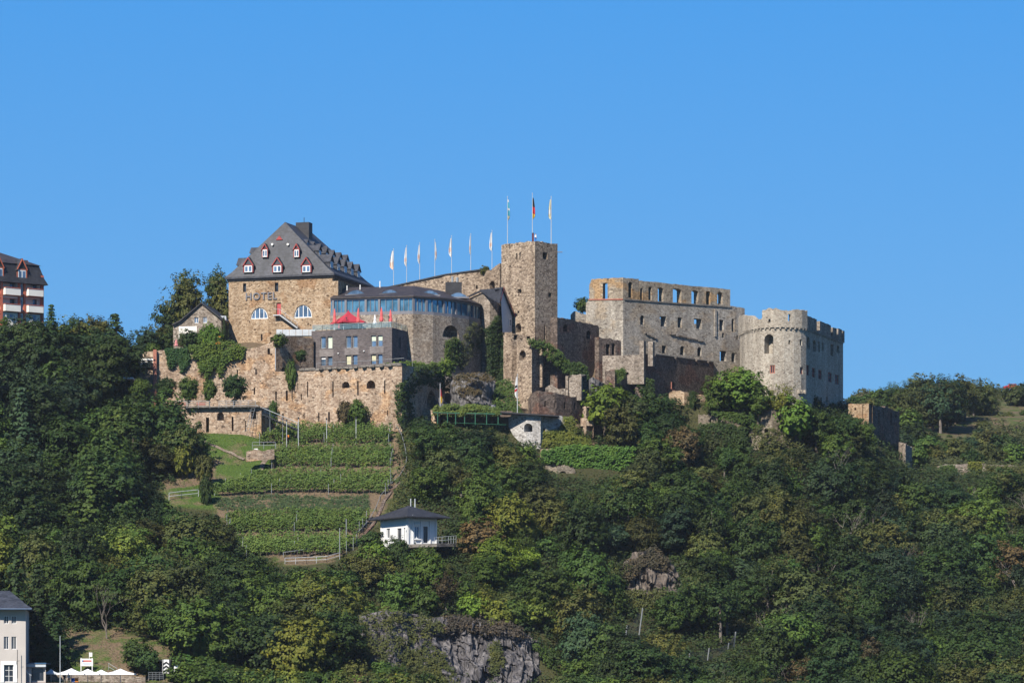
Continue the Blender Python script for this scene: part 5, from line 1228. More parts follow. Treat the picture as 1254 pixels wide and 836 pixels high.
def proto_conifer(seed, H=13.0, R=3.6):
    global rng
    rng = np.random.default_rng(seed); cs, os_ = [], []
    r_ = random.Random(seed)
    for z in np.arange(1.2, H, .55):
        t = 1 - z / H; rad_ = R * (t ** .75) * r_.uniform(.75, 1.1)
        nb = max(3, int(rad_ * 4)); a0 = r_.random() * 6
        for k in range(nb):
            a = a0 + 2 * math.pi * k / nb + r_.uniform(-.3, .3)
            for q in (.35, .7, 1.0):
                rr = rad_ * q * r_.uniform(.85, 1.1); cs.append((math.cos(a) * rr, math.sin(a) * rr, z - rr * .25)); os_.append((math.cos(a), math.sin(a), .7))
    cs, os_ = np.array(cs), np.array(os_)
    A = clumps(cs, os_, 11, .55, .45, .42)
    PROTO.setdefault('conifer', []).append((leaf_mesh('conifer_crown', *A, M['needle']), trunk_mesh('conifer_trunk', [], H, H * .9, .28, seed)))
for s_ in range(3): proto_conifer(160 + s_)
def proto_bare(seed, H=9.0):
    r_ = random.Random(seed); mb = MB(); tips = []
    def br(p, d, L, r0, lv):
        q = p + d * L; m_ = p + d * L * .5 + Vector((r_.uniform(-1, 1), r_.uniform(-1, 1), r_.uniform(-.3, .6))) * L * .08
        mb.tube([p, m_, q], [r0, r0 * .8, r0 * .55], 5 if lv < 2 else 4, caps=False)
        if lv >= 5: tips.append(q); return
        for k in range(2 if lv else 3):
            nd = (d + Vector((r_.uniform(-1, 1), r_.uniform(-1, 1), r_.uniform(-.35, .5))) * .62).normalized(); br(q, nd, L * r_.uniform(.62, .85), r0 * .6, lv + 1)
    br(Vector((0, 0, -1)), Vector((0, 0, 1)), H * .3, .17, 0)
    me = bpy.data.meshes.new('bare_trunk'); me.from_pydata([tuple(v) for v in mb.v], [], mb.f); me.update(); me.materials.append(M['palebark'])
    global rng
    rng = np.random.default_rng(seed); T = np.array([tuple(t) for t in tips]); o_ = T - np.array([0, 0, H * .5]); o_ /= np.linalg.norm(o_, axis=1, keepdims=True)
    A = clumps(T, o_, 4, .6, .8, .25)
    PROTO.setdefault('bare', []).append((leaf_mesh('bare_crown', *A, M['leaf']), me))
for s_ in range(3): proto_bare(170 + s_)

GREEN = {'dark green': (.038, .066, .014), 'deep green': (.027, .050, .013), 'mid green': (.060, .100, .017), 'bright green': (.100, .155, .018),
         'yellowish green': (.130, .145, .022), 'olive green': (.078, .086, .022), 'brownish': (.110, .080, .036), 'bluish green': (.036, .062, .026)}
PH = {'broad': 10, 'tall': 13, 'airy': 10, 'shrub': 3.6, 'ball': 5.0, 'conifer': 13, 'bare': 9}
PR_ = {'broad': 4.6, 'tall': 4.1, 'airy': 4.1, 'shrub': 2.5, 'ball': 2.1, 'conifer': 3.4, 'bare': 3.4}
NAME = {'broad': 'broadleaf_tree', 'tall': 'broadleaf_tree', 'airy': 'thin_tree', 'shrub': 'shrub', 'ball': 'ball_tree', 'conifer': 'conifer_tree', 'bare': 'bare_tree'}
WORD = {'broad': 'broadleaf tree', 'tall': 'tall broadleaf tree', 'airy': 'sparse tree', 'shrub': 'shrub', 'ball': 'clipped ball tree', 'conifer': 'conifer', 'bare': 'half bare tree'}
tr_ = random.Random(99); _cnt = [0]
def plant(kind, loc, H, col, label=None, group=None, wide=1.0, tilt=0.03, catn=None, name=None):
    cm, tm = PROTO[kind][_cnt[0] % len(PROTO[kind])]; _cnt[0] += 1
    s = H / PH[kind]
    e = thing(name or NAME[kind], loc, label, catn or ('shrub' if kind == 'shrub' else 'tree'), group)
    e.rotation_euler = (tr_.uniform(-tilt, tilt), tr_.uniform(-tilt, tilt), tr_.uniform(0, 6.28)); e.scale = (s * wide, s * wide, s)
    t = bpy.data.objects.new('stem' if kind == 'shrub' else 'trunk', tm); COL.objects.link(t); t.parent = e
    c = bpy.data.objects.new('foliage' if kind == 'shrub' else 'crown', cm); COL.objects.link(c); c.parent = e
    g = GREEN[col] if isinstance(col, str) else col; j = tr_.uniform(.55, 1.5) * .72 if label is None else tr_.uniform(.85, 1.15) * .8; h_ = tr_.uniform(-.12, .12)
    c.color = (g[0] * j * (1 + h_), g[1] * j, g[2] * j * (1 - h_), 1); t.color = (1, 1, 1, 1)
    return e

# where crowns may show (photo pixels)
FOREST = [(-60,398),(0,394),(28,388),(48,384),(62,374),(82,384),(100,386),(118,384),(135,380),(152,390),(163,410),(170,428),(166,448),(152,462),(160,474),(205,472),(218,492),(232,520),(246,532),(252,560),(232,574),(196,586),(196,618),(258,620),(282,640),(302,655),(318,678),(345,690),(405,694),(432,668),(446,655),(462,640),
          (464,672),(540,670),(546,630),(500,606),(496,575),(506,548),(488,528),(486,508),(500,500),(530,512),(560,514),(600,516),(616,520),(628,540),(650,545),(666,530),(700,520),(716,500),(720,470),(752,470),(782,478),(815,492),(850,520),(880,530),(912,532),(930,545),(975,545),(985,505),(1000,502),(1030,508),(1052,520),(1076,562),(1100,575),(1120,582),(1160,584),(1190,580),(1220,572),(1262,576),(1320,576),(1320,900),(-60,900)]
HOLES = [[(838,770),(908,768),(908,806),(838,812)], [(764,742),(793,742),(793,780),(764,786)], [(192,798),(212,798),(212,830),(192,830)], [(622,504),(700,506),(702,522),(690,540),(662,549),(640,545),(626,530)], [(664,548),(778,550),(776,566),(735,586),(712,590),(668,566)], [(462,616),(545,616),(545,668),(470,672)], [(-60,722),(40,732),(40,840),(-60,840)], [(40,812),(212,812),(212,840),(40,840)], [(78,772),(120,764),(215,776),(212,812),(78,812)],
         [(452,772),(500,755),(560,752),(610,762),(650,780),(690,836),(560,836),(520,815),(470,805),(445,815)], [(768,672),(826,668),(832,720),(775,728)],
         [(668,566),(708,568),(722,600),(700,606),(672,590)], [(880,500),(985,505),(990,545),(930,548),(880,535)]]
_gx, _gy = np.meshgrid(np.arange(-60, 1320, 2), np.arange(300, 900, 2))
ALLOW = in_poly(_gx, _gy, FOREST)
for h in HOLES: ALLOW &= ~in_poly(_gx, _gy, h)
def allowed(px, py):
    i = int((py - 300) // 2); j = int((px + 60) // 2)
    if i >= ALLOW.shape[0]: return True
    if i < 0: return False
    if j < 0 or j >= ALLOW.shape[1]: return True if py > 590 else False
    return bool(ALLOW[i, j])
YMAX = lin([(-60, 697), (60, 699), (150, 688), (165, 671), (330, 671), (345, 668), (490, 672), (510, 678), (600, 679), (640, 679), (665, 664), (715, 668), (730, 690), (790, 700), (850, 696), (900, 694), (985, 694), (1000, 704), (1060, 712), (1100, 725), (1130, 738), (1320, 740)])
def fits(px, py, R, H, Y, tol=.07, shrink=True):
    k = 1.0
    while k > .42:
        rp = R * k / (K * Y); hp = H * k / (K * Y); cx, cy = px, py - hp * .58; bad = 0; n = 0
        for i in range(24):
            a = 2 * math.pi * i / 24
            for q in (.55, 1.0):
                n += 1; bad += not allowed(cx + rp * .95 * q * math.cos(a), min(cy + hp * .42 * q * math.sin(a), 899))
        if bad / n <= tol: return k
        k *= .88
    return 0
LM = [(20, 350, 'the balcony apartment block'), (15, 780, 'the grey house on the shore'), (110, 800, 'the white terrace parasols'), (145, 420, 'the big dark yew'), (235, 500, 'the low terrace wall'), (210, 600, 'the grassy slope'),
      (300, 650, 'the lowest vine terrace'), (400, 690, 'the foot of the vineyard'), (500, 645, 'the white villa'), (480, 560, 'the vineyard rail'), (560, 520, 'the vine pergola'), (655, 525, 'the white casemate ruin'), (560, 790, 'the bare slate cliff'),
      (720, 570, 'the ivy terrace wall'), (745, 490, 'the bright green ivy bush'), (800, 695, 'the brown crag'), (835, 480, 'the shaded battlement'), (900, 520, 'the broken terrace wall'), (960, 520, 'the tower footing ruin'), (1010, 480, 'the big round fronted tower'),
      (1080, 540, 'the brown gate ruin'), (1180, 580, 'the far garden wall'), (870, 795, 'the rockfall net'), (1100, 700, 'the wooded slope under the gate ruin'), (1200, 760, 'the low wooded corner'), (980, 720, 'the steep wood under the tower'), (300, 780, 'the wood under the vineyard'), (120, 640, 'the dense wood under the apartments')]
FORESTED = []
def lmphrase(px, py):
    b = min(LM, key=lambda l: math.hypot(px - l[0], (py - l[1]) * 1.1)); dx, dy = px - b[0], py - b[1]; D = math.hypot(dx, dy)
    if 'wood' in b[2] and D < 75: return 'in ' + b[2]
    far = 'just ' if D < 45 else ('' if D < 95 else 'well ')
    v = 'below' if dy > 0 else 'above'; h = 'right of' if dx > 0 else 'left of'
    if abs(dx) < .5 * abs(dy): rel = v
    elif abs(dy) < .45 * abs(dx): rel = h
    else: rel = v + ' and ' + h
    return far + rel + ' ' + b[2]
REG = [  # px range, py range -> kinds, colours, height
    ((-80, 175), (0, 700), (('tall', 4), ('broad', 5), ('conifer', 2), ('airy', 1)), (('deep green', 3), ('dark green', 5), ('mid green', 3), ('bluish green', 2)), (8, 13)),
    ((-80, 420), (640, 900), (('broad', 7), ('airy', 2), ('tall', 1), ('shrub', 1)), (('dark green', 4), ('mid green', 5), ('olive green', 2), ('yellowish green', 2)), (6.5, 10)),
    ((175, 420), (0, 700), (('broad', 6), ('airy', 2), ('shrub', 2)), (('dark green', 4), ('mid green', 3), ('olive green', 3)), (6, 9.5)),
    ((420, 700), (655, 900), (('broad', 4), ('shrub', 6), ('airy', 2)), (('mid green', 4), ('olive green', 4), ('yellowish green', 2), ('bright green', 1.5), ('brownish', .6)), (4.5, 7.5)),
    ((420, 860), (0, 655), (('broad', 6), ('shrub', 3), ('airy', 2)), (('dark green', 4), ('mid green', 4), ('olive green', 3), ('brownish', .7), ('deep green', 1)), (5.5, 8.5)),
    ((700, 1320), (0, 900), (('broad', 6), ('airy', 3), ('shrub', 2), ('bare', 1.5)), (('dark green', 5), ('olive green', 4), ('mid green', 3), ('deep green', 2), ('bluish green', 2), ('brownish', .3)), (6, 9.5)),
]
def wpick(lst): return tr_.choices([a for a, b in lst], [b for a, b in lst])[0]
def fill_forest():
    out = []; sp = 7.3; row = 0; Y = 560.0
    while Y < 742:
        hw = 800 * K * Y; x = -hw + (row % 2) * sp * .5
        while x < hw:
            xx = x + tr_.uniform(-2, 2); YY = Y + tr_.uniform(-1.8, 1.8); x += sp
            px = PX(xx, YY)
            if px < -75 or px > 1330 or YY > YMAX(px): continue
            z = gz(xx, YY); py = PY(z, YY)
            if py > 905: continue
            reg = next((r for r in REG if r[0][0] <= px < r[0][1] and r[1][0] <= py < r[1][1]), REG[-1])
            kind = wpick(reg[2]); col = wpick(reg[3]); H = tr_.uniform(*reg[4]) * 1.2 * (.5 if kind == 'shrub' else 1.25 if kind in ('tall', 'conifer') else 1)
            R = PR_[kind] * H / PH[kind]; k = fits(px, py, R, H, YY)
            if not k: continue
            if k < .6 and kind not in ('shrub',): kind = 'shrub'; k *= H / 3.6 * .75 if H < 3.6 else 1
            H2 = max(1.6, H * k)
            out.append((kind, (xx, YY, z - .3), H2, col, px, py))
        Y += sp * .80; row += 1
    return out
forest = fill_forest()
def fill_gaps(forest, extra):
    cov = np.zeros(ALLOW.shape, bool)
    def mark(px, py, R, H, Y):
        rp, hp = R / (K * Y), H / (K * Y); cov[((_gx - px) / (rp * .9)) ** 2 + ((_gy - (py - hp * .55)) / (hp * .5)) ** 2 < 1] = True
    for kind, loc, H, col, px, py in forest: mark(px, py, PR_[kind] * H / PH[kind], H, loc[1])
    for px, py, R, H, Y in extra: mark(px, py, R, H, Y)
    pts = [(a, b_) for a in range(-50, 1310, 10) for b_ in range(385, 890, 9)]; tr_.shuffle(pts); out = []
    for a, b_ in pts:
        i, j = (b_ - 300) // 2, (a + 60) // 2
        if not ALLOW[i, j] or cov[i, j]: continue
        Y = Y_at(a, b_ + 7, 556, 745)
        if Y > YMAX(a) + .5: continue
        H = tr_.uniform(2.8, 4.4); z = gz(X(a, Y), Y); py = PY(z, Y); k = fits(a, py, 2.4 * H / 3.6, H, Y, tol=.16)
        if not k: continue
        reg = next((r for r in REG if r[0][0] <= a < r[0][1] and r[1][0] <= py < r[1][1]), REG[-1]); H *= k
        out.append(('shrub', (X(a, Y), Y, z - .2), H, wpick(reg[3]), a, py)); mark(a, py, 2.4 * H / 3.6 * 1.1, H, Y)
    return out
gapf = fill_gaps(forest, [(905,505,5.5,8,697),(880,510,5,8,697),(928,512,4.5,8,696),(1000,545,4,7,697),(1028,552,4.5,7,699),(785,536,5,9,694),(812,540,4.5,9,697),(770,556,5,8,688),(741,516,3,7,688)])
gapf.sort(key=lambda t: -t[2] / t[1][1]); n_sh = sum(1 for f in forest if f[0] == 'shrub'); keep = max(0, 215 - n_sh)
forest += gapf[:keep]; rest = gapf[keep:]
print('forest', len(forest), 'shrubs', n_sh, 'gap', len(gapf))

# hand placed trees: (kind, px, ground py or None, Y, height m, colour, label, wide)
def Hs(kind, px, pytop, pybase, Y, col, label, wide=1.0, group=None, **kw):
    H = (pybase - pytop) * K * Y; plant(kind, P(px, pybase, Y), H, col, label, group, wide, **kw)
Hs('tall', 229, 326, 428, 716, 'dark green', 'tall wispy tree with brownish top behind the small gabled house', .62)
Hs('airy', 229, 330, 428, 715, 'olive green', 'olive tinged thin tree crown mixed into the tall tree behind the gabled house', .8)
Hs('tall', 266, 324, 425, 722, 'dark green', 'dark tree with reddish twigs close against the hotel corner', .55)
Hs('airy', 272, 332, 425, 718, 'olive green', 'thin olive brown tree touching the edge of the hotel wall', .7)
Hs('broad', 208, 366, 430, 718, 'deep green', 'low dark green tree beside the thin tree behind the gabled house', .9)
for i, (px, t_, b_, Y, c_, l_) in enumerate([(178, 402, 440, 700, 'bluish green', 'low bluish tree on the skyline left of the gabled house'), (192, 396, 440, 705, 'olive green', 'brownish olive tree behind the terrace parasol'),
     (205, 404, 435, 703, 'dark green', 'dark bushy tree next to the gabled house on the terrace side'), (186, 420, 436, 696, 'mid green', 'bright low bush above the shelter on the terrace')]):
    Hs('broad' if i < 3 else 'shrub', px, t_, b_, Y, c_, l_, 1.0)
for px, t_, b_, k_, c_, w_, l_ in [(222, 402, 432, 'airy', 'olive green', .8, 'grey green olive like tree in front of the gabled house wall'), (233, 405, 430, 'shrub', 'deep green', .9, 'dark rounded shrub before the blocked arch of the gabled house'),
      (257, 396, 430, 'shrub', 'bright green', .62, 'tall bright green shrub in front of the gabled house'), (247, 404, 430, 'shrub', 'mid green', .5, 'slim green shrub beside the tall bright one'), (266, 400, 428, 'shrub', 'bright green', .5, 'narrow bright shrub at the eave corner of the gabled house')]:
    Hs(k_, px, t_, b_, 694, c_, l_, w_)
for px in (274.5,): Hs('conifer', px, 388, 428, 695, 'deep green', 'narrow dark cypress squeezed between gabled house and hotel', .5)
Hs('conifer', 274.5, 392, 428, 712, 'deep green', 'dark conifer filling the gap behind the gabled house eave', .9)
Hs('broad', 279, 388, 430, 733, 'dark green', 'dark tree glimpsed in the slit between gabled house and hotel', .6)
# yew and neighbours at the wood's upper edge
Hs('conifer', 138, 384, 480, 686, 'deep green', 'big dark yew with drooping boughs left of the terrace shelter', 1.25)
Hs('broad', 152, 402, 475, 684, 'deep green', 'dark broad tree beside the big yew at the shelter', 1.0)
Hs('conifer', 64, 373, 460, 690, 'dark green', 'pointed conifer beside the apartment block corner', .9)
Hs('broad', 84, 388, 460, 694, 'yellowish green', 'yellowing tree between the conifer and the yew on the skyline', 1.0)
Hs('broad', 112, 385, 460, 694, 'olive green', 'olive coloured tree on the skyline next to the yew', 1.0)
Hs('tall', 20, 392, 480, 688, 'deep green', 'dark tree in front of the apartment balconies', 1.0)
Hs('broad', 36, 390, 470, 684, 'dark green', 'rounded dark tree at the foot of the apartment block', .95)
Hs('tall', -6, 388, 480, 686, 'deep green', 'dark tree at the photo edge below the apartment roof', 1.0)
# clipped ball trees on the low terrace
for px, t_, b_, w_, l_ in [(172, 463, 499, .78, 'clipped ball tree at the shelter end of the terrace row'), (202, 461, 499, .72, 'clipped ball tree half hidden behind the loose tree on the terrace'), (231, 461, 499, .72, 'clipped ball tree next to the broken start of the terrace railing'),
        (256, 463.5, 499, .58, 'smallest clipped ball tree in the terrace row'), (287, 458, 499, .84, 'biggest and darkest clipped ball tree on the terrace')]:
    Hs('ball', px, t_, b_, 676.5, 'dark green' if px > 270 or px == 202 else 'mid green', l_, w_ * 1.0, 'clipped ball trees on the low terrace')
Hs('airy', 205, 476, 585, 664, 'mid green', 'large loose willow like tree covering the end of the low terrace wall', 1.05)
Hs('broad', 190, 492, 590, 662, 'dark green', 'wide dark tree below the ball trees at the grass edge', 1.15)
Hs('broad', 222, 508, 588, 660, 'dark green', 'rounded dark tree whose shade falls on the grass slope', .85)
Hs('shrub', 224, 545, 586, 655, 'yellowish green', 'small yellow green tree standing alone on the dry slope', .6)
Hs('shrub', 250, 556, 590, 652, 'olive green', 'small olive brown bush on the dry slope beside the lone little tree', .6)
Hs('shrub', 252, 582, 622, 644, 'deep green', 'narrow dark cypress like bush at the end of the white rail', .35)
# walls' own bushes
for px, t_, b_, Y, c_, l_, w_ in [(342, 408, 426, 684, 'mid green', 'round bush growing out of the top of the terrace wall by the platform', .9), (368, 428, 443, 688, 'dark green', 'small round bush at the side of the grey wing', .9),
       (357, 440, 478, 681, 'mid green', 'wispy sapling growing up the retaining wall', .3), (334, 490, 520, 675, 'mid green', 'thin climbing plant beside the stair foot of the low terrace', .4), (594, 326, 338, 717, 'olive green', 'tuft of bush growing from the top of the curtain wall', 1.0),
       (713, 364, 384, 717, 'dark green', 'bush growing behind the palace ruin corner', .8), (422, 490, 521, 675, 'brownish', 'dry grey climber at the foot of the retaining wall', .5), (440, 492, 522, 674.5, 'mid green', 'green bush against the foot of the retaining wall', .7),
       (436, 488, 522, 675, 'mid green', 'second green bush against the foot of the retaining wall', .45), (530, 540, 566, 668, 'brownish', 'brown autumn bush below the garden wall stub', 1.1)]:
    Hs('shrub', px, t_, b_, Y, c_, l_, w_)
Hs('broad', 905, 447, 510, 697, 'bright green', 'large yellowing green bush tree in front of the palace and tower joint', 1.25)
Hs('broad', 880, 462, 512, 697.5, 'mid green', 'green tree in front of the end of the shaded battlement', 1.0)
Hs('broad', 928, 462, 516, 696, 'mid green', 'leafy tree touching the big rounded tower', .95)
Hs('airy', 958, 468, 522, 695, 'yellowish green', 'sparse yellowish tree before the rounded tower wall', .9)
Hs('shrub', 975, 490, 540, 694.5, 'bright green', 'bright bush at the corner foot of the rounded tower', .85)
Hs('broad', 1000, 500, 548, 697, 'dark green', 'dark dense tree below the shaded flank of the rounded tower', 1.1)
Hs('broad', 1028, 505, 556, 699, 'dark green', 'broad dark tree below the tower edge towards the gate ruin', 1.1)
Hs('broad', 1050, 516, 566, 703, 'mid green', 'green tree in front of the gate ruin arch', 1.0)
Hs('shrub', 741, 470, 520, 688, 'bright green', 'bright green rounded ivy bush below the middle wall', .95)
Hs('shrub', 728, 488, 520, 687.5, 'bright green', 'smaller bright green bush leaning on the big ivy bush', .6)
Hs('broad', 785, 476, 540, 694, 'dark green', 'large dark green tree right of the bright ivy bush', 1.2)
Hs('broad', 812, 482, 545, 697, 'dark green', 'dark tree below the tan retaining stub', 1.1)
Hs('broad', 770, 500, 560, 688, 'mid green', 'spreading green tree below the shaded spur wall', 1.1)
Hs('shrub', 848, 478, 500, 701, 'deep green', 'dark ivy column bush beside the tan retaining stub', .5)
Hs('shrub', 462, 664, 700, 614, 'bright green', 'bright yellow green bush in front of the white villa terrace', 1.1)
Hs('broad', 487, 656, 698, 612, 'dark green', 'dark tree hiding the base of the white villa', .9)
Hs('shrub', 456, 650, 676, 622, 'dark green', 'dark bush between the vineyard stair and the white villa', 1.0)
Hs('shrub', 520, 668, 690, 613, 'mid green', 'low bush below the front steps of the white villa', 1.1)
Hs('bare', 130, 706, 788, 570, 'olive green', 'leafless forked tree standing on the meadow above the white parasols', .9)
Hs('shrub', 168, 783, 822, 557, 'dark green', 'dark round bush on the meadow beside the end parasol', 1.0)
Hs('shrub', 182, 795, 826, 555, 'dark green', 'second dark bush beside the stair on the meadow', .9)
Hs('conifer', 45, 690, 822, 562, 'deep green', 'huge dark conifer right behind the grey house on the shore', 1.0)
Hs('conifer', 20, 672, 800, 572, 'deep green', 'dark conifer rising over the roof of the grey house on the shore', 1.0)
Hs('conifer', 66, 730, 824, 559, 'deep green', 'spreading dark conifer behind the flagpole on the shore', 1.2)
Hs('shrub', 226, 812, 842, 552, 'mid green', 'green bush in front of the striped gate sign', 1.3)
Hs('shrub', 246, 818, 846, 551, 'mid green', 'low green bush beside the striped gate sign bush', 1.6)

# far dry hill
far = [(1046,486,500),(1062,484,499),(1075,478,497),(1086,477,515),(1098,470,510),(1108,480,520),(1122,466,505),(1133,465,520),(1142,468,530),(1152,466,532),(1160,470,528),(1170,468,522),(1182,468,520),(1192,469,515),(1202,468,512),(1212,474,508),(1247,472,498),(1258,470,500),
       (1112,505,535),(1120,520,548),(1135,535,560),(1155,540,562),(1172,540,564),(1185,538,562),(1200,532,560),(1215,530,562),(1228,535,565),(1242,545,570),(1146,548,568),(1210,545,570),(1125,550,572),(1068,488,504),(1095,500,525),(1104,530,552),(1190,552,570)] + [(tr_.uniform(1118, 1256), q_ - tr_.uniform(5, 11), q_) for q_ in [tr_.uniform(500, 562) for _ in range(34)]]
for i, (px, t_, b_) in enumerate(far):
    Y = Y_at(px, b_ - 1, 748, 1015); H = (b_ - t_) * K * Y * 1.15
    kk = 'shrub' if H < 6.5 else tr_.choice(['broad', 'airy', 'broad'])
    cl = tr_.choice(['dark green', 'olive green', 'olive green', 'bluish green', 'mid green'])
    col_, row_ = int((px - 1030) // 45), int((b_ - 480) // 22)
    o_ = plant(kk, (X(px, Y), Y, gz(X(px, Y), Y) - .5), H, cl, None, 'trees and bushes on the far dry hill', 1.1 if kk == 'shrub' else 1.0)
    FORESTED.append((o_, f'{cl} {WORD[kk]}', ('on the crest of the far dry hill' if b_ < 524 else 'on the lower part of the far dry hill'), px, b_))

for kind, loc, H, col, px, py in forest:
    e = plant(kind, loc, H, col, None, 'trees and shrubs of the hillside wood', tr_.uniform(.9, 1.18))
    FORESTED.append((e, f'{col} {WORD[kind]}', lmphrase(px, py - H * .5 / (K * loc[1])), px, py - H * .5 / (K * loc[1])))
# every tree of the wood gets a label of its own
ORDW = ['first', 'second', 'third', 'fourth', 'fifth', 'sixth', 'seventh', 'eighth', 'ninth', 'tenth', 'eleventh', 'twelfth']
byl = {}
for t in FORESTED: byl.setdefault((t[1], t[2]), []).append(t)
for (a, b_), L in byl.items():
    if len(L) == 1: L[0][0]['label'] = f'{a} {b_}'; continue
    spread_x = max(t[3] for t in L) - min(t[3] for t in L); spread_y = max(t[4] for t in L) - min(t[4] for t in L)
    if spread_y >= spread_x: L.sort(key=lambda t: t[4]); ends = ('topmost', 'lowest', 'from the top')
    else: L.sort(key=lambda t: t[3]); ends = ('leftmost', 'rightmost', 'from the left')
    for i, t in enumerate(L):
        if i == 0: s_ = f'{ends[0]} {a} {b_}'
        elif i == len(L) - 1: s_ = f'{ends[1]} {a} {b_}'
        else: s_ = f'{ORDW[min(i, 11)]} {a} {ends[2]} {b_}'
        for x_, y_ in (('just ', ''), ('well ', ''), (' and right of', ' right of'), (' and left of', ' left of'), ('wooded slope under the ', 'slope under the '), ('dense wood under the apartments', 'wood under the apartments'), ('steep wood under', 'wood under'), (' broadleaf', ' leafy'), ('the big round fronted tower', 'the round fronted tower')):
            if len(s_.split()) > 16: s_ = s_.replace(x_, y_)
        t[0]['label'] = s_

# the smallest gap bushes as one thicket
rng = np.random.default_rng(321); cs, os_ = [], []
for kind, loc, H, col, px, py in rest:
    u = unit(16); u[:, 2] = abs(u[:, 2]); r_ = H * .6; cs.append(np.array(loc) + u * np.array([r_, r_, H * .75]) * rng.uniform(.5, 1, (16, 1))); os_.append(u)
if cs:
    A = clumps(np.concatenate(cs), np.concatenate(os_), 16, .6, .7, .38); o = bpy.data.objects.new('thicket', leaf_mesh('thicket', *A)); COL.objects.link(o); o.color = (.026, .042, .013, 1)
    tag(o, 'low mixed thicket filling gaps between the hillside trees', 'thicket', kind='stuff')
CLIFF = HOLES[9]
# undergrowth between the trees
def scatter_ground(name, n, test, size, nleaf, leaf, col, h=(.3, 1.2), ylim=(556, 742), lab=None, rad_=.9):
    global rng
    rng = np.random.default_rng(len(name) * 7)
    Ys = rng.uniform(*ylim, n); pxs = rng.uniform(-60, 1314, n); xs = (pxs - HX) * K * Ys; zs = ground(xs, Ys); pys = HY - zs / (K * Ys)
    ok = np.array([test(a, b_, c) for a, b_, c in zip(pxs, pys, Ys)]); xs, Ys, zs = xs[ok], Ys[ok], zs[ok]
    C = np.stack([xs, Ys, zs + rng.uniform(*h, len(xs))], 1)
    A = clumps(C, np.tile(np.array([0, -.3, 1.0]), (len(C), 1)), nleaf, rad_, .6, leaf, nb=.6)
    o = bpy.data.objects.new(name, leaf_mesh(name, *A)); COL.objects.link(o); o.color = (*col, 1); tag(o, kind='stuff'); return o
o = scatter_ground('undergrowth', 42000, lambda px, py, Y: (Y < YMAX(px) + 1 and allowed(px, py - 6) and allowed(px, py - 14)) or (px > 486 and py > 498 and not (450 < px < 570 and 600 < py < 675 and Y < 627) and not (515 < px < 662 and py < 548 and Y > 676) and not (662 <= px < 705 and py < 530 and Y > 680) and not (850 < px < 992 and py < 553 and Y < 700.5) and not (660 < px < 782 and 542 < py < 588 and Y > 664) and not (in_poly(px, py, CLIFF) and px < 684) and not (px > 1085 and Y > 738)), 1, 15, .40, (.030, .046, .013), (.2, 1.4), rad_=1.15)
tag(o, 'mixed green undergrowth filling the ground between the hillside trees', 'undergrowth')
CLIFF = HOLES[9]
_cl = np.array(CLIFF)

o = scatter_ground('far_hill_scrub', 34000, lambda px, py, Y: px > 1030 and (noise.noise(Vector((px * .022, py * .035, 1))) > -.05), 1, 9, .6, (.050, .056, .020), (.1, 1.1), (745, 1012), rad_=1.2)
tag(o, 'low olive scrub scattered over the far dry hill', 'scrub')
o = scatter_ground('meadow_grass', 60000, lambda px, py, Y: (in_poly(px, py, GRASS) or (px < 215 and py > 762 and py < 836)) and noise.noise(Vector((px * .06, py * .09, 2))) > -.15, 1, 5, .16, (.065, .115, .022), (0, .12), (548, 676), rad_=.35)
tag(o, 'short green grass on the terrace slope and shore meadow', 'grass')
# green banks on ledges just below the castle (photo: dense low greenery)
def bank(name, poly, Yf, n, col, lab, thick=1.2, leaf=.38, cat='creeper', nleaf=16, kind=None, r=.55):
    """leafy growth over a sloping or vertical face: Yf(px, py) gives the depth of the face"""
    global rng
    rng = np.random.default_rng(abs(hash(lab)) % 1000 if False else sum(map(ord, lab)) % 9973)
    a = np.array(poly, float); x0, y0 = a.min(0); x1, y1 = a.max(0)
    q = rng.uniform((x0, y0), (x1, y1), (n, 2)); q = q[in_poly(q[:, 0], q[:, 1], poly)]
    C = []
    for px, py in q:
        v = P(px, py, Yf(px, py)); bulge = .5 + .5 * noise.noise(Vector((px * .09, py * .09, 1)))
        C.append((v.x, v.y - .15 - thick * bulge * rng.random() ** .5, v.z))
    C = np.array(C); A = clumps(C, np.tile(np.array([-.15, -.8, .5]), (len(C), 1)), nleaf, r, .8, leaf, nb=.9)
    o = bpy.data.objects.new(name, leaf_mesh(name, *A)); COL.objects.link(o); o.color = (*[x_ * .68 for x_ in (GREEN[col] if isinstance(col, str) else col)], 1)
    tag(o, lab, cat); 
    if kind: tag(o, kind=kind)
    return o
def wf(w_, off=0.0): return lambda px, py: w_.Yof(w_.u_of(px)) + off
bank('hanging_ivy', [(204,428),(230,426),(232,440),(228,448),(223,456),(218,440),(214,445),(208,456),(206,440)], wf(UW), 520, (.035, .085, .022), 'dark green hanging ivy in two tongues on the terrace wall below the parasol', .5, .28)
bank('hanging_vine', [(232,424),(262,420),(285,418),(300,426),(297,438),(285,440),(276,444),(270,462),(266,448),(262,450),(258,458),(252,464),(250,448),(246,458),(243,440),(234,436)], wf(UW), 900, (.095, .145, .022), 'yellow green wild vine spilling over the terrace wall beside the hotel', 1.1, .32)
bank('bastion_ivy', [(546,418),(556,414),(566,418),(572,402),(580,395),(590,402),(592,415),(586,430),(578,440),(566,452),(556,446),(548,440)], wf(drm), 620, (.075, .085, .032), 'olive creeper patch on the round bastion beside its arched opening', .3, .27, r=.6, nleaf=11)
bank('bastion_ivy', [(546,418),(562,414),(560,430),(566,446),(552,450),(546,436)], wf(drm), 200, 'mid green', 'fresh green creeper strip below the arched opening of the bastion', .5, .3)
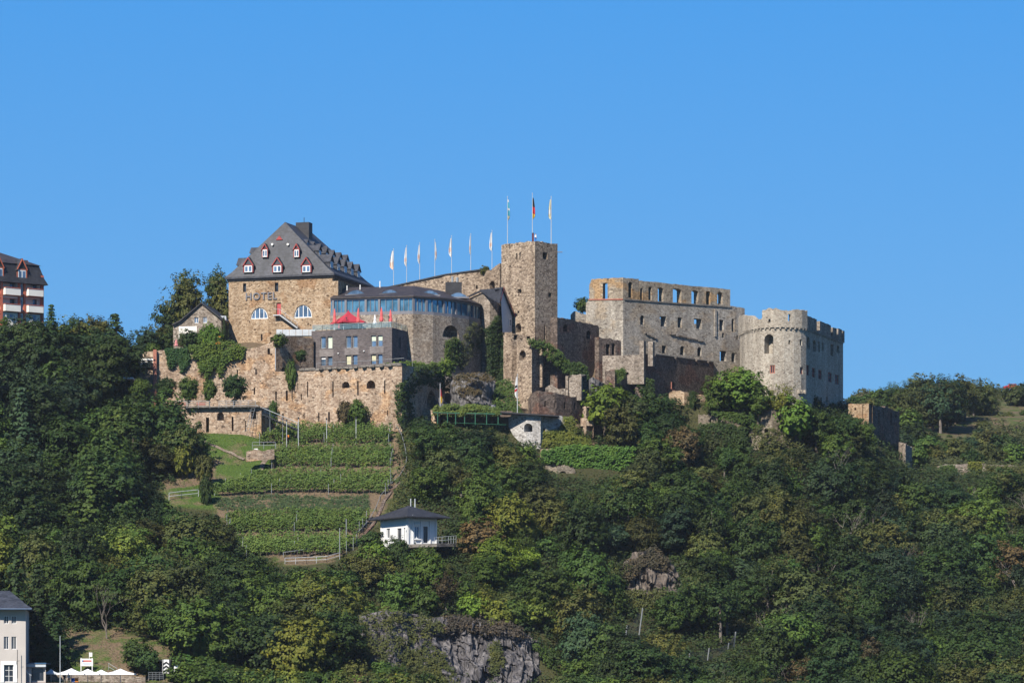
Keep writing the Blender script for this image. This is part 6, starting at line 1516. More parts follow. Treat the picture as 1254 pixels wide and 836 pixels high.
bank('wall_ivy', [(484,470),(500,464),(510,448),(525,446),(548,448),(556,470),(552,480),(520,470),(508,480),(506,520),(488,524)], wf(TW), 700, 'dark green', 'dark ivy over the shaded return of the retaining wall', .8, .34)
bank('wall_top_bush', [(474,446),(492,443),(520,446),(548,440),(556,452),(548,462),(530,456),(500,458),(480,456)], lambda px, py: 678 + (px - 474) * .2, 330, 'bright green', 'bright green and brown shrubs along the top of the retaining wall corner', 1.2, .34)
bank('keep_ivy', [(698,444),(716,446),(722,470),(712,474),(700,462)], lambda px, py: 696.5, 260, 'dark green', 'dark ivy clump at the lower end of the keep ivy ramp', 1.4, .36)
bank('keep_ivy', [(645,416),(662,417),(676,424),(690,436),(700,446),(716,448),(718,456),(708,460),(694,458),(682,448),(668,436),(652,424)], lambda px, py: 697.2 + (px - 650) * .07, 620, 'mid green', 'thick dark green ivy ramp slanting down from the square keep', 1.6, .36)
bank('gap_ivy', [(594,395),(600,380),(606,395),(612,372),(618,380),(618,420),(622,440),(626,470),(640,500),(612,508),(600,480),(596,440)], lambda px, py: 713.5 - (px - 594) * .1 - (py - 395) * .03, 1150, 'deep green', 'dark ivy and scrub filling the gap between round bastion and gate block', 1.5, .36)
bank('gap_scrub', [(600,470),(625,466),(632,490),(640,508),(600,510),(606,490)], lambda px, py: 693.5 - (py - 470) * .14, 330, 'mid green', 'green bushes below the white and red flag', 1.6, .36, cat='scrub', r=.7)
bank('terrace_wall_ivy', [(664,551),(700,546),(740,547),(776,549),(778,560),(768,572),(750,580),(735,590),(722,600),(712,592),(706,572),(690,568),(664,566)], wf(Wall([(664, 670.8), (720, 672.8), (778, 674)], 60, 50)), 1700, (.085, .17, .026), 'glossy green ivy blanket covering the long lower terrace wall', .9, .34)
bank('white_ruin_creeper', [(690,512),(704,510),(706,545),(690,548),(686,528)], lambda px, py: 684.5, 260, 'yellowish green', 'yellow green creeper over the end of the white casemate ruin', .8, .34)
bank('slope_hedge', [(300,607),(340,606),(400,609),(450,606),(452,622),(440,630),(300,626),(266,622),(262,612)], lambda px, py: Y_at(px, min(py, 628)) if px > 0 else 645, 1100, (.055, .085, .03), 'dark ivy bank between the third and fourth vine terraces', .7, .3, cat='bank')
bank('spur_ivy', [(755,452),(764,452),(764,462),(757,468)], lambda px, py: 698.5, 60, 'mid green', 'small ivy cushion on the top end of the shaded spur wall', .5, .3)
bank('spur_ivy', [(780,462),(800,466),(800,484),(786,486)], lambda px, py: 703, 180, 'dark green', 'dark ivy at the lower end of the shaded spur wall', .8, .34)
bank('footing_scrub', [(872,505),(912,506),(928,505),(930,530),(916,520),(880,512)], lambda px, py: 696.5, 260, 'mid green', 'low green scrub on top of the broken terrace wall', .9, .34, cat='scrub')
bank('footing_scrub', [(930,520),(960,530),(985,545),(985,556),(925,552),(918,530)], lambda px, py: 694.2, 300, 'olive green', 'dull scrub growing over the crumbling tower footing', 1.2, .34, cat='scrub', nleaf=10)
bank('footing_scrub', [(856,520),(880,518),(915,524),(915,545),(856,545)], lambda px, py: 696.3, 380, 'dark green', 'dark scrub hiding the base of the broken terrace wall', 1.2, .34, cat='scrub')
yg = lambda px, py: Y_at(px, py, 620, 700) - .2
bank('slope_scrub', [(700,604),(730,598),(745,588),(790,572),(806,600),(790,622),(700,622),(686,612)], yg, 900, 'mid green', 'low scrub slope under the long ivy covered terrace wall', 1.3, .36, cat='scrub', r=.8)
bank('slope_scrub', [(664,528),(720,528),(722,548),(664,548),(655,545)], lambda px, py: Y_at(px, py, 655, 700) - .2, 500, 'yellowish green', 'yellow green scrub between the white casemate ruin and the ivy terrace wall', 1.2, .34, cat='scrub', r=.7)
bank('slope_scrub', [(488,535),(500,520),(512,560),(512,600),(500,620),(470,648),(462,645),(484,606),(500,575)], lambda px, py: Y_at(px, py, 600, 700) - .2, 900, 'olive green', 'olive scrub strip along the outer side of the vineyard handrail', 1.2, .34, cat='scrub', r=.7)
bank('rock_moss', [(552,461),(575,457),(600,458),(607,467),(580,468),(556,472)], lambda px, py: 687.6, 110, 'brownish', 'brown moss cushion on the top ledge of the grey bastion rock', .5, .28, cat='moss')
bank('rock_moss', [(558,477),(572,474),(590,476),(588,482),(566,485)], lambda px, py: 686.3, 80, 'brownish', 'brown moss cushion on the middle ledge of the grey bastion rock', .5, .28, cat='moss')
bank('gate_ivy', [(1030,520),(1050,512),(1066,520),(1074,545),(1072,562),(1040,556)], lambda px, py: 713.0, 420, 'dark green', 'dark ivy at the foot of the gate ruin', 1.3, .38)
bank('garden_wall_ivy', [(1150,572),(1168,570),(1172,582),(1160,590),(1150,590)], lambda px, py: 740, 240, 'mid green', 'green scrub over the near end of the far garden wall', .9, .36)
bank('garden_wall_ivy', [(1206,570),(1262,572),(1262,592),(1206,590)], lambda px, py: 741, 420, 'olive green', 'olive scrub hiding the outer half of the far garden wall', .9, .36)
bank('garden_wall_ivy', [(1186,566),(1202,567),(1200,585),(1190,588)], lambda px, py: 742, 150, 'yellowish green', 'yellow green creeper hanging over the far garden wall', .8, .34)
bank('tower_ivy', [(996,488),(1001,484),(1006,492),(1010,504),(1008,512),(994,512)], wf(RW), 130, 'deep green', 'dark ivy patch climbing the shaded flank of the rounded tower', .4, .32)
bank('stair_ivy', [(604,392),(617,378),(618,420),(619,478),(598,478),(597,430),(594,404)], wf(rw, -.2), 750, 'deep green', 'olive ivy strip on the round stair block', .4, .3)
# vine pergola
pg = thing('vine_pergola', P(570, 520, 681.5), 'green painted pergola roofed with yellowish vines on the ledge below the rock', 'pergola')
for px in (536, 548, 558, 569, 582, 596, 610): mb = MB(); mb.tube([P(px, 520, 680), P(px, 505, 680)], .09, 5); mb.tube([P(px, 505, 680), P(px, 505, 684)], .07, 5); mb.build('post', M['greenmetal'], pg)
mb = MB(); mb.tube([P(530, 505, 680), P(614, 507, 680)], .1, 5); mb.tube([P(556, 517.5, 679.6), P(620, 520, 679.6)], .05, 4); mb.build('rail', M['greenmetal'], pg)
global_poly = [(530,499),(545,497),(575,496),(606,500),(612,507),(600,509),(560,509),(532,508)]
o = bank('canopy', global_poly, lambda px, py: 681.5, 520, (.11, .15, .03), 'yellow green vine leaves on the pergola roof', 1.8, .33, cat=None); o.parent = pg; o.matrix_parent_inverse = Matrix.Translation(-Vector(pg.location))
mb = MB(); mb.prism([P(604, 503.2, 680.5), P(685, 508.4, 680.5), P(685, 509.8, 680.5), P(604, 505, 680.5)], (0, 3.5, 0)); mb.build('flat_roof', M['slate2'], pg)
mb = MB(); mb.box(P(573, 512, 684.9), ((1, 0, 0), (0, 1, 0), (0, 0, 1)), (8.0, .2, 1.3)); mb.build('rear_wall', M['dark'], pg)  # dark stone chosen to paint in the deep shade behind the posts
mb = MB(); mb.prism([P(531, 506.2, 680.0), P(612, 507.8, 680.0), P(612, 506.4, 680.0), P(531, 504.8, 680.0)], (0, 4.6, 0)); mb.build('shade_slab', M['wood'], pg)  # slab added to keep the sun off the space under the vines
def rock_face(Yf, bf, lean, off): return lambda px, py: Yf(px) + lean * (Zp(py, Yf(px)) - Zp(bf, Yf(px))) - off
cf = rock_face(lin([(425,565),(480,565.5),(505,569.5),(560,572),(640,573),(712,584)]), 863, .92, .6)
for poly, n_, col, lab, th_ in [([(440,752),(475,744),(520,752),(545,760),(540,775),(505,785),(500,810),(480,800),(470,825),(450,815),(436,790)], 430, 'olive green', 'olive brown scrub over the west shoulder of the slate cliff', 1.6),
        ([(500,800),(525,785),(545,800),(560,836),(480,840),(480,815)], 420, 'olive green', 'dull green scrub at the foot of the slate cliff', 1.6), ([(545,752),(600,758),(640,768),(650,780),(610,776),(570,772),(545,772)], 300, (.07, .055, .04), 'brown dry bushes hanging over the lip of the slate cliff', 1.6),
        ([(598,790),(612,786),(616,815),(604,830)], 90, 'olive green', 'small olive bush strip in the middle of the slate cliff', 1.0), ([(655,790),(690,800),(712,850),(690,850),(672,815)], 300, 'mid green', 'green scrub on the lower end of the slate cliff', 1.4)]:
    bank('cliff_scrub', poly, cf, n_, col, lab, th_, .34, cat='scrub', nleaf=15, r=.7)
of = rock_face(lambda p: 612.0, 750, .5, .8)
bank('crag_scrub', [(764,690),(800,668),(822,690),(812,700),(790,690),(776,706),(764,712)], of, 330, (.075, .06, .035), 'reddish brown scrub on top of the brown crag', 1.4, .34, cat='scrub', r=.7)
bank('crag_scrub', [(764,725),(800,722),(838,730),(836,752),(764,750)], of, 330, 'olive green', 'olive scrub along the foot of the brown crag', 1.6, .34, cat='scrub', r=.7)
tag(rocky('castle_rock', (551, 611), lambda px: 690.5 - 2.5 * math.sin(math.pi * (px - 551) / 60), lin([(551,459),(560,456),(575,457),(590,455),(602,460),(611,480)]), lin([(551,500),(611,508)]), 1.6, M['rock2'], nu=90, nv=60, seed=15, lean=.2, fr=.20, zf=1.3, cw=.35),
    'bulging grey rock under the round bastion with brown mossy ledges', 'rock')
tag(rocky('small_rock', (531, 548), lambda px: 686, lin([(531,490),(539,486),(548,494)]), lin([(531,506),(548,506)]), .8, M['rock2'], nu=30, nv=26, seed=25, lean=.12), 'small dark rock beside the yellow and red flag', 'rock')
tag(rocky('dark_rock', (716, 742), lambda px: 694.5, lin([(716,468),(725,462),(742,470)]), lin([(716,494),(742,494)]), 1.0, M['rock2'], nu=30, nv=26, seed=27, lean=.12), 'small craggy rock between the sunlit stub and the spur wall', 'rock')
# ------------------------------------------------------------------ vineyard
BANDS = [ # (row count, left px top/bottom, right px top/bottom, base py of first / last row)
  ('uppermost', 3, (338, 318), (478, 478), 531, 541.5, 'the retaining wall'),
  ('second', 4, (336, 330), (481, 480), 554.5, 571, 'the upper soil strip'),
  ('third', 4, (308, 262), (481, 474), 585.5, 603.5, 'the middle soil strip'),
  ('fourth', 4, (276, 282), (452, 442), 636.5, 651, 'the ivy bank'),
  ('lowest', 4, (292, 300), (440, 418), 665, 679, 'the pale stair path')]
POS = [['top', 'middle', 'bottom'], ['top', 'second from top', 'third from top', 'bottom']]
def vine_row(px0, px1, py, label, hgt=1.95, seed=0):
    global rng
    rng = np.random.default_rng(seed); n = int((px1 - px0) / 1.15); pxs = np.linspace(px0, px1, n) + rng.uniform(-1, 1, n); C = []; gnd = []
    for px in pxs:
        q = py + 1.2 * math.sin(px * .03) - (px - px0) * .012
        Y = Y_at(px, q + 3.5, 600, 690); z = gz(X(px, Y), Y); gap = noise.noise(Vector((px * .12, py, 3)))
        h_ = hgt * (1 + .45 * gap) * rng.uniform(.88, 1.1)
        for t in (.42, .62, .82, 1.0): C.append((X(px, Y) + rng.uniform(-.15, .15), Y + rng.uniform(-.25, .25), z + h_ * t + rng.uniform(-.1, .1)))
    a_ = on_ground(px0, Y_at(px0, py + 3.5, 600, 690)); mid_ = on_ground((px0 + px1) / 2, Y_at((px0 + px1) / 2, py + 3.5, 600, 690))
    e = thing('vine_row', mid_, label, 'vine row', 'rows of vines on the terraces')
    A = clumps(np.array(C) - np.array(mid_), np.tile(np.array([-.1, -.5, .6]), (len(C), 1)), 8, .40, .8, .28, nb=.5)
    o = bpy.data.objects.new('foliage', leaf_mesh('vine_foliage', *A)); COL.objects.link(o); o.parent = e
    j = random.Random(seed).uniform(.88, 1.12); o.color = (.088 * j, .132 * j, .028 * j, 1)
    pp = px0 + 3
    while pp < px1:
        st = MB()
        Y = Y_at(pp, py + 3.5, 600, 690); b_ = Vector((X(pp, Y), Y, gz(X(pp, Y), Y))); st.tube([b_ - Vector((0, 0, .2)), b_ + Vector((.05, 0, .9))], .05, 4, caps=False); pp += 7.5; st.build('stem', M['bark'], e)
    for k in range(1 + int((px1 - px0) / 62)):
        pp = px0 + 1 + k * ((px1 - px0 - 2) / max(1, int((px1 - px0) / 62))); Y = Y_at(pp, py + 3.5, 600, 690); b_ = Vector((X(pp, Y), Y - .35, gz(X(pp, Y), Y)))
        mb = MB(); mb.tube([b_ - Vector((0, 0, .3)), b_ + Vector((0, 0, 2.0))], .045, 5); mb.build('post', M['steel'], e)
    return e
sd_ = 500
for nm, nr, L_, R_px, p0, p1, base in BANDS:
    for k in range(nr):
        t = k / (nr - 1); sd_ += 1
        vine_row(L_[0] + (L_[1] - L_[0]) * t + (sd_ * 7 % 5 - 2), R_px[0] + (R_px[1] - R_px[0]) * t + (sd_ * 3 % 4 - 2), p0 + (p1 - p0) * t,
                 f'{POS[nr - 3][k]} vine row of the {nm} vineyard terrace above {base}' if k == nr - 1 and nm != 'uppermost' else f'{POS[nr - 3][k]} vine row of the {nm} vineyard terrace', seed=sd_)
def gp(px, py, dz=0.0, lo=545): Y = Y_at(px, py, lo, 740); return Vector((X(px, Y), Y, gz(X(px, Y), Y) + dz))
# stair rail winding down beside the vineyard
pts = [gp(a, b_) for a, b_ in ((477, 524), (484, 527), (491, 537), (495, 550), (498, 566), (497, 577), (489, 590), (476, 602), (466, 614), (461, 628), (452, 645), (440, 658), (424, 668), (405, 674), (375, 680), (347, 684))]
rail('stair_railing', pts, 1.0, None, 'steel', 1, 4.0, .05, 'long pale tubular handrail curving down the edge of the vineyard')
mb = MB()
for a, b_ in zip(pts[:-1], pts[1:]):
    s_ = Vector((0, 0, 0)); d_ = (b_ - a).normalized(); sdv = d_.cross(Vector((0, 0, 1))).normalized() * .5; n_k = max(1, int((b_ - a).length / .8))
    for i in range(n_k):
        c_ = a.lerp(b_, (i + .5) / n_k) - sdv * 1.2; mb.box(c_ + Vector((0, 0, .08)), (d_, sdv.normalized(), (0, 0, 1)), (.36, .28, .10))
tag(mb.build('stair_path', M['dark']), kind='structure')
pts = [gp(a, b_) for a, b_ in ((349, 691), (375, 689.5), (400, 689), (416, 684))]
rail('lower_railing', pts, 1.0, None, 'palesteel', 2, 2.2, .045, 'short pale handrail at the lowest end of the vineyard path')
for px, t_, lab in ((416, 647, 'tall thin grey pole at the foot of the vineyard stair'), (424, 650, 'thinner grey pole just beside the stair foot pole')):
    b_ = gp(px, 686 if px < 420 else 672); mb = MB(); mb.tube([b_ - Vector((0, 0, .5)), b_ + Vector((0, 0, (686 - t_) * K * b_.y))], .07, 5); tag(mb.build('metal_pole', M['steel']), lab, 'pole')
# path across the grass
def ribbon(name, pts, w_, mat, dz=.06):
    mb = MB(); P_ = [gp(a, b_, dz) for a, b_ in pts]; prev = None
    for i, p in enumerate(P_):
        d_ = (P_[min(i + 1, len(P_) - 1)] - P_[max(0, i - 1)]); s_ = Vector((-d_.y, d_.x, 0)).normalized() * w_ / 2
        a, b_ = p - s_, p + s_; a.z = gz(a.x, a.y) + dz + .12; b_.z = gz(b_.x, b_.y) + dz + .12
        if prev: mb.face([prev[0], prev[1], b_, a])
        prev = (a, b_)
    return tag(mb.build(name, mat), kind='structure')
ribbon('grass_path', [(250, 543), (258, 546), (266, 549), (275, 553), (284, 557), (292, 561), (299, 564)], .6, M['path'])
ribbon('steps_path', [(329, 558), (326, 564), (322, 570), (319, 577)], .8, M['path'])
# sign and low rubble wall on the grass
lwl = Wall([(302, 660), (322, 660.5), (336, 661.5)], [(302, 552), (312, 549.5), (322, 552.5), (336, 549)], [(302, 565), (336, 562)], th=.7, blind=True, jag=.2, step=.5, seed=201)
o = thing('garden_retaining_wall', P(318, 560, 660), 'short pale rubble retaining wall behind the white notice board', 'wall'); lwl.mesh(mb := MB()); mb.build('wall', M['terr'], o)
nb_ = thing('notice_board', gp(313.5, 565), 'small white notice board on two posts in the grass beside the vines', 'sign')
q = Vector(nb_.location); Yn = q.y
mb = MB(); mb.box(P(313.5, 553.5, Yn), ((1, 0, 0), (0, 1, 0), (0, 0, 1)), (.36, .03, .65)); mb.build('board', M['white'], nb_)
mb = MB(); mb.box(P(313.4, 551.5, Yn - .045), ((1, 0, 0), (0, 1, 0), (0, 0, 1)), (.12, .008, .14)); mb.build('printed_mark', flat('pale_print', (.40, .52, .68), .6), nb_)
for px in (311.4, 315.6): mb = MB(); mb.tube([P(px, 568, Yn), P(px, 549, Yn)], .05, 5); mb.build('post', M['steel'], nb_)
rail('path_railing', [P(309, 541.5, 661.8) - Vector((0, 0, 1.1)), P(337, 541, 661.8) - Vector((0, 0, 1.1))], 1.1, None, 'steel', 2, 1.9, .04, 'short grey railing above the rubble wall at the vineyard edge')
rail('board_railing', [gp(307, 566), gp(319, 566)], .9, None, 'steel', 2, 1.5, .035, 'low green grey railing in front of the notice board')
rail('meadow_railing', [gp(207, 613), gp(222, 611), (gp(243, 609))], 1.2, None, 'palesteel', 2, 2.2, .055, 'white tubular railing at the lower edge of the grassy slope')
# low terrace railing (two runs) and stair handrail
rail('terrace_railing', [P(215, 499, 672.6), P(257, 499.2, 672.2)], 1.15, None, 'steel', 3, 2.2, .045, 'blue grey railing in front of the clipped ball trees, longer bent run')
rail('terrace_railing', [P(268, 499, 671.9), P(313, 498.4, 671.2)], 1.15, None, 'steel', 3, 1.3, .045, 'blue grey railing under the biggest ball tree')
mb = MB(); q0, q1 = P(314, 496, 672.4), P(366, 518, 668); mb.tube([q0, q1], .06, 5); mb.tube([q0 + Vector((0, .9, -.5)), q1 + Vector((0, .9, -.5))], .05, 5)
for t in (0, .32, .62, .97):
    p = q0.lerp(q1, t); mb.tube([p, Vector((p.x, p.y, gz(p.x, p.y) - .1))], .045, 5)
tag(mb.build('stair_handrail', M['steel']), 'sloping grey handrail running down from the low terrace to the vines', 'railing')
mb = MB()
for k in range(14):
    p = q0.lerp(q1, (k + .5) / 14) + Vector((0, .5, -1.2)); mb.box(p, ((1, 0, 0), (0, 1, 0), (0, 0, 1)), (.3, .6, .1))
mb.tube([q0 + Vector((0, 1.1, -1.35)), q1 + Vector((0, 1.1, -1.35))], .12, 4)
tag(mb.build('steel_stair', M['darkmetal']), 'dark open steel stair between the low terrace and the vineyard', 'stair')
mb = MB(); a_ = P(310, 502, 671.2); b_ = P(309, 528, 671.0)
for dx in (-.3, .3): mb.tube([a_ + Vector((dx, 0, .3)), b_ + Vector((dx - .8, -.6, 0))], .04, 4)
for k in range(9): p = (a_ + Vector((0, 0, .3))).lerp(b_ + Vector((-.8, -.6, 0)), k / 8.5); mb.tube([p - Vector((.3, 0, 0)), p + Vector((.3, 0, 0))], .03, 4)
tag(mb.build('ladder', M['steel']), 'steep ladder leaning at the end of the low terrace wall', 'ladder')
for px, t_, b_ in ((351, 514, 534), (365.5, 511, 530), (400, 512, 524), (436, 511, 522)):
    Yq = 667 if px < 390 else 670; mb = MB(); g_ = Vector((X(px, Yq), Yq, gz(X(px, Yq), Yq))); tp_ = P(px, t_ + 1.5, Yq); mb.tube([g_ - Vector((0, 0, .2)), tp_], .06, 5)
    o = thing('garden_lamp', g_, f'thin garden lamp post {"beside the stair foot" if px==351 else "at the lower end of the sloping handrail" if px<370 else "among the top vines under the arrow slits" if px<420 else "by the green bush at the retaining wall"}', 'lamp')
    o2 = mb.build('post', M['palesteel'], o); mb = MB(); mb.lathe(tp_, [(.03, -.05), (.15, 0), (.16, .22), (.05, .3)], 8); mb.build('lamp_head', M['darkmetal'], o)
# terrace furniture under the ball trees
for px, l_ in ((222, 'dark bench under the ball tree nearest the railing start'), (246, 'dark bench between two ball tree trunks')):
    o = thing('bench', P(px, 498.5, 674.5), l_, 'bench'); c_ = P(px, 496, 674.5)
    mb = MB(); mb.box(c_ - Vector((0, 0, .0)), ((1, 0, 0), (0, 1, 0), (0, 0, 1)), (.8, .25, .03)); mb.build('seat', M['redstone'], o)
    mb = MB(); mb.box(c_ + Vector((0, .25, .3)), ((1, 0, 0), (0, 1, 0), (0, 0, 1)), (.8, .03, .2)); mb.build('backrest', M['redstone'], o)
    for dx in (-.7, .7): mb = MB(); mb.box(c_ + Vector((dx, 0, -.22)), ((1, 0, 0), (0, 1, 0), (0, 0, 1)), (.03, .22, .22)); mb.build('leg', M['darkmetal'], o)

# ------------------------------------------------------------------ flags
def flagpole(px, top, base, Y, flag, label, group=None, r=.06, fl=(3, 24), side=-1, stripes=None, wid=.5):
    b_ = P(px, base + 3, Y); e = thing('flagpole', b_, label, 'flagpole', group)
    mb = MB(); mb.tube([b_, P(px, top, Y)], r, 7, r2=r * .6); mb.lathe(P(px, top, Y), [(.02, -.02), (.09, .05), (.09, .12), (.02, .2)], 6); mb.build('pole', M['palesteel'], e)
    # limp flag: a gathered hanging cloth with folds, widening toward its foot
    n_, m_ = 18, 9; z1, z0 = Zp(top + fl[0], Y), Zp(top + fl[1], Y); V = []; F = []; fm = []
    r_ = random.Random(int(px * 10)); ph = r_.random() * 6
    for i in range(n_ + 1):
        t = i / n_; w_ = wid * (.85 + .3 * math.sin(ph)) * (.35 + .65 * math.sin(min(1, t * 1.15) * math.pi * .62)) * (1 - .75 * max(0, t - .86) / .14)
        for j in range(m_ + 1):
            s_ = j / m_; V.append((X(px, Y) + side * (.05 + s_ * w_), Y + .16 * math.sin(s_ * 9 + ph + t * 2) * (.4 + t) , z1 + (z0 - z1) * t - s_ * .35 * t + .05 * math.sin(ph * 3 + t * 7)))
    for i in range(n_):
        for j in range(m_):
            a = i * (m_ + 1) + j; F.append([a, a + 1, a + m_ + 2, a + m_ + 1]); t = (i + .5) / n_
            k = 0
            for q, (lim, _) in enumerate(stripes): 
                if t >= lim: k = q
            fm.append(k)
    link_mesh('flag', V, F, None, e, True, [M[c] for _, c in stripes], fm)
    return e
seven = [(482, 305.5, 349), (498, 301.5, 346), (514, 298, 342.5), (532.5, 294, 339), (553, 289.5, 335.5), (576.5, 287, 332), (602.5, 283, 330)]
names_ = ['lowest and leftmost', 'second', 'third', 'middle', 'fifth', 'sixth, nearest the bush tuft', 'highest, closest to the square keep']
for i, (px, t_, b_) in enumerate(seven):
    Yq = ctw.Yof(ctw.u_of(px)) + 1.0
    flagpole(px, t_, b_ + 1, Yq, None, f'{names_[i]} of the seven white flags along the curtain wall' if i not in (5, 6) else f'curtain wall flagpole with limp white and salmon flag, {names_[i]}', 'flagpoles along the curtain wall', .065, (2, 23), -1 if i < 2 else 1 if i == 3 else -1, [(0, 'canvas'), (.55, 'salmoncloth'), (.8, 'canvas')] if i != 0 else [(0, 'canvas'), (.6, 'salmoncloth')], .42 + .25 * (i == 0))
flagpole(621.5, 241.5, 296, 708.5, None, 'keep flagpole with a limp light blue and white flag', None, .075, (3, 26), 1, [(0, 'canvas'), (.12, 'cyan'), (.42, 'canvas'), (.58, 'cyan'), (.82, 'paleyellow')], .5)
flagpole(652, 237.5, 293, 706.5, None, 'tallest keep flagpole with a limp black, red and gold flag', None, .075, (5, 29), 1, [(0, 'flagblack'), (.45, 'flagred'), (.76, 'yellow')], .42)
flagpole(675, 241.5, 298, 709.0, None, 'keep flagpole with a limp pale yellow flag', None, .085, (3, 26), -1, [(0, 'paleyellow'), (.5, 'canvas'), (.7, 'paleyellow')], .5)
flagpole(539, 470.5, 506, 683.5, None, 'short flagpole with a furled red and yellow flag beside the rock', None, .09, (6, 22), 1, [(0, 'flagred'), (.5, 'yellow')], .28)
e = flagpole(633.6, 459, 505, 684.5, None, 'flagpole with a limp white flag marked in red and black below the gate block', None, .08, (2, 26), -1, [(0, 'canvas'), (.46, 'flagblack'), (.53, 'canvas'), (.6, 'flagred'), (.74, 'canvas')], .6)
# on the keep: red housing, visitor
o = thing('red_cabinet', P(652.3, 294, 706.3), 'dark red cabinet at the foot of the tallest keep flagpole', 'cabinet')
mb = MB(); mb.box(P(652.6, 290.6, 706.3), ((1, 0, 0), (0, 1, 0), (0, 0, 1)), (.18, .18, .75)); mb.build('body', flat('dark_red_paint', (.10, .02, .025), .5), o); mb = MB(); mb.box(P(652.6, 285.6, 706.3), ((1, 0, 0), (0, 1, 0), (0, 0, 1)), (.22, .22, .04)); mb.build('lid', M['darkmetal'], o)
def person(loc, h, top, trousers, hair, label, face=0.0, extra=None):
    """one continuous skinned body; clothes as children"""
    e = thing('person', loc, label, 'person'); L_ = Vector(loc); s = h / 1.75
    def skin(name, jo, ed, rr, mat, sub=2):
        me = bpy.data.meshes.new(name); me.from_pydata([tuple(Vector(j) * s) for j in jo], ed, []); o = bpy.data.objects.new(name, me); COL.objects.link(o)
        md = o.modifiers.new('skin', 'SKIN'); me.skin_vertices.new() if not me.skin_vertices else None
        for i, r_ in enumerate(rr): me.skin_vertices[0].data[i].radius = (r_ * s, r_ * s)
        me.skin_vertices[0].data[0].use_root = True; sb = o.modifiers.new('sub', 'SUBSURF'); sb.levels = sub; sb.render_levels = sub
        dg = bpy.context.evaluated_depsgraph_get(); m2 = bpy.data.meshes.new_from_object(o.evaluated_get(dg)); bpy.data.objects.remove(o); m2.materials.clear(); m2.materials.append(mat); m2.polygons.foreach_set('use_smooth', [True] * len(m2.polygons))
        o = bpy.data.objects.new(name, m2); COL.objects.link(o); o.parent = e; return o
    jo = [(0,0,.95),(0,0,1.15),(0,0,1.38),(0,-.01,1.50),(0,-.02,1.60),(0,-.02,1.70),(.19,0,1.40),(.24,.02,1.12),(.23,-.10,.92),(.23,-.14,.84),(-.19,0,1.40),(-.24,.02,1.12),(-.22,-.10,.92),(-.22,-.14,.84),(.09,0,.90),(.10,-.02,.50),(.10,.01,.09),(.10,-.13,.03),(-.09,0,.90),(-.11,.02,.50),(-.12,.04,.09),(-.12,-.10,.03)]
    ed = [(0,1),(1,2),(2,3),(3,4),(4,5),(2,6),(6,7),(7,8),(8,9),(2,10),(10,11),(11,12),(12,13),(0,14),(14,15),(15,16),(16,17),(0,18),(18,19),(19,20),(20,21)]
    rr = [.13,.12,.14,.055,.10,.085,.06,.045,.035,.035,.06,.045,.035,.035,.085,.06,.04,.035,.085,.06,.04,.035]
    skin('body', jo, ed, rr, M['skin'])
    skin('jacket', [jo[0], jo[1], jo[2], jo[6], jo[7], jo[8], jo[10], jo[11], jo[12]], [(0,1),(1,2),(2,3),(3,4),(4,5),(2,6),(6,7),(7,8)], [.16,.155,.175,.085,.065,.055,.085,.065,.055], top)
    skin('trousers', [jo[0], jo[14], jo[15], jo[16], jo[18], jo[19], jo[20]], [(0,1),(1,2),(2,3),(0,4),(4,5),(5,6)], [.15,.105,.08,.065,.105,.08,.065], trousers)
    skin('hair', [(0,.03,1.66),(0,.02,1.73)], [(0,1)], [.10,.085], hair)
    e.rotation_euler = (0, 0, face); return e
person(P(655.9, 297.5, 705.9), 1.75, M['canvas'], M['blue'], M['flagblack'], 'person in a white top standing on the keep beside the flagpole', 2.0)
vp = person(gp(351.5, 543.5) + Vector((0, -.5, 0)), 1.7, M['maroon'], M['maroon'], flat('brown_hair', (.06, .03, .02), .8), 'person in dark reddish clothes with an orange backpack walking between the vines', -1.2)
mb = MB(); mb.lathe((0, .27, 1.02), [(.08, 0), (.16, .04), (.18, .25), (.15, .42), (.06, .48)], 9); me_ = mb.build('backpack', M['orange']); me_.parent = vp

# ------------------------------------------------------------------ parasols and tent on the roof terrace
def closed_parasol(px, top, base, Y, mat, label, group=None, w_=.32, h_=None):
    if mat != 'pink': Y = G.Yof(G.u_of(px)) + 1.3; b_ = Vector((X(px, Y), Y, ZR - .05)); base = PY(ZR - .05, Y)
    b_ = P(px, base, Y); e = thing('closed_parasol', b_, label, 'parasol', group); H = (base - top) * K * Y
    mb = MB(); mb.tube([b_, b_ + Vector((0, 0, H))], .045, 6); mb.lathe(b_, [(.3, 0), (.3, .07), (.06, .1)], 8); mb.build('pole', M['palesteel'], e)
    mb = MB(); n_ = 14; prof = [(.05, H * .32), (w_ * .9, H * .35), (w_, H * .42), (w_ * .72, H * .55), (w_ * .62, H * .6), (w_ * .66, H * .68), (w_ * .42, H * .85), (.03, H * 1.0)]
    i0 = len(mb.v)
    for r_, z in prof:
        for j in range(n_): t = 2 * math.pi * j / n_; q = r_ * (1 + .22 * (j % 2)); mb.v.append(b_ + Vector((q * math.cos(t), q * math.sin(t), z)))
    for i in range(len(prof) - 1):
        for j in range(n_): mb.f.append([i0 + i*n_ + j, i0 + i*n_ + (j+1) % n_, i0 + (i+1)*n_ + (j+1) % n_, i0 + (i+1)*n_ + j]); mb.m.append(0)
    mb.build('canopy', M[mat], e); mb = MB(); mb.lathe(b_ + Vector((0, 0, H * .58)), [(w_ * .7, 0), (w_ * .72, .05)], 10); mb.build('strap', M['darkmetal'], e)
    return e
zt_ = 404
closed_parasol(409.8, 377.5, 403, 691.5, 'parasol', 'closed red parasol standing at the corner of the big red pavilion tent')
closed_parasol(438.8, 376.8, 402, 690, 'parasol', 'closed red parasol just right of the big red pavilion tent')
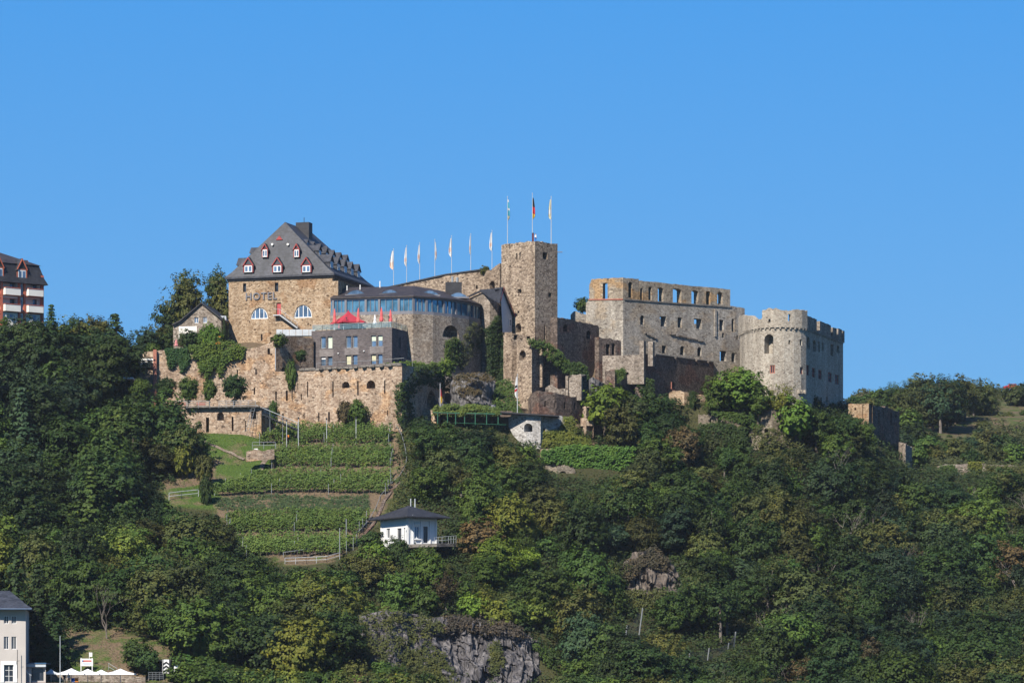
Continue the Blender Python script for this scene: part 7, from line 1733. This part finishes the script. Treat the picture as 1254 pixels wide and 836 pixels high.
closed_parasol(459.2, 385, 401.5, 689.5, 'canvas', 'closed white parasol between the red ones on the roof terrace', w_=.28)
closed_parasol(467.2, 375.8, 401, 689.2, 'parasol', 'tallest closed red parasol, right beside the white one')
closed_parasol(478.3, 378.5, 400.5, 689, 'parasol', 'closed red parasol at the front corner of the grey wing roof')
closed_parasol(415.2, 396.5, 403, 690.8, 'parasol', 'tiny closed red parasol behind the glass balustrade', w_=.2)
closed_parasol(215.8, 415.2, 428, 690, 'pink', 'closed faded pink parasol above the hanging ivy', w_=.3)
tn_ = thing('pavilion_tent', P(427, 404, 695), 'big open crimson pavilion tent with a pointed top on the roof terrace', 'tent')
c_ = P(426.5, 395.2, 695); mb = MB(); n_ = 4; R_t = 3.05; Ht = 2.35; rings = 9
pr = [(R_t, -.25), (R_t, 0.0)] + [(R_t * (1 - t) ** 1.55 + .02, Ht * t) for t in [i / rings for i in range(1, rings + 1)]]
i0 = 0
for r_, z in pr:
    for j in range(16):
        a = 2 * math.pi * j / 16; rr_ = r_ * 1.0 / max(abs(math.cos((a + math.pi/4) % (math.pi/2) - math.pi/4)), .7) * (.98 if j % 2 else 1); mb.v.append(c_ + Vector((rr_ * math.cos(a + .5) * .82, rr_ * math.sin(a + .5) * .82, z)))
for i in range(len(pr) - 1):
    for j in range(16): mb.f.append([i*16 + j, i*16 + (j+1) % 16, (i+1)*16 + (j+1) % 16, (i+1)*16 + j]); mb.m.append(0)
mb.build('canopy', M['darkred'], tn_)
for a in (.5, 2.07, 3.64, 5.2): mb = MB(); q = c_ + Vector((2.9 * math.cos(a + .785), 2.9 * math.sin(a + .785), 0)) * 1; mb.tube([Vector((c_.x + 2.7 * math.cos(a + .785), c_.y + 2.4 * math.sin(a + .785), ZR - .05)), Vector((c_.x + 2.7 * math.cos(a + .785), c_.y + 2.4 * math.sin(a + .785), c_.z))], .06, 6); mb.build('post', M['canvas'], tn_)
# tables and chairs glimpsed through the glass
def small_table(loc, label, grp):
    e = thing('terrace_table', loc, label, 'table', grp); L_ = Vector(loc)
    mb = MB(); mb.lathe(L_ + Vector((0, 0, .7)), [(.42, 0), (.42, .04)], 12); mb.build('tabletop', M['steel'], e); mb = MB(); mb.tube([L_, L_ + Vector((0, 0, .7))], .04, 6); mb.lathe(L_, [(.25, 0), (.22, .04)], 8); mb.build('leg', M['darkmetal'], e)
for i, px in enumerate((400, 421, 433, 448, 472)): Yt = G.Yof(G.u_of(px)) + 1.5; small_table(Vector((X(px, Yt), Yt, ZR - .05)), 'small grey bistro table behind the glass balustrade of the roof terrace', 'bistro tables on the roof terrace')
for px, t_ in ((424.3, 389.5), (475.8, 387.5), (485.5, 391)):
    Yt = G.Yof(G.u_of(px)) + .8; b_ = Vector((X(px, Yt), Yt, ZR - .05)); e = thing('terrace_lamp', b_, f'thin dark lamp post {"in front of the crimson tent" if px < 430 else "beside the front corner parasol" if px < 480 else "behind the grey wing corner"}', 'lamp'); mb = MB(); tp_ = P(px, t_, Yt); mb.tube([b_, tp_], .04, 5); mb.build('post', M['darkmetal'], e); mb = MB(); mb.lathe(tp_, [(.05, -.05), (.17, 0), (.12, .14)], 8); mb.build('lamp_head', M['darkmetal'], e)
# ledge rail in front of the grey wing
rail('ledge_railing', [TW.pt(TW.u_of(a), TW.ztop(TW.u_of(a)) + .3, 1.2) for a in (384, 410, 440, 470, 491)] + [P(497, 447, 677), P(505, 449, 682)], 1.0, None, 'steel', 1, 4.5, .03, 'thin grey rail along the top of the retaining wall before the grey wing')
# orange parasol and black red sign on the hotel terrace
e = thing('orange_parasol', P(268, 424, 692), 'small open orange parasol behind the vine covered terrace wall', 'parasol'); c_ = P(268, 421, 692)
mb = MB(); mb.lathe(c_, [(.62, 0), (.58, .06), (.3, .32), (.03, .5)], 10); mb.build('canopy', M['orange'], e); mb = MB(); mb.tube([c_ - Vector((0, 0, 1.6)), c_ + Vector((0, 0, .5))], .04, 5); mb.build('pole', M['palesteel'], e)
mb = MB(); mb.box(P(269, 414, 693), ((1, 0, 0), (0, 1, 0), (0, 0, 1)), (.22, .05, .22)); o = thing('small_dark_sign', P(269, 425, 693), 'small dark sign with an orange base behind the orange parasol', 'sign'); mb.build('board', M['flagblack'], o)
mb = MB(); mb.box(P(269, 412.2, 692.9), ((1, 0, 0), (0, 1, 0), (0, 0, 1)), (.2, .03, .06)); mb.build('stripe', M['orange'], o); mb = MB(); mb.tube([P(269, 425, 693), P(269, 414, 693)], .04, 5); mb.build('post', M['darkmetal'], o)
mb = MB(); mb.lathe(P(604, 505, 682), [(.5, 0), (.52, .6), (.45, 1.35), (.55, 1.42)], 14); o = mb.build('water_tank', M['greymetal']); tag(o, 'grey round tank on the roof edge below the castle rock', 'tank')
mb = MB(); mb.box(P(597, 500.5, 682), ((1, 0, 0), (0, 1, 0), (0, 0, 1)), (.35, .2, .25)); o = mb.build('blue_crate', M['blue']); tag(o, 'small blue crate beside the grey round tank', 'crate')

# ------------------------------------------------------------------ white villa
vl = thing('white_villa', P(499, 668, 616), 'small white villa with a shallow dark slate roof among the trees below the vineyard', 'house')
va, vb, vc_ = (466, 623), (499, 615.2), (535, 618)
A, B, C_ = V2(*va), V2(*vb), V2(*vc_); D_ = A + (C_ - B)
zE = Zp(632.5, 616)
VW = Wall([va, vb, vc_, pxy(D_)], zE, Zp(672, 616), th=.35, closed=True, seed=301)
VW.window(473.2, 477.5, 646.8, 658.5, vl, cols=2, fm='white', gm='darkglass', fw=.07, rec=.2)
VW.window(486.5, 491.5, 646.5, 661, vl, cols=2, fm='greymetal', gm='darkglass', fw=.07, rec=.2, name='door')
VW.window(508, 513.6, 644, 659, vl, cols=2, fm='white', gm='glass', fw=.09, rec=.2)
VW.window(518.5, 524, 644.2, 664.5, vl, cols=2, fm='greymetal', gm='darkglass', fw=.07, rec=.2, name='door')
VW.mesh(mb := MB()); mb.build('wall', M['white'], vl)
mb = MB()
for px in (467, 498.2): VW.obox(mb, VW.u_of(px), Zp(651, 616), -.04, .12, .07, 2.3)
for z_ in (636.5,): VW.obox(mb, VW.cu[1] / 2, Zp(z_, 617), -.05, VW.cu[1] / 2, .07, .07); VW.obox(mb, (VW.cu[1] + VW.cu[2]) / 2, Zp(z_, 617), -.05, (VW.cu[2] - VW.cu[1]) / 2, .07, .07)
for px in (505.5, 515.8, 526.5, 533.8): VW.obox(mb, VW.u_of(px), Zp(652, 617), -.05, .13, .09, 1.9)
mb.build('pilasters', M['white'], vl)
mb = MB(); VW.obox(mb, VW.u_of(510.8), Zp(660.3, 616.5), -.12, .55, .16, .09); VW.obox(mb, VW.u_of(510.8), Zp(641.8, 616.5), -.12, .6, .12, .07); mb.build('sill', M['white'], vl)
cen = (A + C_) / 2; ext = 1.48
mb = MB(); cs = [v3(cen + (p - cen) * ext, zE - .05) for p in (A, B, C_, D_)]; apx = v3(cen, Zp(619, 621))
for i in range(4): mb.face([cs[i], cs[(i+1) % 4], apx]); mb.face([cs[i] - Vector((0, 0, .16)), cs[(i+1) % 4] - Vector((0, 0, .16)), cs[(i+1) % 4], cs[i]])
mb.face([c - Vector((0, 0, .16)) for c in cs[::-1]]); mb.build('roof', M['slate2'], vl)
for px in (503, 508.2): mb = MB(); q = P(px, 619, 621.5); mb.tube([q - Vector((0, 0, .5)), q + Vector((0, 0, 1.15))], .1, 6); mb.build('chimney_pipe', M['palesteel'], vl)
mb = MB(); mb.tube([P(505.5, 630, 613.8), P(503, 634, 614.6), P(499.8, 637, 614.9), P(499.3, 662, 614.9)], .05, 5); mb.build('downpipe', M['palesteel'], vl)
o = thing('villa_lamp', P(495.4, 668, 614.9), 'thin dark lamp post at the front corner of the white villa', 'lamp'); mb = MB(); mb.tube([P(495.4, 668, 614.9), P(495.4, 648, 614.9)], .035, 5); mb.build('post', M['darkmetal'], o); mb = MB(); mb.lathe(P(495.4, 647.5, 614.9), [(.05, 0), (.14, .05), (.1, .22)], 7); mb.build('lamp_head', M['darkmetal'], o)
mb = MB(); mb.prism([P(490, 667, 613.5), P(535, 665.2, 612.5), P(559, 665, 616), P(538, 665, 622), P(499, 666, 617)], (0, 0, -.5)); o = mb.build('villa_terrace', M['cap']); tag(o, 'small paved terrace slab in front of the white villa', 'terrace')
rail('villa_railing', [P(532, 666, 613.2), P(546, 665, 614.2), P(558.5, 664, 615.8)], 1.1, None, 'palesteel', 2, .65, .03, 'white barred railing at the edge of the white villa terrace')
mb = MB(); mb.box(P(530.4, 655.2, 618.6), ((1, .9, 0), (-.9, 1, 0), (0, 0, 1)), (.15, .04, .2)); o = mb.build('blue_plaque', M['blue']); tag(o, 'small blue sign beside the door of the white villa', 'sign')

# ------------------------------------------------------------------ shore: grey house, terrace, parasols
gh = thing('grey_house', P(0, 838, 548), 'tall grey rendered house with a flared slate roof at the shore', 'house')
HW = Wall([(-60, 548), (31.5, 548.5), (36, 560), (-55, 560)], Zp(745.5, 548), 4, th=.45, closed=True, seed=401)
for px in (7.6, 17): HW.window(px - 2.9, px + 2.9, 753.5, 763.3, gh, cols=2, fm='white', gm='darkglass', fw=.07, rec=.15); HW.window(px - 3, px + 3, 779, 794.5, gh, cols=2, fm='white', gm='darkglass', fw=.07, rec=.15)
for px in (-14, -34): HW.window(px - 3, px + 3, 753.5, 763.3, gh, cols=2, fm='white', gm='darkglass', fw=.07, rec=.15); HW.window(px - 3, px + 3, 779, 794.5, gh, cols=2, fm='white', gm='darkglass', fw=.07, rec=.15)
HW.window(5, 16.5, 813, 834.5, gh, cols=2, rows=3, fm='white', gm='darkglass', fw=.08, rec=.2, name='door')
HW.mesh(mb := MB()); mb.build('wall', M['greyrender'], gh)
mb = MB(); HW.obox(mb, HW.u_of(10.5), Zp(811.2, 548), -.05, 1.12, .06, .26)
for px in (2.8, 18.7): HW.obox(mb, HW.u_of(px), Zp(824, 548), -.05, .24, .06, 1.3)
mb.build('door_surround', M['white'], gh)
mb = MB(); c = [Vector((X(-65, 547), 547, 0)), Vector((X(39, 547), 547, 0)), Vector((X(42, 561.5), 561.5, 0)), Vector((X(-60, 561.5), 561.5, 0))]
def rg_(k, z): cc = (c[0] + c[2]) / 2; return [Vector((cc.x + (p.x - cc.x) * (1 - k * .62), cc.y + (p.y - cc.y) * (1 - k), z)) for p in c]
rs_ = [rg_(0, Zp(745.5, 548)), rg_(0, Zp(744, 548)), rg_(.2, Zp(740.5, 548)), rg_(.5, Zp(733, 549)), rg_(.97, Zp(722, 551))]
for ra, rb in zip(rs_[:-1], rs_[1:]):
    for i in range(4): mb.face([ra[i], ra[(i+1) % 4], rb[(i+1) % 4], rb[i]])
mb.face(rs_[0][::-1]); mb.face(rs_[-1]); mb.build('roof', M['slate'], gh)
mb = MB(); mb.tube([Vector((X(-65, 547), 546.9, Zp(745.6, 548))), Vector((X(39, 547), 546.9, Zp(745.6, 548)))], .13, 6); mb.build('gutter', flat('blue_grey_gutter', (.06, .10, .18), .4), gh)
mb = MB(); mb.tube([P(21.3, 830, 547.6), P(21.3, 795, 547.6)], .05, 5); mb.tube([P(20.5, 809, 547.6), P(24, 808.5, 547.6)], .03, 4); mb.build('downpipe', M['darkmetal'], gh)
sd2 = thing('flat_extension', P(45, 838, 551), 'low dark extension with a pale flat roof edge beside the grey house', 'building')
EX = Wall([(33, 551), (56, 551), (56, 556), (33, 556)], Zp(815, 551), 4, th=.3, closed=True, seed=403); EX.hole(38.5, 55.4, 817.5, 833); EX.mesh(mb := MB()); mb.build('wall', M['greyrender'], sd2)
mb = MB(); EX.obox(mb, EX.u_of(44.5), Zp(813.8, 551), -.1, 1.4, .35, .26); mb.build('roof_edge', M['bluewhite'], sd2); mb = MB(); EX.obox(mb, EX.u_of(44.5), Zp(811.6, 551), 2.2, 1.5, 2.8, .06); mb.build('roof', flat('blue_roof', (.05, .13, .25), .4), sd2)
mb = MB(); EX.obox(mb, EX.u_of(47), Zp(826, 551), .5, 1.05, .03, .95); mb.build('pane', M['darkglass'], sd2)
mb = MB(); mb.box(P(35, 824, 549.3), ((.8, 0, -.6), (0, 1, 0), (.6, 0, .8)), (.5, .05, .05)); mb.tube([P(32, 820, 549.3), P(37, 828, 549.3)], .04, 4); mb.tube([P(32, 834, 549.3), P(32, 820, 549.3)], .04, 4); mb.tube([P(37, 836, 549.3), P(37, 828, 549.3)], .04, 4); tag(mb.build('entrance_railing', M['palesteel']), 'white stair rail between the grey house and its extension', 'railing')
tr = Wall([(33, 546.5), (120, 546), (212, 546.5)], Zp(835, 546), 4, th=.6, blind=True, jag=.05, seed=404); o = thing('shore_wall', P(120, 840, 546), 'low stone wall in front of the white parasols on the shore', 'wall'); tr.mesh(mb := MB()); mb.build('wall', M['dark'], o)
bw = Wall([(57, 555), (120, 554.6), (178, 554)], [(57, 826), (120, 825.5), (178, 828)], 5, th=.5, blind=True, jag=.15, seed=405); o = thing('terrace_back_wall', P(120, 836, 555), 'rough stone wall behind the tables under the white parasols', 'wall'); bw.mesh(mb := MB()); mb.build('wall', M['grey_ruin'], o)
mb = MB(); mb.prism([P(30, 836.5, 547), P(205, 836.5, 547), P(205, 836.3, 554.5), P(30, 836.3, 554.5)], (0, 0, -.25)); tag(mb.build('terrace_floor', M['cap']), kind='structure')
def big_parasol(px, Y, w_, label, top=817.6, edge=824.2, mat='canvas'):
    b_ = P(px, 836.5, Y); e = thing('open_parasol', b_, label, 'parasol', 'white parasols on the shore terrace'); hw = w_ * K * Y / 2; zt, ze = Zp(top, Y), Zp(edge, Y)
    mb = MB(); corners = [Vector((px_, py_, 0)) for px_, py_ in ((-hw, -hw * .75), (hw, -hw * .75), (hw, hw * .75), (-hw, hw * .75))]; c0 = Vector((b_.x, b_.y, 0))
    cs = [c0 + q + Vector((0, 0, ze)) for q in corners]; ap = c0 + Vector((0, 0, zt))
    for i in range(4):
        a, d_ = cs[i], cs[(i+1) % 4]; m1 = a.lerp(ap, .55) - Vector((0, 0, .10)); m2 = d_.lerp(ap, .55) - Vector((0, 0, .10))
        mb.face([a, d_, m2, m1]); mb.face([m1, m2, ap]); mb.face([a - Vector((0, 0, .2)), d_ - Vector((0, 0, .2)), d_, a])
    mb.build('canopy', M[mat], e); mb = MB(); mb.tube([b_ - Vector((0, 0, .2)), ap], .05, 6); mb.build('pole', M['palesteel'], e)
    for i in range(4): mb = MB(); mb.tube([ap - Vector((0, 0, .55)), cs[i].lerp(ap, .3) - Vector((0, 0, .1))], .025, 4); mb.build('strut', M['palesteel'], e)
    return e
big_parasol(87.5, 549.5, 34, 'open white parasol in front of the signboard, next to the tall flagless pole')
big_parasol(107.5, 550.0, 30, 'open white parasol directly under the signboard', 818.4)
big_parasol(124, 550.6, 26, 'open white parasol third from the grey house', 819.4)
big_parasol(147.5, 549.3, 36, 'open white parasol at the outer end, beside the round bush', 818.2)
big_parasol(62.5, 553.5, 17, 'smallest white parasol with bluish shade in its colour next to the flat extension', 818.6, 823.5, 'bluewhite')  # white canvas tinted blue for the shade it stands in
sg = thing('signboard', P(106, 825, 557), 'white signboard with a line of coloured print on two posts over the parasols', 'sign')
mb = MB(); mb.box(P(106.2, 810.4, 557), ((1, 0, 0), (0, 1, 0), (0, 0, 1)), (.92, .05, .54)); mb.build('board', M['white'], sg)
for px in (99.3, 113): mb = MB(); mb.tube([P(px, 828, 557), P(px, 805, 557)], .08, 6); mb.build('post', M['white'], sg)
mb = MB(); mb.box(P(106.8, 808.8, 556.93), ((1, 0, 0), (0, 1, 0), (0, 0, 1)), (.62, .012, .12)); mb.build('red_print', flat('faded_red_print', (.55, .16, .14), .6), sg)
mb = MB(); mb.box(P(101.4, 808.8, 556.93), ((1, 0, 0), (0, 1, 0), (0, 0, 1)), (.1, .012, .12)); mb.build('blue_print', M['blue'], sg)
for k in range(2): mb = MB(); mb.box(P(106.5, 811.6 + k * 1.5, 556.93), ((1, 0, 0), (0, 1, 0), (0, 0, 1)), (.68 - .15 * k, .012, .035)); mb.build('small_print', flat('pale_blue_print', (.45, .56, .68), .6), sg)
s2 = thing('small_white_sign', P(109.5, 806, 558.5), 'small white square sign on a post above the signboard', 'sign'); mb = MB(); mb.box(P(111.3, 801, 558.5), ((1, 0, 0), (0, 1, 0), (0, 0, 1)), (.2, .03, .3)); mb.build('board', M['white'], s2); mb = MB(); mb.tube([P(109.4, 822, 558.5), P(109.4, 798, 558.5)], .05, 5); mb.build('post', M['white'], s2)
mb = MB(); b_ = P(73.6, 838, 546.2); mb.tube([b_, P(73.6, 778, 546.2)], .07, 6, r2=.045); tag(mb.build('shore_pole', M['palesteel']), 'tall thin pale pole rising in front of the white parasols', 'pole')
rail('meadow_stair_rail', [gp(133, 820), gp(143, 826)], 1.0, None, 'steel', 2, 1.2, .035, 'short metal stair rail on the meadow above the end parasol')
for px, m_, l_ in ((89.5, 'blue', 'blue cushioned chair under the parasols'), (94, 'orange', 'orange cushioned chair beside the blue one')):
    e = thing('terrace_chair', P(px, 836, 549.2), l_, 'chair'); c_ = P(px, 834, 549.2)
    mb = MB(); mb.box(c_, ((1, 0, 0), (0, 1, 0), (0, 0, 1)), (.25, .25, .04)); mb.build('seat', M[m_], e); mb = MB(); mb.box(c_ + Vector((0, -.22, .28)), ((1, 0, 0), (0, 1, 0), (0, 0, 1)), (.26, .03, .24)); mb.build('backrest', M[m_], e)
    for dx in (-.2, .2):
        for dy in (-.2, .2): mb = MB(); mb.tube([c_ + Vector((dx, dy, 0)), c_ + Vector((dx, dy, -.42))], .02, 4); mb.build('leg', M['darkmetal'], e)
for px, h_, l_ in ((79, 1.5, 'dark clothed guest standing at the parasol pole'), (84.3, 1.3, 'guest in pale clothes beside the blue chair')):
    person(P(px, 837, 548.6), h_ + .25, M['darkmetal'] if px < 80 else M['bluewhite'], M['darkmetal'], M['flagblack'], l_, .5)
# chevron striped gate sign
cg = thing('chevron_board', P(203.5, 826, 553), 'upright white board with black upward chevrons beside the shore hedge', 'sign')
mb = MB(); mb.box(P(203.5, 815.5, 553), ((1, 0, 0), (0, 1, 0), (0, 0, 1)), (.55, .06, 1.0)); mb.build('board', M['white'], cg)
for k in range(3):
    zc_ = 809.2 + 4.6 * k; mb = MB()
    for s_ in (-1, 1):
        a = P(203.5, zc_, 552.9); b_ = a + Vector((s_ * .5, 0, -.36)); mb.prism([a, b_, b_ + Vector((0, 0, -.27)), a + Vector((0, 0, -.27))], (0, -.02, 0))
    mb.build('chevron', M['black'], cg)
for px in (199.6, 207.4): mb = MB(); mb.box(P(px, 816, 552.97), ((1, 0, 0), (0, 1, 0), (0, 0, 1)), (.05, .08, 1.15)); mb.build('post', M['black'], cg)
ds = thing('dark_shelter', P(203, 826, 555), 'low black roofed shelter behind the chevron board', 'shelter'); mb = MB(); mb.box(P(203, 808.3, 555), ((1, 0, 0), (0, 1, 0), (0, 0, 1)), (1.3, 1.2, .08)); mb.build('roof', M['black'], ds); mb = MB(); mb.box(P(203, 818, 556), ((1, 0, 0), (0, 1, 0), (0, 0, 1)), (1.25, .1, 1.1)); mb.build('rear_wall', M['black'], ds)
mb = MB(); mb.box(P(215.5, 818, 551.8), ((1, 0, 0), (0, 1, 0), (0, 0, 1)), (.28, .05, .4)); tag(mb.build('gate_notice', M['white']), 'small white panel half hidden by the hedge beside the chevron board', 'sign')
rail('shore_fence', [P(182, 832, 550), P(200, 832, 550)], 1.1, None, 'steel', 4, .5, .02, 'wire mesh fence panel between the dark bush and the chevron board')
# ------------------------------------------------------------------ rockfall nets
def net(pxs, label, Ys):
    mb0 = gp(pxs[0][0], pxs[0][2]); e = thing('rockfall_net', mb0, label, 'net'); tops = []
    for (px, t_, b_), Yq in zip(pxs, Ys):
        b3 = P(px - (b_ - t_) * .13, b_, Yq); t3 = P(px, t_, Yq - .3); tops.append((b3, t3)); mb = MB(); mb.tube([b3, t3], .11, 6); mb.build('post', M['steel'], e)
    mb = MB()
    for (a0, a1), (b0, b1) in zip(tops[:-1], tops[1:]):
        for k in range(13): t = k / 12; mb.tube([a0.lerp(a1, t * .9), a0.lerp(b0, .5).lerp(a1.lerp(b1, .5), t * .9) - Vector((0, 0, .25)), b0.lerp(b1, t * .9)], .014, 3, caps=False)
        for k in range(1, 16): t = k / 16; mb.tube([a0.lerp(b0, t), a1.lerp(b1, t) - Vector((0, 0, .9 * math.sin(math.pi * t) * .5))], .014, 3, caps=False)
    mb.build('mesh', M['darkmetal'], e)
net([(845, 796, 816), (868.5, 793, 808), (892.5, 787, 794), (901, 773, 792)], 'rockfall net on pale posts low in the wood below the gate side', [588, 589, 590, 591])
net([(768, 765, 786), (787, 744, 777)], 'rockfall net with one tall pale post beside the brown crag', [596, 597])
o = thing('ivy_post', P(870, 668, 640), 'x', 'x'); bpy.data.objects.remove(o)
# car on the far crest
cr_ = thing('parked_car', P(1239, 479, 1004), 'tiny red car parked on the crest of the far dry hill', 'car'); Yc = 1004; b3 = Vector((X(1239, Yc), Yc, gz(X(1239, Yc), Yc) + .6))
mb = MB(); prof = [(-2.1, .35), (-2.15, .8), (-1.2, .95), (-.7, 1.42), (.8, 1.45), (1.4, .98), (2.1, .85), (2.15, .35)]; mb.prism([b3 + Vector((x_, -.85, z_ )) for x_, z_ in prof], (0, 1.7, 0)); mb.build('body', M['flagred'], cr_)
for x_ in (-1.3, 1.35):
    for y_ in (-.86, .7): mb = MB(); mb.tube([b3 + Vector((x_, y_, .35)), b3 + Vector((x_, y_ + .18, .35))], .34, 12); mb.build('wheel', M['black'], cr_)
mb = MB(); mb.prism([b3 + Vector((x_, -.87, z_)) for x_, z_ in ((-1.0, 1.0), (-.6, 1.36), (.7, 1.38), (1.15, 1.0))], (0, .02, 0)); mb.build('side_window', M['darkglass'], cr_)
bpy.context.view_layer.update()

hz = MB(); hz.abox(-1400, 1700, -40, 2500, -6, 106); m = bpy.data.materials.new('haze'); m.use_nodes = True; n = m.node_tree; n.nodes.clear()
v_ = N(n, 'ShaderNodeVolumePrincipled'); v_.inputs['Color'].default_value = (.80, .88, 1.0, 1); v_.inputs['Density'].default_value = .00004; v_.inputs['Anisotropy'].default_value = .2
o_ = N(n, 'ShaderNodeOutputMaterial'); n.links.new(v_.outputs[0], o_.inputs['Volume']); o = hz.build('haze', m); tag(o, 'thin blue summer haze', 'haze', kind='stuff')
